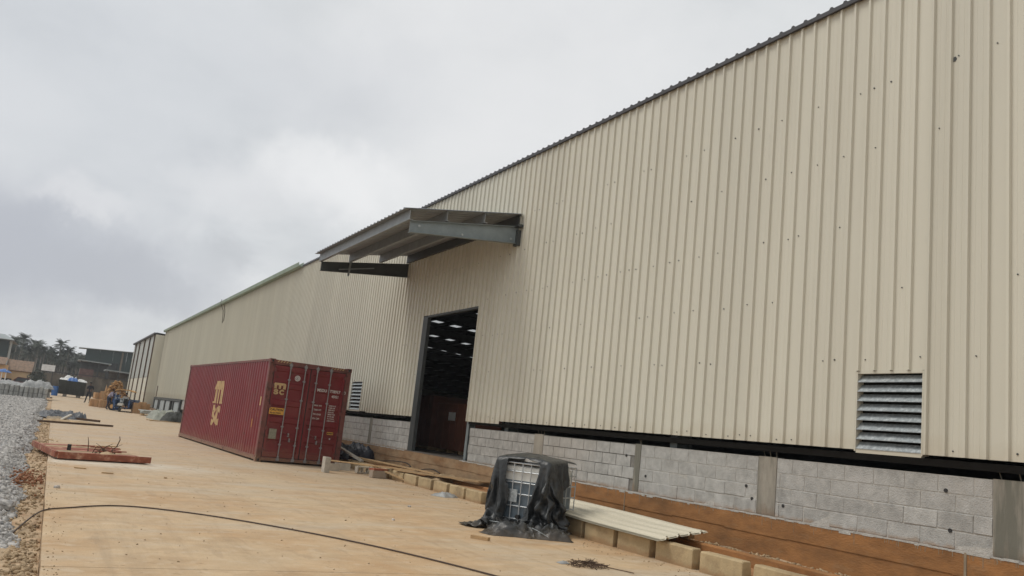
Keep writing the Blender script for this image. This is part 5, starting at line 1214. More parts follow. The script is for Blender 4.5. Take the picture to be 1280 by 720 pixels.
TARP_X = [-501,-498,-488,-485,-504,-498,-472,-471,-483,-472,-474,-456,-428,-410,-432,-443,-442,-443,-441,-450,-447,-441,-456,-477,-480,-475,-486,-478,-474,-469,-464,-461,-453,-449,-443,-431,-423,-417,-410,-517,-511,-520,-530,-528,-523,-508,-512,
-498,-488,-475,-494,-487,-479,-468,-457,-469,-459,-465,-454,-428,-409,-418,-427,-442,-426,-433,-437,-430,-446,-457,-460,-464,-470,-470,-463,-457,-453,-447,-443,-436,-432,-424,-414,-408,-402,-393,-473,-490,-503,-515,-510,-498,-503,-504,
-498,-491,-494,-495,-477,-483,-478,-471,-462,-451,-462,-455,-459,-452,-440,-425,-421,-404,-417,-431,-424,-418,-418,-418,-432,-442,-443,-451,-454,-452,-446,-442,-435,-430,-426,-420,-415,-408,-396,-392,-384,-376,-477,-494,-494,-473,-475,
-487,-498,-492,-481,-486,-486,-486,-488,-477,-481,-470,-466,-461,-455,-446,-450,-450,-439,-445,-438,-424,-410,-403,-390,-411,-413,-406,-401,-400,-409,-418,-427,-433,-434,-436,-435,-434,-428,-417,-415,-409,-403,-400,-392,-382,-377,-368,
-359,-443,-465,-468,-469,-466,-473,-473,-462,-473,-464,-462,-466,-466,-468,-466,-470,-463,-458,-452,-444,-439,-431,-437,-435,-426,-432,-423,-411,-395,-388,-392,-394,-396,-389,-384,-384,-393,-402,-412,-417,-420,-418,-418,-416,-411,-402,
-397,-392,-385,-382,-374,-366,-361,-350,-341,-441,-456,-447,-449,-453,-450,-460,-463,-457,-451,-449,-449,-448,-446,-451,-456,-454,-446,-441,-435,-426,-422,-424,-421,-419,-416,-417,-408,-399,-383,-374,-376,-376,-378,-380,-373,-368,-380,
-386,-396,-400,-403,-401,-400,-398,-392,-385,-380,-375,-369,-365,-356,-349,-344,-334,-325,-422,-423,-440,-448,-444,-435,-437,-439,-441,-444,-440,-433,-436,-431,-429,-429,-437,-443,-436,-433,-425,-418,-410,-405,-408,-409,-404,-411,-401,
-394,-385,-374,-369,-359,-358,-360,-362,-357,-353,-367,-370,-380,-385,-385,-383,-382,-380,-374,-372,-366,-358,-353,-348,-340,-333,-328,-317,-308,-422,-410,-400,-418,-427,-416,-424,-417,-417,-417,-419,-416,-404,-422,-415,-411,-417,-425,
-430,-426,-416,-409,-401,-393,-388,-391,-391,-388,-398,-386,-379,-369,-359,-354,-343,-341,-343,-345,-340,-356,-354,-357,-366,-368,-367,-370,-365,-363,-357,-355,-354,-344,-337,-331,-323,-317,-310,-298,-294,-360,-388,-407,-395,-403,-403,
-414,-412,-409,-401,-400,-400,-401,-398,-413,-411,-401,-400,-400,-408,-414,-409,-400,-392,-385,-375,-371,-373,-373,-379,-384,-370,-363,-353,-344,-336,-329,-326,-325,-328,-329,-341,-338,-342,-350,-350,-358,-366,-348,-345,-339,-337,-337,
-331,-321,-315,-307,-300,-293,-287,-282,-370,-358,-364,-383,-388,-382,-386,-392,-392,-390,-385,-386,-375,-379,-379,-386,-386,-378,-379,-377,-386,-389,-388,-385,-385,-369,-358,-354,-356,-357,-364,-368,-355,-347,-337,-328,-320,-313,-310,
-307,-313,-327,-323,-326,-326,-334,-337,-348,-352,-334,-328,-325,-324,-320,-314,-304,-298,-291,-287,-279,-272,-265,-338,-353,-363,-365,-363,-365,-365,-366,-369,-371,-373,-372,-363,-357,-356,-360,-362,-362,-354,-358,-360,-361,-365,-367,
-372,-376,-355,-341,-337,-338,-340,-348,-352,-339,-331,-320,-315,-309,-300,-293,-291,-301,-316,-309,-309,-311,-317,-324,-337,-338,-321,-311,-307,-317,-303,-297,-287,-281,-276,-272,-265,-256,-247,-347,-342,-337,-346,-347,-345,-347,-352,
-349,-351,-353,-356,-361,-350,-342,-340,-342,-345,-345,-339,-340,-343,-344,-347,-350,-356,-358,-348,-328,-320,-321,-345,-332,-339,-330,-320,-307,-300,-293,-283,-277,-274,-289,-304,-292,-294,-295,-301,-312,-326,-323,-307,-297,-298,-300,
-294,-281,-270,-267,-262,-258,-251,-239,-231,-334,-322,-318,-325,-324,-325,-328,-328,-329,-331,-333,-335,-342,-347,-336,-350,-331,-321,-319,-325,-320,-325,-318,-320,-324,-339,-343,-339,-317,-318,-313,-261,-261,-279,-287,-299,-276,-280,
-285,-301,-312,-310,-293,-281,-280,-284,-277,-265,-257,-253,-248,-244,-237,-223,-215,-322,-309,-305,-306,-308,-304,-315,-310,-312,-312,-321,-317,-322,-325,-328,-329,-312,-299,-297,-311,-313,-302,-299,-300,-312,-321,-326,-322,-321,-309,
-249,-272,-279,-296,-269,-266,-272,-289,-298,-297,-280,-269,-263,-268,-272,-251,-241,-236,-232,-234,-231,-222,-203,-301,-293,-283,-282,-294,-286,-296,-300,-304,-297,-308,-301,-304,-308,-326,-309,-313,-290,-286,-295,-316,-299,-296,-289,
-299,-303,-319,-310,-303,-301,-241,-265,-286,-295,-267,-254,-256,-273,-283,-284,-266,-257,-251,-251,-264,-249,-231,-219,-215,-221,-224,-211,-192,-276,-282,-262,-254,-262,-278,-276,-280,-284,-291,-282,-303,-299,-314,-327,-321,-293,-296,
-283,-309,-326,-315,-287,-283,-288,-300,-314,-315,-300,-288,-235,-256,-276,-292,-263,-246,-246,-257,-268,-272,-254,-245,-238,-251,-256,-238,-217,-210,-211,-209,-222,-203,-184,-260,-266,-245,-234,-245,-264,-258,-263,-268,-277,-281,-282,
-288,-307,-314,-319,-294,-278,-281,-305,-324,-317,-294,-272,-285,-296,-309,-313,-289,-279,-267,-229,-255,-273,-286,-264,-242,-240,-258,-252,-256,-242,-234,-228,-238,-243,-226,-212,-203,-197,-213,-214,-200,-178,-248,-248,-256,-236,-255,
-256,-275,-274,-251,-260,-269,-266,-273,-279,-289,-291,-274,-254,-256,-275,-298,-301,-272,-254,-261,-284,-303,-310,-287,-269,-264,-223,-246,-270,-282,-255,-234,-238,-247,-266,-256,-237,-225,-220,-232,-233,-230,-206,-198,-190,-208,-199,
-190,-174,-223,-233,-241,-250,-256,-270,-280,-271,-250,-242,-249,-245,-247,-252,-269,-270,-250,-227,-232,-250,-272,-279,-259,-235,-233,-275,-296,-307,-284,-264,-259,-219,-240,-265,-274,-260,-234,-228,-248,-262,-258,-240,-218,-214,-221,
-216,-231,-212,-208,-189,-202,-187,-177,-168,-208,-220,-225,-233,-239,-251,-263,-262,-240,-234,-242,-231,-233,-244,-270,-256,-245,-230,-227,-246,-274,-264,-264,-241,-233,-266,-286,-303,-282,-260,-251,-215,-233,-259,-262,-257,-232,-223,
-245,-264,-256,-240,-215,-214,-208,-225,-228,-222,-209,-193,-193,-174,-168,-164,-187,-202,-210,-228,-229,-223,-235,-234,-221,-223,-227,-218,-231,-247,-270,-279,-273,-257,-250,-258,-285,-283,-265,-261,-244,-256,-283,-299,-281,-255,-247,
-214,-227,-251,-266,-256,-229,-218,-240,-262,-253,-236,-214,-214,-212,-222,-216,-221,-206,-207,-183,-165,-163,-161,-179,-193,-213,-215,-217,-216,-212,-214,-205,-204,-208,-224,-232,-249,-270,-291,-290,-271,-262,-270,-296,-298,-275,-251,
-256,-249,-277,-294,-278,-252,-240,-214,-220,-246,-260,-257,-227,-218,-238,-261,-250,-232,-213,-217,-219,-220,-214,-221,-199,-202,-182,-160,-154,-159,-170,-181,-199,-198,-198,-196,-193,-194,-207,-197,-199,-215,-220,-233,-253,-278,-284,
-261,-249,-260,-284,-290,-272,-253,-244,-244,-272,-291,-273,-250,-236,-217,-216,-237,-259,-256,-228,-215,-234,-260,-247,-229,-213,-208,-216,-210,-224,-214,-191,-192,-178,-154,-153,-153,-155,-155,-166,-180,-189,-180,-168,-164,-176,-195,
-192,-207,-225,-238,-249,-255,-265,-246,-225,-234,-254,-277,-265,-239,-220,-243,-264,-284,-274,-244,-232,-220,-214,-233,-257,-255,-230,-214,-232,-259,-243,-224,-220,-209,-205,-220,-224,-210,-194,-178,-175,-150,-150,-159,-137,-138,-147,
-162,-176,-163,-152,-146,-156,-177,-190,-205,-215,-230,-237,-241,-251,-253,-224,-222,-245,-268,-266,-240,-218,-236,-253,-275,-268,-244,-224,-214,-216,-229,-250,-256,-228,-214,-230,-256,-238,-235,-217,-213,-204,-223,-219,-202,-194,-186,
-172,-147,-150,-164,-115,-123,-137,-151,-163,-153,-173,-160,-163,-176,-186,-183,-208,-213,-222,-224,-233,-248,-248,-231,-254,-277,-272,-261,-234,-228,-247,-269,-266,-239,-218,-227,-214,-224,-251,-254,-231,-214,-226,-256,-250,-236,-225,
-203,-212,-223,-212,-200,-186,-190,-171,-152,-156,-170,-101,-118,-131,-141,-142,-155,-168,-180,-184,-202,-214,-207,-181,-195,-205,-205,-216,-231,-246,-249,-259,-284,-291,-275,-253,-228,-236,-259,-261,-236,-227,-214,-222,-244,-254,-233,
-214,-226,-250,-247,-240,-219,-210,-211,-219,-203,-189,-197,-183,-165,-169,-168,-162,-99,-121,-119,-123,-131,-144,-155,-165,-170,-191,-209,-207,-190,-182,-192,-196,-204,-218,-233,-240,-249,-271,-284,-272,-253,-229,-230,-252,-254,-234,
-213,-220,-240,-252,-234,-214,-228,-247,-242,-234,-214,-211,-220,-209,-191,-198,-195,-177,-171,-157,-154,-172,-105,-129,-142,-137,-119,-132,-142,-151,-159,-160,-181,-180,-166,-156,-164,-189,-194,-209,-224,-235,-229,-247,-260,-262,-240,
-231,-223,-239,-249,-228,-221,-234,-246,-237,-214,-227,-243,-240,-225,-210,-220,-210,-198,-197,-199,-187,-170,-158,-155,-168,-180,-117,-128,-135,-125,-112,-123,-128,-136,-145,-153,-161,-169,-153,-138,-146,-166,-184,-199,-214,-227,-234,
-232,-244,-253,-233,-233,-220,-230,-244,-224,-220,-229,-243,-234,-215,-222,-238,-233,-224,-207,-215,-207,-196,-195,-194,-180,-162,-159,-168,-182,-185,-98,-106,-115,-107,-109,-115,-118,-123,-129,-137,-146,-157,-172,-153,-154,-169,-187,
-189,-210,-211,-218,-228,-230,-241,-244,-233,-218,-226,-239,-222,-218,-225,-236,-234,-215,-222,-233,-225,-212,-215,-210,-204,-194,-197,-185,-170,-163,-173,-183,-190,-200,-71,-85,-95,-99,-88,-91,-103,-114,-124,-140,-155,-165,-172,-177,
-174,-195,-213,-212,-200,-207,-211,-217,-223,-226,-238,-232,-217,-222,-232,-218,-217,-221,-231,-230,-214,-217,-227,-214,-209,-213,-200,-197,-199,-186,-176,-170,-178,-188,-198,-198,-199,-52,-66,-77,-83,-71,-73,-84,-102,-114,-130,-140,
-151,-160,-169,-181,-200,-218,-223,-216,-209,-205,-213,-217,-218,-229,-231,-216,-219,-227,-215,-216,-217,-223,-227,-214,-219,-217,-206,-213,-200,-201,-198,-189,-176,-175,-186,-193,-193,-191,-187,-182,-75,-85,-91,-75,-68,-71,-91,-98,-105,
-108,-124,-136,-145,-154,-167,-176,-195,-203,-192,-192,-198,-207,-208,-213,-216,-227,-216,-215,-222,-214,-216,-214,-220,-222,-215,-216,-206,-209,-201,-200,-194,-191,-177,-182,-185,-183,-180,-176,-173,-170,-165,-64,-79,-84,-86,-86,-87,
-88,-109,-124,-120,-113,-128,-139,-149,-155,-164,-173,-178,-173,-172,-179,-190,-201,-201,-210,-218,-217,-217,-217,-214,-216,-212,-211,-210,-214,-215,-212,-211,-210,-210,-210,-210,-212,-211,-212,-212,-212,-213,-213,-202,-200,-197,-188,
-182,-174,-175,-170,-168,-165,-163,-159,-156,-153,-149,-53,-62,-69,-65,-71,-77,-83,-89,-95,-102,-112,-118,-125,-132,-141,-147,-153,-159,-164,-171,-174,-179,-183,-191,-197,-206,-211,-208,-206,-205,-204,-203,-201,-200,-197,-198,-196,-198,
-198,-198,-198,-198,-198,-198,-198,-199,-199,-200,-200,-195,-188,-180,-173,-169,-163,-158,-154,-151,-148,-145,-142,-138,-135,-132,-43,-50,-48,-55,-59,-63,-72,-74,-79,-89,-96,-98,-103,-109,-118,-123,-132,-138,-144,-150,-160,-165,-175,
-179,-186,-191,-195,-194,-192,-190,-187,-185,-183,-182,-180,-180,-180,-180,-180,-180,-180,-180,-180,-180,-180,-181,-181,-182,-182,-177,-171,-165,-158,-152,-147,-141,-137,-133,-130,-127,-127,-123,-119,-116,-35,-30,-35,-39,-46,-51,-57,-65,
-70,-76,-83,-89,-94,-101,-107,-115,-119,-126,-132,-141,-148,-153,-165,-169,-170,-172,-174,-174,-173,-172,-170,-167,-165,-164,-163,-163,-162,-162,-162,-162,-162,-162,-162,-162,-162,-163,-163,-163,-163,-160,-157,-149,-142,-136,-130,-125,
-122,-123,-119,-115,-111,-109,-107,-104,-38,-48,-48,-54,-57,-66,-74,-81,-86,-95,-102,-108,-116,-121,-127,-133,-139,-144,-149,-152,-153,-151,-150,-151,-153,-154,-155,-156,-155,-154,-153,-150,-149,-146,-145,-144,-145,-144,-145,-144,-144,
-144,-144,-144,-145,-145,-146,-145,-145,-143,-140,-137,-135,-125,-124,-120,-118,-113,-111,-109,-110,-107,-109,-106,-69,-76,-67,-78,-86,-93,-100,-105,-114,-119,-124,-128,-132,-133,-134,-135,-135,-133,-131,-131,-131,-131,-133,-134,-136,
-136,-137,-138,-137,-136,-135,-134,-131,-131,-127,-126,-127,-127,-126,-127,-127,-127,-126,-127,-127,-127,-128,-129,-127,-125,-124,-121,-118,-116,-115,-113,-111,-110,-110,-109,-109,-108,-107,-107,-60,-76,-84,-88,-95,-99,-106,-110,-111,
-112,-111,-112,-113,-115,-115,-115,-117,-114,-113,-113,-113,-115,-115,-117,-118,-119,-119,-119,-119,-118,-118,-116,-115,-113,-111,-108,-109,-109,-109,-109,-109,-109,-109,-109,-110,-110,-111,-111,-110,-108,-109,-104,-102,-104,-104,-53,
-57,-62,-67,-70,-75,-80,-88,-88,-87,-88,-88,-88,-92,-93,-95,-97,-98,-97,-98,-100,-98,-99,-100,-99,-101,-101,-101,-101,-101,-100,-99,-97,-96,-94,-91,-91,-91,-91,-91,-91,-91,-91,-91,-91,-93,-94,-93,-93,-93,-93,-93,-94,-89,-93,-29,-33,-46,
-50,-55,-58,-58,-63,-63,-64,-65,-66,-67,-68,-69,-70,-71,-73,-75,-76,-78,-79,-80,-81,-82,-83,-83,-83,-83,-83,-82,-81,-80,-78,-77,-74,-74,-74,-74,-74,-74,-74,-74,-74,-74,-75,-76,-75,-75,-75,-76,-77,-77,-76,-77,-17,-31,-34,-41,-40,-41,-41,
-45,-46,-47,-48,-49,-50,-51,-52,-54,-55,-56,-59,-60,-60,-62,-63,-63,-65,-65,-65,-65,-65,-65,-65,-64,-62,-61,-59,-58,-58,-58,-58,-58,-58,-58,-58,-58,-58,-58,-58,-58,-58,-58,-59,-59,-59,-59,-58,-2,-8,-14,-29,-23,-17,-19,-20,-33,-40,-39,
-40,-43,-43,-44,-44,-44,-45,-46,-45,-46,-47,-47,-47,-47,-47,-47,-46,-45,-44,-42,-41,-41,-41,-41,-41,-41,-41,-41,-41,-41,-41,-41,-41,-40,-40,-42,-43,-41,-42,-43,-4,-6,-11,-9,-4,-16,-16,-17,-19,-21,-21,-20,-22,-25,-26,-27,-28,-28,-29,-29,
-29,-29,-29,-29,-28,-28,-26,-26,-24,-24,-24,-24,-24,-24,-24,-24,-24,-24,-24,-24,-23,-23,-24,-24,-25,-25,-25,-26,7,11,10,9,3,-12,-6,-8,-9,-9,-9,-9,-9,-10,-11,-11,-11,-12,-12,-11,-11,-11,-10,-9,-8,-7,-7,-7,-7,-7,-7,-7,-7,-7,-7,-7,-7,-6,-6,
-6,-7,-7,-7,-8,-8,32,22,30,33,26,13,11,10,9,8,8,8,7,7,6,6,6,6,7,7,8,8,9,10,10,10,10,10,10,10,10,10,10,10,10,11,11,12,11,11,10,10,10,18,35,45,29,28,27,26,24,24,24,24,24,24,24,24,24,24,25,25,26,26,26,26,26,26,26,26,26,26,26,27,27,29,29,28,
29,28,28,28,27,19,37,20,15,30,41,42,42,42,42,42,42,42,43,43,43,43,43,43,43,43,43,43,43,43,44,45,46,46,47,46,46,46,45,45,59,60,59,60,60,60,60,60,60,61,59,60,59,60,61,60,59,61,59,61,61,62,63,64,64,64,64,63,63,63,77,77,77,78,78,78,78,78,77,
77,76,77,77,77,79,78,76,78,77,77,78,79,81,81,81,82,81,81,81,81,95,95,95,95,96,96,96,95,95,95,94,95,94,95,96,94,94,95,94,94,95,97,98,99,99,99,99,99,99,99,113,113,113,113,114,114,113,113,113,112,112,112,113,113,114,112,111,110,111,112,113,
114,116,117,117,117,117,117,117,117,131,131,131,131,131,131,131,131,130,130,130,130,130,131,131,130,129,128,129,130,131,132,133,134,135,135,135,135,135,135,148,149,149,149,149,149,149,148,148,148,148,148,148,149,149,148,147,146,147,148,
149,150,151,152,153,153,153,153,152,153,166,166,167,167,167,167,166,166,166,166,166,166,165,166,167,166,159,159,165,166,167,168,168,170,171,171,171,171,170,170,]
TARP_Y = [-98,-76,-86,-60,-51,-34,-22,3,7,31,48,45,33,38,42,69,56,70,95,105,131,124,124,124,148,165,185,203,222,250,271,288,317,335,355,384,402,426,451,-184,-180,-164,-173,-157,-145,-132,-126,-103,-84,-86,-75,-56,-38,-17,-1,5,27,37,41,46,45,51,75,
74,71,88,102,126,108,107,127,148,160,183,203,218,248,267,286,314,331,354,378,396,420,446,-259,-255,-232,-211,-197,-175,-170,-153,-149,-137,-124,-110,-97,-102,-82,-63,-43,-20,-11,8,13,26,32,42,56,58,79,87,88,86,105,116,107,100,130,145,
163,181,198,219,244,263,283,308,326,350,374,392,416,441,-292,-287,-281,-267,-250,-224,-210,-201,-178,-172,-154,-162,-141,-125,-120,-113,-106,-86,-69,-50,-32,-19,1,2,16,25,35,51,67,72,89,90,88,105,100,98,110,126,146,166,175,195,217,243,
260,282,305,321,344,371,388,409,435,-311,-297,-268,-279,-278,-255,-240,-233,-213,-197,-183,-177,-158,-170,-150,-138,-122,-103,-98,-92,-74,-56,-40,-26,-10,-9,6,28,29,43,50,73,92,90,87,108,100,101,119,134,145,164,174,192,213,239,257,278,
302,317,342,366,383,407,432,-336,-325,-300,-274,-266,-264,-249,-232,-221,-210,-205,-192,-179,-161,-175,-156,-141,-125,-106,-103,-95,-78,-67,-46,-32,-24,-18,-3,17,35,33,57,74,93,76,92,109,110,105,126,141,145,160,172,190,214,237,253,274,
296,313,339,361,377,403,425,-302,-328,-333,-317,-292,-266,-254,-248,-243,-239,-229,-211,-192,-195,-179,-162,-167,-147,-145,-129,-112,-109,-99,-82,-72,-54,-38,-40,-26,-12,11,22,38,62,75,93,71,85,106,99,113,135,131,143,157,169,187,212,230,
244,268,292,309,332,354,371,397,420,-340,-327,-308,-315,-303,-281,-288,-272,-254,-245,-233,-230,-216,-209,-190,-177,-166,-148,-131,-127,-134,-120,-114,-103,-85,-75,-58,-45,-52,-35,-18,6,14,33,57,76,93,67,81,92,106,123,144,130,143,148,
166,183,208,225,243,266,289,305,327,349,366,395,415,-366,-371,-353,-339,-323,-309,-301,-298,-296,-280,-261,-244,-229,-232,-217,-195,-201,-182,-165,-143,-123,-124,-141,-124,-118,-106,-89,-79,-60,-60,-62,-42,-26,-2,17,29,51,71,92,65,84,97,
109,126,149,129,145,165,163,181,208,225,242,258,281,299,323,344,361,386,406,-403,-389,-364,-348,-343,-321,-319,-302,-291,-299,-282,-265,-244,-226,-222,-208,-190,-194,-174,-169,-146,-127,-132,-148,-130,-112,-110,-93,-79,-57,-53,-70,-51,
-34,-10,11,23,53,70,88,64,74,94,117,131,153,137,151,172,164,179,204,227,236,252,275,293,318,338,355,384,403,-398,-418,-407,-383,-357,-338,-331,-323,-305,-290,-303,-286,-262,-240,-225,-212,-202,-183,-184,-167,-156,-151,-135,-148,-137,
-125,-122,-113,-97,-80,-56,-54,-78,-59,-43,-16,5,20,46,65,83,70,85,90,117,134,156,147,158,179,167,175,199,219,230,247,269,286,312,332,350,378,399,-362,-382,-410,-403,-378,-354,-336,-320,-319,-303,-289,-301,-280,-263,-246,-230,-213,-203,
-183,-179,-163,-152,-144,-130,-143,-140,-127,-107,-111,-99,-75,-72,-60,-83,-62,-47,-25,-3,14,40,59,78,81,96,92,116,136,159,157,165,186,170,173,199,220,220,238,264,280,304,326,343,371,390,-386,-367,-388,-390,-369,-347,-329,-322,-312,-294,
-289,-304,-288,-262,-247,-238,-226,-211,-193,-169,-159,-158,-128,-112,-128,-142,-131,-122,-103,-88,-78,66,72,92,94,104,120,138,158,172,172,192,175,171,197,220,216,235,256,272,299,320,337,363,383,-406,-389,-367,-375,-358,-341,-345,-317,
-305,-291,-305,-305,-289,-269,-246,-238,-232,-217,-199,-187,-168,-149,-123,-102,-107,-141,-129,-121,-96,-83,79,91,110,119,118,139,160,169,180,198,186,172,194,216,228,234,251,268,294,315,333,358,371,-404,-390,-365,-374,-353,-346,-332,
-327,-316,-305,-286,-295,-281,-259,-249,-246,-220,-218,-199,-177,-171,-160,-132,-112,-107,-138,-146,-126,-97,-79,84,89,100,118,121,139,159,172,185,204,190,173,195,220,231,243,256,263,288,315,334,357,359,-386,-369,-380,-373,-356,-333,
-319,-319,-309,-293,-287,-277,-263,-262,-245,-230,-232,-207,-195,-186,-173,-157,-148,-128,-119,-132,-147,-125,-99,-84,85,102,111,120,123,138,157,181,190,210,193,174,194,219,237,245,252,267,291,317,328,344,353,-377,-359,-373,-368,-350,
-339,-319,-317,-300,-283,-271,-272,-255,-245,-239,-221,-224,-209,-199,-188,-175,-156,-145,-134,-134,-127,-143,-123,-107,-91,-75,84,94,106,118,129,138,156,176,196,216,194,176,193,220,239,240,258,271,293,315,333,328,336,-384,-379,-352,
-349,-344,-318,-306,-298,-294,-277,-277,-259,-243,-247,-237,-223,-206,-203,-186,-178,-170,-153,-155,-142,-133,-134,-138,-121,-112,-97,-78,83,91,102,114,126,137,156,181,194,212,193,178,196,223,243,254,263,277,297,318,333,322,318,-379,
-392,-374,-350,-333,-309,-286,-280,-295,-283,-270,-245,-224,-240,-224,-231,-214,-197,-180,-167,-161,-156,-143,-150,-134,-137,-133,-119,-113,-101,-82,82,94,100,115,133,139,156,172,191,208,185,180,199,227,245,256,274,288,294,320,327,319,
306,-390,-392,-366,-343,-327,-304,-282,-268,-288,-272,-268,-249,-226,-228,-242,-240,-228,-203,-183,-173,-177,-165,-144,-156,-143,-138,-126,-124,-111,-104,-89,79,94,98,116,138,140,156,169,188,203,184,186,204,228,247,266,285,299,290,318,
321,309,291,-379,-370,-349,-339,-322,-308,-285,-268,-275,-297,-291,-264,-242,-253,-264,-249,-233,-212,-195,-181,-179,-160,-173,-151,-152,-139,-136,-131,-115,-108,-92,77,94,100,116,138,141,157,166,184,200,182,192,209,234,255,270,292,305,
288,307,310,297,280,-375,-362,-356,-335,-317,-301,-287,-269,-287,-302,-306,-285,-258,-255,-265,-259,-241,-222,-205,-191,-177,-157,-160,-170,-159,-142,-140,-135,-120,-111,-97,74,93,103,118,137,141,158,166,179,197,182,198,214,238,263,278,
297,302,285,289,297,287,268,-360,-344,-354,-337,-317,-299,-280,-268,-261,-282,-286,-265,-250,-251,-265,-261,-246,-231,-213,-203,-189,-171,-163,-180,-166,-149,-143,-140,-126,-113,-100,72,90,106,118,137,142,159,169,177,194,183,203,220,243,
267,278,301,298,281,275,284,272,254,-338,-362,-359,-338,-319,-302,-278,-260,-252,-249,-256,-240,-222,-222,-233,-257,-249,-233,-218,-205,-196,-188,-176,-187,-175,-156,-140,-143,-125,-117,-102,71,87,107,118,137,142,160,169,173,190,188,211,
226,245,268,286,301,285,278,263,270,259,244,-339,-365,-355,-335,-318,-308,-283,-262,-252,-247,-240,-242,-214,-206,-225,-246,-250,-228,-226,-210,-204,-197,-183,-188,-183,-159,-143,-144,-127,-119,-105,68,86,107,119,136,143,161,169,169,184,
198,218,235,250,271,290,296,275,263,251,257,245,234,-331,-345,-335,-318,-330,-315,-295,-279,-269,-261,-252,-233,-233,-217,-229,-255,-263,-250,-224,-221,-217,-211,-199,-179,-182,-166,-145,-147,-129,-120,-107,80,82,105,119,137,143,161,173,
171,192,203,225,234,251,275,293,282,267,251,258,244,233,222,-341,-323,-313,-318,-348,-337,-313,-295,-282,-269,-258,-247,-237,-232,-239,-266,-272,-261,-246,-231,-216,-221,-207,-190,-178,-171,-151,-148,-130,-122,-123,83,104,120,136,143,
161,174,174,196,211,217,238,255,277,281,277,261,247,255,244,227,214,-323,-313,-301,-320,-341,-332,-308,-285,-287,-280,-272,-261,-243,-226,-230,-254,-268,-256,-235,-237,-221,-224,-214,-196,-184,-175,-154,-149,-132,-125,102,103,121,136,
149,160,172,180,200,214,219,243,257,275,278,266,249,255,242,239,221,215,-297,-288,-279,-292,-316,-308,-289,-263,-261,-280,-274,-258,-244,-233,-226,-228,-246,-237,-220,-216,-230,-220,-217,-201,-193,-177,-160,-149,-134,-127,104,122,137,
152,162,174,185,206,214,224,244,257,273,264,253,241,242,250,229,225,227,-286,-263,-257,-272,-295,-289,-271,-250,-247,-260,-279,-270,-256,-243,-235,-230,-226,-221,-207,-201,-213,-225,-218,-209,-198,-180,-166,-148,-137,-129,105,123,137,
155,162,180,189,209,223,232,251,264,259,249,239,248,250,237,226,228,240,-298,-270,-254,-277,-288,-305,-291,-265,-258,-267,-283,-284,-264,-259,-252,-247,-243,-231,-219,-202,-215,-210,-220,-215,-197,-182,-171,-154,-141,-131,104,124,139,
156,164,181,195,212,219,236,257,249,243,234,243,248,237,231,229,240,237,-311,-290,-275,-286,-311,-323,-313,-293,-285,-297,-314,-313,-295,-276,-268,-259,-250,-241,-234,-218,-206,-219,-208,-218,-205,-187,-177,-158,-144,-132,104,124,140,
158,169,186,202,211,226,244,246,237,228,236,247,235,229,234,231,225,219,-307,-291,-282,-284,-310,-322,-316,-303,-296,-297,-316,-320,-306,-286,-284,-274,-266,-256,-242,-229,-216,-206,-220,-206,-209,-191,-180,-162,-148,-133,106,125,141,
159,172,189,205,216,231,240,230,221,233,240,231,231,225,219,215,213,214,-297,-277,-262,-269,-287,-302,-294,-281,-274,-286,-301,-305,-290,-268,-259,-275,-266,-259,-240,-237,-233,-221,-208,-218,-205,-198,-185,-166,-151,-135,107,125,142,
159,176,194,204,220,233,224,218,231,234,226,219,214,214,212,217,217,214,-278,-255,-239,-244,-266,-280,-274,-255,-252,-262,-276,-277,-262,-241,-236,-251,-268,-260,-243,-230,-225,-223,-221,-209,-215,-204,-188,-171,-154,-136,-119,-102,-84,
-66,-49,-33,-17,0,18,36,54,72,90,108,126,144,162,180,199,210,225,218,215,226,227,217,214,220,214,218,218,216,220,222,-259,-261,-265,-258,-256,-256,-254,-253,-256,-256,-253,-253,-253,-259,-256,-253,-255,-250,-255,-248,-241,-234,-225,-221,
-214,-208,-194,-175,-157,-139,-121,-103,-86,-68,-51,-34,-17,1,18,36,54,72,90,108,126,144,163,181,200,214,214,214,222,214,214,214,221,217,217,219,216,217,218,220,-286,-286,-286,-284,-283,-281,-279,-279,-277,-276,-274,-273,-272,-270,-269,
-266,-264,-262,-258,-254,-251,-245,-239,-231,-223,-213,-199,-178,-159,-141,-123,-105,-87,-69,-52,-34,-17,1,18,36,54,72,90,108,126,144,162,180,198,211,214,221,214,214,219,215,215,215,217,220,226,225,226,227,-264,-269,-268,-266,-265,-263,
-261,-260,-259,-257,-255,-253,-251,-250,-247,-247,-243,-242,-240,-238,-235,-231,-223,-217,-215,-211,-196,-177,-159,-141,-124,-106,-88,-71,-53,-35,-17,1,18,36,54,72,90,108,125,143,160,178,196,207,223,220,219,219,221,222,225,229,230,232,
234,236,239,241,-246,-258,-250,-248,-248,-247,-247,-247,-245,-246,-248,-249,-247,-247,-246,-243,-240,-236,-230,-225,-219,-214,-214,-214,-218,-210,-195,-176,-158,-140,-122,-106,-88,-71,-53,-35,-17,0,18,36,54,72,89,107,124,142,159,176,194,
209,222,233,235,234,237,239,242,244,246,249,252,254,256,259,-252,-241,-232,-237,-236,-236,-235,-235,-233,-232,-230,-227,-224,-219,-215,-215,-214,-213,-214,-219,-214,-220,-219,-219,-216,-209,-194,-175,-158,-139,-122,-104,-88,-69,-53,-35,
-17,1,18,36,53,71,88,105,123,141,157,174,192,207,214,227,241,248,252,255,258,261,264,267,269,271,274,276,-235,-227,-223,-221,-220,-218,-217,-216,-214,-214,-215,-215,-221,-214,-214,-214,-220,-214,-214,-216,-214,-214,-216,-214,-216,-208,
-193,-175,-157,-139,-121,-103,-85,-68,-50,-34,-16,1,19,36,53,70,87,105,121,138,155,173,191,203,219,227,234,235,238,-214,-230,-214,-214,-214,-214,-214,-225,-225,-223,-222,-222,-222,-226,-231,-232,-233,-233,-232,-230,-228,-227,-223,-221,
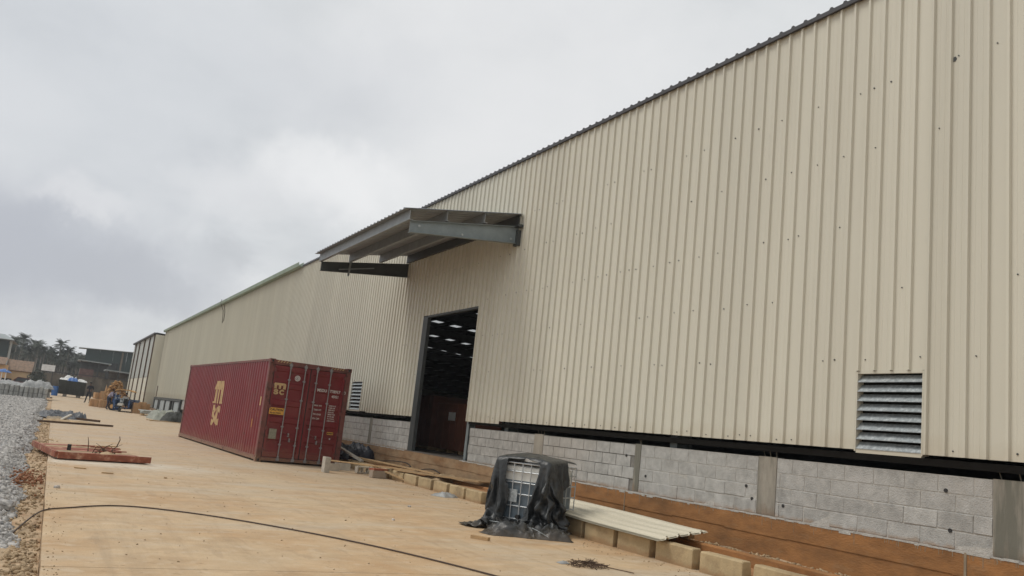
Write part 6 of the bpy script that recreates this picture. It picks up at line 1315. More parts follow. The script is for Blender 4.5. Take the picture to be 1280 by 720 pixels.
-218,-208,-193,-175,-157,-139,-121,-103,-85,-67,-50,-32,-15,2,18,35,52,69,86,102,119,137,154,172,189,207,212,214,218,226,224,-225,-226,-235,-233,-234,-233,-223,-237,-238,-236,-238,-242,-241,-242,-243,-244,-242,-240,-237,-234,-233,-230,
-225,-223,-215,-209,-193,-174,-156,-138,-120,-103,-85,-67,-49,-32,-15,2,18,35,52,69,86,102,119,137,154,171,189,207,217,221,221,214,216,-240,-244,-248,-248,-243,-238,-226,-241,-236,-237,-237,-237,-238,-239,-239,-236,-235,-236,-229,-227,
-229,-223,-222,-221,-218,-209,-193,-174,-156,-138,-120,-102,-85,-67,-50,-32,-15,2,18,35,52,69,86,102,119,135,153,171,189,205,213,224,220,220,216,-258,-244,-229,-220,-219,-222,-234,-228,-239,-216,-214,-214,-214,-214,-214,-214,-214,-214,
-214,-215,-217,-208,-192,-174,-156,-138,-120,-102,-84,-67,-50,-32,-15,2,18,35,52,69,86,102,119,136,153,171,189,201,216,217,224,225,226,-245,-230,-215,-215,-225,-237,-250,-217,-218,-218,-216,-214,-214,-217,-218,-218,-219,-214,-208,-192,
-174,-156,-138,-120,-102,-85,-67,-49,-32,-15,2,18,35,52,69,86,102,119,137,155,171,188,206,215,219,216,219,222,-234,-221,-214,-225,-240,-249,-231,-233,-231,-228,-224,-223,-219,-216,-218,-208,-192,-174,-156,-138,-120,-102,-84,-68,-50,-32,
-15,2,18,35,52,69,86,102,119,136,154,172,190,206,213,219,217,215,218,-249,-245,-232,-240,-257,-242,-240,-238,-236,-231,-228,-224,-219,-204,-192,-174,-156,-138,-121,-103,-85,-67,-49,-32,-15,2,18,35,52,69,86,102,119,136,153,171,189,202,
217,215,215,218,216,-262,-259,-245,-233,-233,-235,-229,-220,-216,-214,-208,-192,-174,-156,-138,-121,-103,-86,-68,-50,-32,-15,2,18,35,52,69,86,102,119,137,155,171,189,206,215,216,218,215,217,-285,-284,-218,-213,-221,-207,-192,-174,-157,
-139,-121,-103,-85,-67,-49,-32,-15,2,18,35,52,69,86,102,119,136,154,172,190,205,214,219,218,216,217,-206,-192,-175,-157,-139,-121,-103,-85,-68,-50,-33,-15,2,20,35,51,69,86,102,119,137,154,172,189,203,216,216,217,217,216,-207,-192,-175,
-157,-139,-121,-103,-86,-69,-51,-33,-15,3,20,35,52,68,86,102,120,138,155,171,189,206,214,214,215,216,215,-207,-193,-175,-157,-139,-121,-104,-86,-69,-51,-33,-15,3,21,35,50,68,85,102,119,137,154,171,189,206,214,216,215,216,218,-208,-193,
-175,-157,-139,-121,-104,-86,-69,-51,-33,-15,3,20,36,52,69,85,101,119,136,154,171,188,206,214,215,214,215,214,-209,-193,-175,-157,-139,-122,-104,-86,-68,-51,-33,-15,3,20,36,53,71,85,100,118,135,153,171,189,204,214,214,215,215,216,-209,
-193,-175,-157,-140,-122,-104,-86,-68,-51,-33,-15,2,19,37,54,72,85,99,117,134,152,170,188,204,214,214,214,214,218,-208,-194,-175,-157,-140,-122,-104,-86,-68,-50,-33,-14,3,20,37,55,68,81,98,116,133,151,169,187,203,214,216,216,216,214,]
TARP_Z = [19,33,21,18,10,10,9,12,29,21,28,20,22,17,16,9,21,41,43,55,62,34,24,10,10,14,25,10,10,10,17,10,14,10,10,10,10,16,10,14,31,16,38,46,24,9,25,36,46,33,16,9,10,28,22,40,33,18,38,35,34,10,12,23,41,57,67,56,40,24,10,18,31,17,19,10,16,11,10,10,
13,10,10,17,10,10,10,11,10,19,10,10,33,38,10,26,12,53,47,29,11,9,10,22,37,50,22,13,31,52,41,19,27,17,44,68,70,47,29,16,16,30,37,13,21,21,14,14,10,15,10,16,10,11,10,10,9,9,33,26,20,11,26,11,19,41,42,13,9,18,61,46,27,10,15,12,35,48,44,18,
10,26,44,43,27,11,16,42,63,69,45,24,11,30,37,37,12,9,10,14,23,16,10,18,10,20,20,10,10,9,9,9,23,49,54,44,19,14,18,42,65,58,36,27,49,62,56,35,10,10,20,45,55,38,13,10,15,36,47,19,9,12,37,60,61,35,16,10,30,48,38,12,10,10,23,27,10,10,18,10,
13,13,15,10,10,10,10,14,31,57,69,61,36,17,36,63,80,70,46,48,63,59,60,36,10,10,32,49,60,33,10,10,23,23,39,26,9,14,34,46,55,30,10,9,33,53,37,10,11,10,17,25,10,14,14,10,18,10,10,10,9,15,32,29,29,30,17,43,70,50,24,25,26,57,71,59,34,36,59,71,
64,40,17,13,38,59,51,27,10,17,15,32,23,27,9,16,33,48,46,23,10,9,39,52,35,9,12,10,28,18,12,18,14,14,11,10,10,10,10,9,20,37,47,39,15,9,32,55,38,13,25,15,34,48,31,10,16,38,75,65,42,21,16,43,59,47,22,10,10,10,28,30,22,9,20,34,46,36,12,18,15,
40,53,27,9,14,10,31,32,22,10,17,10,15,10,10,20,10,10,10,10,29,47,59,33,10,9,33,50,36,10,8,11,37,34,24,10,10,34,71,71,47,23,21,44,61,44,18,15,10,10,17,29,12,17,21,28,33,43,18,10,21,40,37,33,10,10,11,30,34,13,10,10,16,10,10,21,10,10,10,11,
18,35,40,67,73,51,27,32,55,57,54,25,13,19,46,50,28,22,19,40,63,56,53,28,24,45,54,38,15,10,10,10,11,23,20,11,22,38,47,44,29,17,27,49,51,42,22,15,22,18,34,12,10,10,10,19,19,10,10,10,19,29,33,36,34,62,86,86,67,47,55,71,81,67,45,26,30,60,67,
49,20,27,45,58,71,56,33,27,45,46,30,17,10,9,11,21,10,10,15,25,50,55,35,25,27,32,56,62,50,33,20,19,33,33,10,10,10,18,10,10,10,10,10,20,25,38,39,32,35,56,80,86,63,41,42,58,71,61,38,20,23,50,62,46,17,29,47,65,76,63,45,34,41,39,34,28,24,22,
19,14,11,11,20,29,57,61,41,36,34,40,65,75,57,44,29,35,40,23,11,10,19,10,19,18,10,10,9,10,26,44,29,14,13,40,64,69,44,27,21,31,44,36,16,10,10,26,45,24,17,27,45,70,84,61,56,48,26,19,39,46,66,54,40,45,49,67,83,67,53,40,37,47,30,17,19,11,17,
10,9,10,11,10,10,27,44,33,9,22,29,50,62,38,15,9,30,24,41,20,9,10,33,23,23,23,28,45,70,86,64,72,63,50,63,67,62,56,55,61,80,91,77,61,53,44,54,42,28,15,15,10,23,25,27,17,10,27,34,52,49,26,19,45,70,59,52,26,15,34,44,42,38,26,29,39,44,42,42,
44,60,73,81,77,74,78,66,79,81,80,74,68,70,88,99,87,71,66,56,53,58,44,28,17,11,10,9,13,24,9,17,35,53,58,52,41,63,90,85,64,49,38,59,71,63,54,53,53,63,69,66,62,65,83,89,97,94,92,90,82,88,92,97,91,84,85,90,107,99,84,79,70,71,72,57,40,32,28,
22,26,25,10,10,15,29,49,50,37,45,67,90,95,77,50,52,60,82,80,72,56,70,80,88,85,81,79,93,106,114,111,104,104,105,99,104,109,114,108,102,102,107,111,106,97,92,85,84,85,69,56,48,38,39,41,17,10,28,10,16,31,29,26,30,50,71,75,57,32,33,53,76,86,
77,62,68,82,96,99,91,91,105,118,130,129,122,118,122,117,121,126,131,124,118,119,120,121,123,114,108,101,101,99,80,72,64,54,56,51,32,11,31,25,9,9,10,10,14,32,42,55,40,25,28,46,58,76,73,73,77,84,100,115,106,107,115,133,146,146,140,135,138,
134,138,143,147,141,136,135,136,138,141,131,124,118,114,104,99,86,74,72,73,62,45,23,27,13,9,10,9,10,10,21,29,42,58,37,40,56,61,75,87,91,94,101,102,111,124,124,132,149,159,163,158,152,153,152,155,160,160,158,154,152,154,156,158,150,141,
135,128,119,114,96,88,89,88,74,57,33,10,10,17,39,35,14,9,15,36,47,64,60,62,66,73,85,94,103,112,122,126,135,138,149,157,164,173,180,177,169,170,169,172,177,178,176,172,170,172,173,176,167,158,152,144,135,127,113,104,100,98,84,69,48,36,30,
38,53,53,37,12,15,33,50,67,73,78,86,93,101,108,118,127,137,147,155,156,159,174,180,189,196,194,187,186,187,189,194,195,194,189,187,189,191,193,185,175,169,160,151,143,132,121,117,99,95,82,61,24,24,20,38,47,31,9,22,38,54,71,72,92,104,110,
117,125,130,140,152,162,171,175,175,189,196,206,214,210,205,203,205,207,210,213,212,208,205,206,209,210,203,192,183,177,165,158,148,136,132,110,106,92,71,24,29,13,9,14,10,14,24,39,58,74,78,88,101,117,134,146,151,155,165,176,188,195,198,
204,213,222,230,228,222,221,222,225,227,231,230,227,223,224,226,227,220,208,200,191,180,175,167,147,142,123,117,104,85,29,22,9,16,26,14,23,32,46,66,81,96,100,110,127,143,158,166,171,179,190,202,212,216,220,229,237,245,245,240,237,238,
242,245,248,248,244,241,242,244,243,232,224,215,209,197,191,182,162,149,138,129,115,99,38,16,10,21,39,36,34,46,61,84,101,106,119,129,144,159,175,185,191,200,207,220,232,237,241,245,254,262,263,258,254,245,260,262,266,266,263,259,259,262,
252,249,239,230,225,215,208,193,176,161,154,142,127,111,14,31,24,43,44,51,54,59,72,90,107,120,132,146,162,176,190,200,210,221,231,241,250,256,261,263,269,278,280,275,253,278,280,283,284,282,278,277,279,270,264,255,247,242,234,219,207,
188,177,170,149,139,124,10,16,29,40,58,65,66,65,82,100,117,131,146,156,172,187,202,212,218,236,245,256,265,273,277,281,286,294,297,293,280,298,300,302,299,296,295,296,287,280,272,264,257,248,232,218,200,193,182,162,149,139,9,10,23,42,47,
57,62,70,86,104,122,130,148,166,181,197,212,222,230,247,260,271,284,293,295,298,302,310,314,310,316,318,320,317,314,313,313,303,296,289,280,272,263,244,230,214,203,192,177,162,149,23,10,27,41,35,49,63,77,92,111,131,144,160,176,191,207,
222,232,241,255,268,285,297,310,314,316,319,325,331,328,334,335,337,335,333,329,330,320,312,304,296,288,274,254,240,229,217,205,189,173,160,15,13,26,30,54,60,74,87,102,121,143,158,169,183,199,217,235,249,256,266,278,294,310,323,331,334,
336,342,348,345,352,352,354,353,350,348,346,337,326,320,312,297,282,264,255,244,230,215,199,185,170,12,25,38,57,54,70,85,99,113,124,145,160,176,192,208,219,233,249,271,282,294,310,322,336,347,351,353,359,365,363,370,370,371,371,368,364,
361,351,343,336,322,307,291,279,269,255,237,224,209,190,173,14,31,47,66,62,78,94,111,124,140,155,170,186,204,217,228,240,254,276,296,308,321,333,347,362,369,371,376,381,381,388,387,388,389,386,382,377,366,359,348,332,316,305,293,278,264,
247,230,212,194,177,9,22,37,48,70,86,89,112,130,147,165,179,195,214,223,241,252,266,284,304,320,333,346,361,373,386,389,393,398,398,406,405,406,406,404,400,390,384,373,357,342,329,318,302,286,268,251,234,216,198,181,10,16,31,49,68,86,
106,113,127,148,170,182,195,212,229,246,265,281,293,308,324,342,358,373,387,400,408,411,415,416,422,421,423,424,429,437,429,426,424,423,424,424,427,423,424,423,422,423,419,406,398,382,366,353,337,322,305,288,271,254,236,219,201,184,9,24,
39,56,73,89,106,123,140,156,171,188,204,220,236,252,270,286,303,318,335,351,366,382,397,413,426,427,429,432,436,436,437,439,436,442,437,438,437,437,437,437,438,436,436,436,436,437,433,422,404,388,374,358,341,324,309,292,274,257,240,222,
205,187,10,26,44,60,78,95,110,129,146,161,178,196,213,230,246,263,279,295,312,329,344,361,376,393,408,424,438,439,440,441,439,438,439,438,442,438,443,438,438,438,438,438,438,438,438,439,439,439,439,426,409,394,379,362,346,330,312,295,
277,260,243,226,208,190,12,29,46,63,80,97,113,129,147,163,180,196,213,230,246,263,280,296,313,329,345,362,373,389,407,425,437,439,438,439,445,441,438,438,439,441,438,441,438,438,439,438,439,438,438,442,438,438,438,425,417,401,385,368,
351,334,316,298,281,264,246,229,211,194,16,24,40,57,75,91,106,123,140,156,172,189,205,222,239,256,273,289,306,323,339,357,374,392,410,426,438,438,438,438,438,446,444,438,439,438,442,438,441,441,438,441,438,438,443,440,443,438,440,431,
418,405,387,372,354,337,319,302,284,266,249,231,213,196,10,21,34,47,64,80,96,114,129,147,164,181,198,215,233,251,269,286,304,322,339,356,375,393,410,427,438,438,438,438,438,438,446,447,440,439,443,443,438,438,443,439,438,443,442,446,440,
443,441,431,414,402,392,375,358,340,323,305,287,269,251,233,216,198,10,10,25,43,59,77,93,111,129,146,164,182,199,215,233,251,268,284,303,321,339,357,376,393,411,427,438,438,438,440,438,438,439,446,448,441,440,444,444,439,444,438,443,441,
448,442,446,442,443,430,423,407,391,373,356,18,24,31,48,66,83,100,111,129,147,165,182,200,217,234,252,270,288,306,323,341,360,377,395,413,428,438,438,438,438,441,439,438,439,445,446,444,446,444,442,443,442,444,447,448,448,444,442,438,
438,421,403,386,371,353,10,27,35,52,69,87,101,112,130,147,165,183,201,218,236,254,272,290,307,325,343,360,378,396,412,429,438,438,438,438,438,443,443,440,442,447,444,445,445,446,446,444,444,447,448,447,439,438,438,436,422,404,386,369,
351,12,23,40,56,73,90,104,113,131,148,166,184,202,220,237,255,273,291,308,325,343,360,378,396,414,429,438,438,438,438,439,438,444,446,442,443,446,446,443,446,448,445,446,450,451,442,444,444,443,434,418,404,387,369,351,30,38,46,48,65,81,
95,112,108,218,236,254,272,290,308,325,343,361,379,397,415,430,438,438,438,438,438,440,438,443,448,446,442,444,443,448,448,449,450,447,452,445,442,441,443,430,421,403,386,368,351,9,18,27,45,58,65,78,236,254,272,290,308,325,343,361,379,
397,414,431,438,438,438,438,438,438,441,439,442,447,447,446,448,449,448,450,449,449,449,452,449,440,438,435,420,402,385,367,350,22,10,26,39,46,48,274,292,310,327,345,363,380,398,416,431,440,438,438,438,438,438,438,444,447,447,447,448,
450,451,451,450,453,454,452,446,445,446,443,435,419,402,384,366,349,9,23,14,29,31,294,311,329,347,364,382,399,417,427,441,439,438,438,439,441,442,440,441,446,450,448,450,452,452,453,452,452,450,444,441,440,442,430,419,401,384,366,348,11,
17,10,311,329,347,364,380,398,416,432,441,438,439,438,438,438,443,445,448,447,451,449,452,452,451,452,453,451,452,450,448,440,438,434,419,401,383,365,347,9,9,340,357,362,429,438,442,438,438,438,438,438,440,445,450,450,449,454,454,453,
454,452,450,449,444,443,445,442,434,418,401,383,365,347,428,439,438,438,438,438,438,438,445,447,442,445,442,446,455,446,445,449,442,446,448,441,440,442,430,418,400,383,365,347,428,438,438,440,438,438,438,444,440,439,438,438,439,442,452,
447,440,445,438,438,440,446,438,438,434,418,400,382,364,347,428,438,439,438,438,438,442,439,438,438,438,438,438,439,449,440,444,438,442,438,438,444,439,438,434,418,400,382,364,346,427,438,438,438,438,438,441,438,438,439,438,438,438,438,
446,438,438,447,438,438,438,439,443,438,433,418,400,382,364,346,430,438,438,440,438,442,438,440,441,438,438,438,442,438,444,438,438,448,438,438,438,439,438,441,433,417,400,382,364,346,428,438,438,438,440,438,438,438,438,439,438,438,443,
438,442,438,438,449,438,438,440,438,441,440,432,417,399,382,364,346,426,438,438,438,438,438,438,438,438,438,438,438,438,443,438,439,450,438,438,439,438,439,438,440,432,418,399,381,364,346,]

def tarp_keeps(x, y):
    if x > .0+.12*math.sin(y*7) and y < -.5: return False
    if x > -.1 and y < -.5-1.25: return False
    if y > .72 and x > -.3: return False
    if x < -.5 and y < -.5 and math.hypot(x+.5, y+.5) > 1.45: return False
    d = -(x+.5)
    if d > .03 and d < .98:
        t = d/.98; c = -.03-.05*t; hw = .27-.09*t+.03*math.sin(9*d)
        if abs(y-c) < hw: return False
    return True
gx = np.arange(-1.95, .42, .042); gy = np.arange(-1.55, 1.12, .042); ti = {}
for i, x in enumerate(gx):
    for j, y in enumerate(gy):
        if tarp_keeps(x, y): ti[i, j] = len(ti)
fc = [(ti[i, j], ti[i+1, j], ti[i+1, j+1], ti[i, j+1]) for (i, j) in ti if (i+1, j) in ti and (i+1, j+1) in ti and (i, j+1) in ti]
used_ = sorted({k for q in fc for k in q}); back = {k: n for n, k in enumerate(used_)}; fc = [tuple(back[k] for k in q) for q in fc]; NF = len(fc)
co = np.stack([TARP_X, TARP_Y, TARP_Z], 1)/400.0
assert len(co) == len(used_), (len(co), len(used_))
co[:, 2] = np.maximum(co[:, 2], .006); co[:, 1] = np.where(co[:, 1] > .5, .5+(co[:, 1]-.5)*.45, co[:, 1])
rr_ = np.clip(1-(co[:, 0]**2+co[:, 1]**2)/.5, 0, 1); co[:, 2] += np.where(co[:, 2] > .95, .075*rr_**.7, 0)
me = bpy.data.meshes.new('tarpaulin'); me.from_pydata(co.tolist(), [], fc); me.materials.append(M['tarp']); me.polygons.foreach_set('use_smooth', [True]*NF)
tp_ = meshobj('tarpaulin', me); tp_.location = (7.27, 12.25, 0); tp_.rotation_euler = (0, 0, math.pi/2-ta)
sd_ = tp_.modifiers.new('solid', 'SOLIDIFY'); sd_.thickness = .004; ss = tp_.modifiers.new('smooth', 'SUBSURF'); ss.levels = ss.render_levels = 2
tx = bpy.data.textures.new('creases', 'CLOUDS'); tx.noise_scale = .04; tx.noise_depth = 2; dm = tp_.modifiers.new('creases', 'DISPLACE'); dm.texture = tx; dm.strength = .010; dm.mid_level = .5
tag(tp_, 'black plastic tarpaulin draped over the caged tank and bunched on the road', 'tarpaulin')
o = crumple('tarp_fold', 1.2, .62, .17, M['tarp'], 71, (6.62, 11.25, .0), rad(-20), nx=60, ny=34, fold=1.0, parent=None, rag=.35); attach(o, tp_)
o = crumple('tarp_fold', .75, .5, .17, M['tarp'], 77, (6.50, 12.15, .0), rad(-55), nx=40, ny=30, fold=1.0, rag=.35); attach(o, tp_)
b = MB(); b.tube(smooth_path([(6.30, 12.2, .10), (6.35, 11.8, .13), (6.55, 11.45, .12), (6.6, 11.1, .14), (6.8, 10.9, .03)], 4), .005, 5); o = b.build('tarp_rope', M['galv'], tp_)

# ================================================================ BLACK CABLE ACROSS THE ROAD
pts = [(-1.6, 8.3, -.07), (-.7, 8.85, -.055), (-.3, 9.12, -.05), (-.16, 9.5, -.04), (-.04, 10.4, -.02), (.08, 11.2, .0), (.2, 11.62, .012), (.45, 11.9, .012), (.75, 12.2, .012), (1.0, 12.33, .012), (1.35, 12.3, .012), (1.9, 11.95, .012), (2.42, 11.45, .012), (3.0, 10.72, .012), (3.53, 9.9, .012), (3.95, 9.05, .012), (4.33, 8.08, .012), (4.6, 7.2, .012), (4.9, 6.2, .012), (5.5, 5, .012)]
b = MB(); b.tube(smooth_path(pts), .009, 7); tag(b.build('power_cable', M['cable'], smooth=True), 'thin dark cable snaking across the road from the gravel', 'cable')

# ================================================================ SHUTTERING PANEL ON THE LEFT EDGE
sp = thing('shuttering_panel', 'red brown timber shuttering panel lying across the left slab edge', 'panel', (1.0, 21, 0))
A, B_, C__, D_ = Vector((-.10, 22.9, .03)), Vector((.36, 19.75, .03)), Vector((2.12, 20.15, .03)), Vector((1.42, 23.9, .03))
def lerp2(u, v): return (A*(1-u)+D_*u)*(1-v)+(B_*(1-u)+C__*u)*v      # v 0 far, 1 near
n = 7
for k in range(n):
    v0, v1 = k/n+.008, (k+1)/n-.008; q = [lerp2(0, v0), lerp2(1, v0), lerp2(1, v1), lerp2(0, v1)]; b = MB(); dz = random.uniform(-.008, .012)
    if k in (3,): q[1] = lerp2(.72, v0); q[2] = lerp2(.8, v1)
    h = .075+dz; m_ = len(b.v)
    b.v += [tuple(p) for p in q]+[tuple(p+Vector((0, 0, h))) for p in q]
    for qq in ((0, 3, 2, 1), (4, 5, 6, 7), (0, 1, 5, 4), (1, 2, 6, 5), (2, 3, 7, 6), (3, 0, 4, 7)): b.f.append(qq); b.mi.append(0)
    b.build('plank', M['red_wood'] if k not in (1, 4) else M['clod'], sp)
b = MB(); e0, e1 = B_+Vector((-.02, -.05, .065)), C__+Vector((.03, -.05, .065)); b.bar(e0, e1, .05, .13); b.build('edge_beam', M['red_wood'], sp)
b = MB(); b.bar(A+Vector((-.06, 0, .07)), B_+Vector((-.05, 0, .07)), .06, .12); b.build('edge_beam', M['red_wood'], sp)
rr = random.Random(5)
for k in range(5):
    b = MB(); p = lerp2(rr.uniform(.05, .8), rr.uniform(.2, .9))+Vector((0, 0, .115)); q = p+Vector((rr.uniform(.25, .7), rr.uniform(-.5, .3), rr.uniform(-.0, .03))); b.bar(p, q, .07, .022)
    tag(b.build('loose_batten', M['wood'] if k in (1,) else M['red_wood']), ['reddish loose batten on the left part of the shuttering panel', 'pale loose batten across the shuttering panel', 'short reddish batten near the middle of the shuttering panel', 'reddish batten lying beside the twigs on the panel', 'loose reddish batten at the right of the panel'][k], 'batten', 'loose battens on the shuttering panel')
b = MB(); b.box(.52, .60, 21.3, 21.38, .1, .23); tag(b.build('timber_offcut', M['black']), 'small dark upright offcut standing on the shuttering panel', 'offcut')
b = MB(); b.box(.45, 1.1, 20.2, 20.55, .108, .116); tag(b.build('cement_patch', M['laitance']), 'pale dried cement slab stuck on the shuttering panel', 'cement')
b = MB()
for k in range(16):
    p = Vector((1.25+rr.uniform(-.25, .25), 21.2+rr.uniform(-.3, .3), .10)); d = Vector((rr.uniform(-.26, .30), rr.uniform(-.2, .2), rr.uniform(.03, .24))); b.tube([p, p+d*.5+Vector((0, 0, .04)), p+d], .011, 5, r2=.004)
b.tube([(.95, 21.4, .1), (.93, 21.4, .30), (.90, 21.42, .42)], .012, 5, r2=.006); b.tube([(1.5, 21.2, .25), (1.55, 21.2, .42), (1.53, 21.2, .50)], .014, 5, r2=.008)
tag(b.build('twig_bundle', M['rust']), 'bundle of dry twigs lying on the shuttering panel', 'twigs')
tag(crumple('dirt_lump', .28, .5, .10, M['clod'], 91, (1.30, 20.65, .10), nx=8, ny=10), 'lump of dry earth in front of the twigs on the panel', 'earth lump')
b = MB()
for (x, y, a, l) in ((.62, 17.9, .5, .22), (1.05, 17.2, .05, .20), (.16, 26.5, .3, .12), (2.1, 17.0, 0, .05)): b2 = MB(); b2.bar((x, y, .012), (x+l*math.cos(a), y+l*math.sin(a)*-.7, .012), .04, .02); tag(b2.build('wood_chip', M['wood']), 'small wood chip on the road near '+('the panel, slanting' if x == .62 else 'the panel, lying straight' if x == 1.05 else 'the slab edge beyond the panel' if y > 20 else 'the cement dust'), 'wood chip')
# grey film heap and rusty strips further up the left edge
tag(crumple('grey_film_heap', 1.9, 3.0, .42, M['grey_film'], 21, (.62, 47.0, 0), rad(10), nx=40, ny=36, rag=.3), 'crumpled grey and black plastic heap on the left road edge', 'plastic film')
tag(crumple('grey_film_scrap', .7, 1.2, .5, M['grey_film'], 25, (1.35, 46.4, 0), rad(-10), nx=12, ny=12, rag=.3), 'darker crumpled scrap at the right end of the grey plastic heap', 'plastic film')
b = MB(); b.bar((.3, 46.2, .06), (2.25, 45.0, .05), .14, .10); tag(b.build('rusty_beam', M['rust']), 'thin rusty bar poking out from under the grey plastic heap', 'bar')
b = MB(); b.bar((-.25, 38.6, .05), (2.55, 40.6, .04), .16, .07); tag(b.build('rusty_strip', M['rust']), 'long rusty brown strip on the road between heap and panel', 'strip')
tag(crumple('sack_scrap', .5, 2.4, .14, M['clod'], 28, (1.1, 41.5, 0), rad(80), nx=14, ny=16), 'pinkish brown torn sacking lying beside the long rusty strip', 'sacking')
tag(crumple('pale_sack', .55, 1.5, .22, M['laitance'], 29, (.45, 43.5, 0), rad(20), nx=12, ny=12), 'pale torn sack between the grey heap and rusty strip', 'sack')
b = MB(); b.bar((.55, 41.9, .04), (.98, 44.6, .24), .10, .06); tag(b.build('pale_offcut', M['block_loose']), 'pale angled timber offcut leaning on the torn sack', 'offcut')
# ================================================================ LOOSE BLOCKS AND BOARDS BESIDE THE CONTAINER
o = meshobj('concrete_block', rough_block(.15, .20, .40, .006, 31, .006)); o.location = (6.62, 22.0, .20); o.rotation_euler = (0, 0, .12); o.data = o.data.copy(); o.data.materials[0] = M['block_loose']; tag(o, 'pale concrete block standing upright at the container door corner', 'concrete block')
def hollow(x, y, z, rz_, lab, ln=.42):
    b = MB(); b.box(-ln/2, ln/2, -.09, -.06, 0, .19); b.box(-ln/2, ln/2, .06, .09, 0, .19)
    for k in range(4): q = -ln/2+k*(ln-.03)/3; b.box(q, q+.03, -.06, .06, 0, .187)
    r = b.build('hollow_block', M['block_loose']); r.location = (x, y, z); r.rotation_euler = (math.pi/2 if False else 0, 0, rz_); tag(r, lab, 'hollow block', 'loose blocks between container and kerb'); return r
hollow(7.08, 22.9, 0, .1, 'grey hollow block on the road just right of the upright pale block', .34); hollow(7.55, 23.5, 0, -.1, 'hollow block under the left end of the loose board')
r = hollow(7.92, 22.75, 0, .06, 'hollow block on its side with dark cores facing out, under the board', .5); r.rotation_euler = (math.pi/2, 0, .06); r.location.z = .10
o = meshobj('concrete_block', rough_block(.40, .22, .19, .006, 33, .006)); o.location = (7.84, 21.35, .096); o.rotation_euler = (0, 0, .1); o.data.materials[0] = M['block']; tag(o, 'grey solid block on the road carrying the loose boards', 'concrete block')
b = MB(); b.box(-.22, .22, -.12, .12, 0, .05); o = b.build('brick_slab', M['red_wood']); o.location = (7.86, 21.4, .192); o.rotation_euler = (0, 0, .25); tag(o, 'thin red brown slab on the grey block near the kerb', 'slab')
for i, (a, c, w_, h_, lab) in enumerate((((7.0, 23.2, .26), (8.7, 20.6, .30), .16, .028, 'long pale board running from the container to the kerbs'),
        ((8.25, 25.6, .34), (8.72, 19.6, .33), .14, .03, 'long narrow board lying along the drain beside the doorway'),
        ((8.28, 20.9, .27), (8.95, 17.3, .36), .42, .03, 'wide pale plank resting on kerbs below the doorway'),
        ((7.9, 21.9, .26), (8.3, 19.9, .02), .09, .03, 'thin board slanting down from the block to the road'),
        ((8.35, 24.2, .30), (8.8, 21.2, .28), .20, .03, 'reddish board lying across the backfill by the kerbs'))):
    b = MB(); b.bar(a, c, w_, h_); tag(b.build('loose_board', M['wood']), lab, 'board', 'loose boards by the kerbs')
tag(crumple('tarp_bundle', 1.9, 1.6, .62, M['tarp_navy'], 61, (8.75, 26.0, .22), rad(20), nx=36, ny=30, rag=.25), 'dark navy tarpaulin bundle behind the right end of the container', 'tarpaulin')
b = MB(); b.bar((7.85, 26.3, .72), (8.25, 23.9, .27), .10, .05); tag(b.build('white_lath', M['block_loose']), 'pale lath leaning against the dark tarpaulin bundle', 'lath')
b = MB(); b.tube(smooth_path([(8.7, 24.0, .30), (8.95, 23.3, .38), (9.0, 22.4, .40), (8.9, 21.8, .33), (8.75, 22.4, .30)]), .014, 6); b.tube(smooth_path([(8.9, 21.2, .3), (9.02, 20.6, .38), (8.95, 19.9, .33)]), .014, 6); tag(b.build('black_hose', M['rubber']), 'coiled black hose in the drain below the doorway', 'hose')
tag(crumple('grey_bag', .42, .46, .13, M['clear_film'], 81, (7.88, 17.15, 0), .4, nx=16, ny=14, rag=.4), 'crumpled grey plastic bag at the foot of the kerbs', 'plastic bag')
tag(crumple('spoil', 1.0, 1.1, .22, M['clod'], 83, (8.92, 19.3, .20), 0, nx=14, ny=14), 'small pile of brown spoil in the drain under the doorway', 'spoil')
b = MB(); b.box(-.14, .14, -.035, .035, 0, .045); o = b.build('wood_offcut', M['wood']); o.location = (5.55, 10.72, .002); o.rotation_euler = (0, 0, -1.0); tag(o, 'short dark wood offcut on the road in front of the tarpaulin', 'offcut')
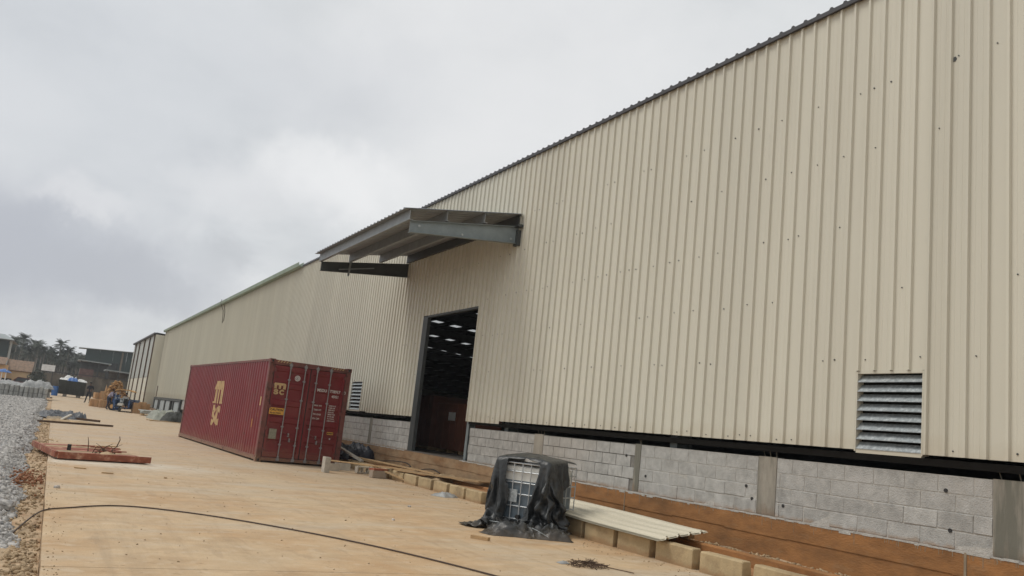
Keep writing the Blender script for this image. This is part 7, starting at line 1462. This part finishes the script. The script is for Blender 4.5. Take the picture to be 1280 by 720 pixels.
# little heap of wire and chips at the bottom edge
b = MB(); r_ = random.Random(12)
for k in range(120):
    a = r_.uniform(0, 6.28); q = r_.random()**.7; c = Vector((6.05+.26*q*math.cos(a), 8.80+.22*q*math.sin(a), .01+.06*(1-q)*r_.random())); d = Vector((r_.gauss(0, 1), r_.gauss(0, 1), r_.gauss(0, .3))).normalized()*r_.uniform(.03, .10); e = Vector((r_.gauss(0, .02), r_.gauss(0, .02), .01))
    b.tube([c-d, c+e, c+d], .0035, 4)
tag(b.build('wire_scraps', M['rust']), 'small tangle of rusty wire scraps on the road by the kerbs', 'wire scraps', kind='stuff')
tag(crumple('paper_scrap', .14, .12, .05, M['clear_film'], 85, (5.80, 8.95, 0), nx=10, ny=8), 'small crumpled white scrap beside the wire tangle', 'scrap')
b = MB(); b.bar((6.28, 8.72, .01), (6.42, 8.35, .01), .012, .008); tag(b.build('thin_stick', M['rust']), 'thin brown stick lying beside the wire tangle', 'stick')
# crumbs of mud and stones over the road
P = []; S = []
for _ in range(1000):
    y = 6.5+random.random()**1.4*50; x = random.uniform(.2, 7.5) if random.random() < .45 else kerb_x(y)-abs(random.gauss(0, .35))-.02
    if x < .2: continue
    P.append((x, y, .004)); S.append(random.uniform(.006, .018)*(2.2 if random.random() < .05 else 1))
for _ in range(260):
    y = 6.5+random.random()**1.3*40; P.append((.18+abs(random.gauss(0, .10)), y, .003)); S.append(random.uniform(.005, .014))
tag(scatter('road_crumbs', np.array(P), np.array(S), M['clod'], .6, 15), 'mud crumbs and small stones scattered on the road', 'crumbs', kind='stuff')
for i, (x, y, s) in enumerate(((.16-.42, 11.6, .12), (-.30, 12.3, .11), (-.22, 11.9, .09), (.31, 14.2, .05), (6.0, 14.5, .035), (4.9, 12.4, .03))):
    me = rough_block(s*1.6, s*1.2, s*.8, s*.22, 40+i, s*.15); me.materials[0] = M['stone']; o = meshobj('loose_stone', me); o.location = (x, y, s*.3 if x > .17 else s*.3); o.rotation_euler = (.1, .2, i)
    tag(o, ['largest pale stone at the gravel edge near the cable', 'pale angular stone beside the largest one at the gravel edge', 'smaller pale stone between two larger ones at the gravel edge', 'small stone on the slab near its left edge', 'small stone in the middle of the road by the tank', 'tiny stone on the open road left of the tarpaulin'][i], 'stone')

# ================================================================ THIN HUMID AIR: a closed box round everything but the sky
b = MB(); b.box(-4300, 4300, -200, 4300, -1.3, 13.5); hz = b.build('haze', M['black']); hz['kind'] = 'stuff'
hm = bpy.data.materials.new('thin haze'); hm.use_nodes = True; hn = hm.node_tree.nodes; hn.clear(); ho = hn.new('ShaderNodeOutputMaterial'); pv = hn.new('ShaderNodeVolumePrincipled')
pv.inputs['Color'].default_value = (.86, .89, .92, 1); pv.inputs['Density'].default_value = 0.0007; pv.inputs['Anisotropy'].default_value = .2; hm.node_tree.links.new(pv.outputs[0], ho.inputs['Volume'])
hz.data.materials.clear(); hz.data.materials.append(hm)
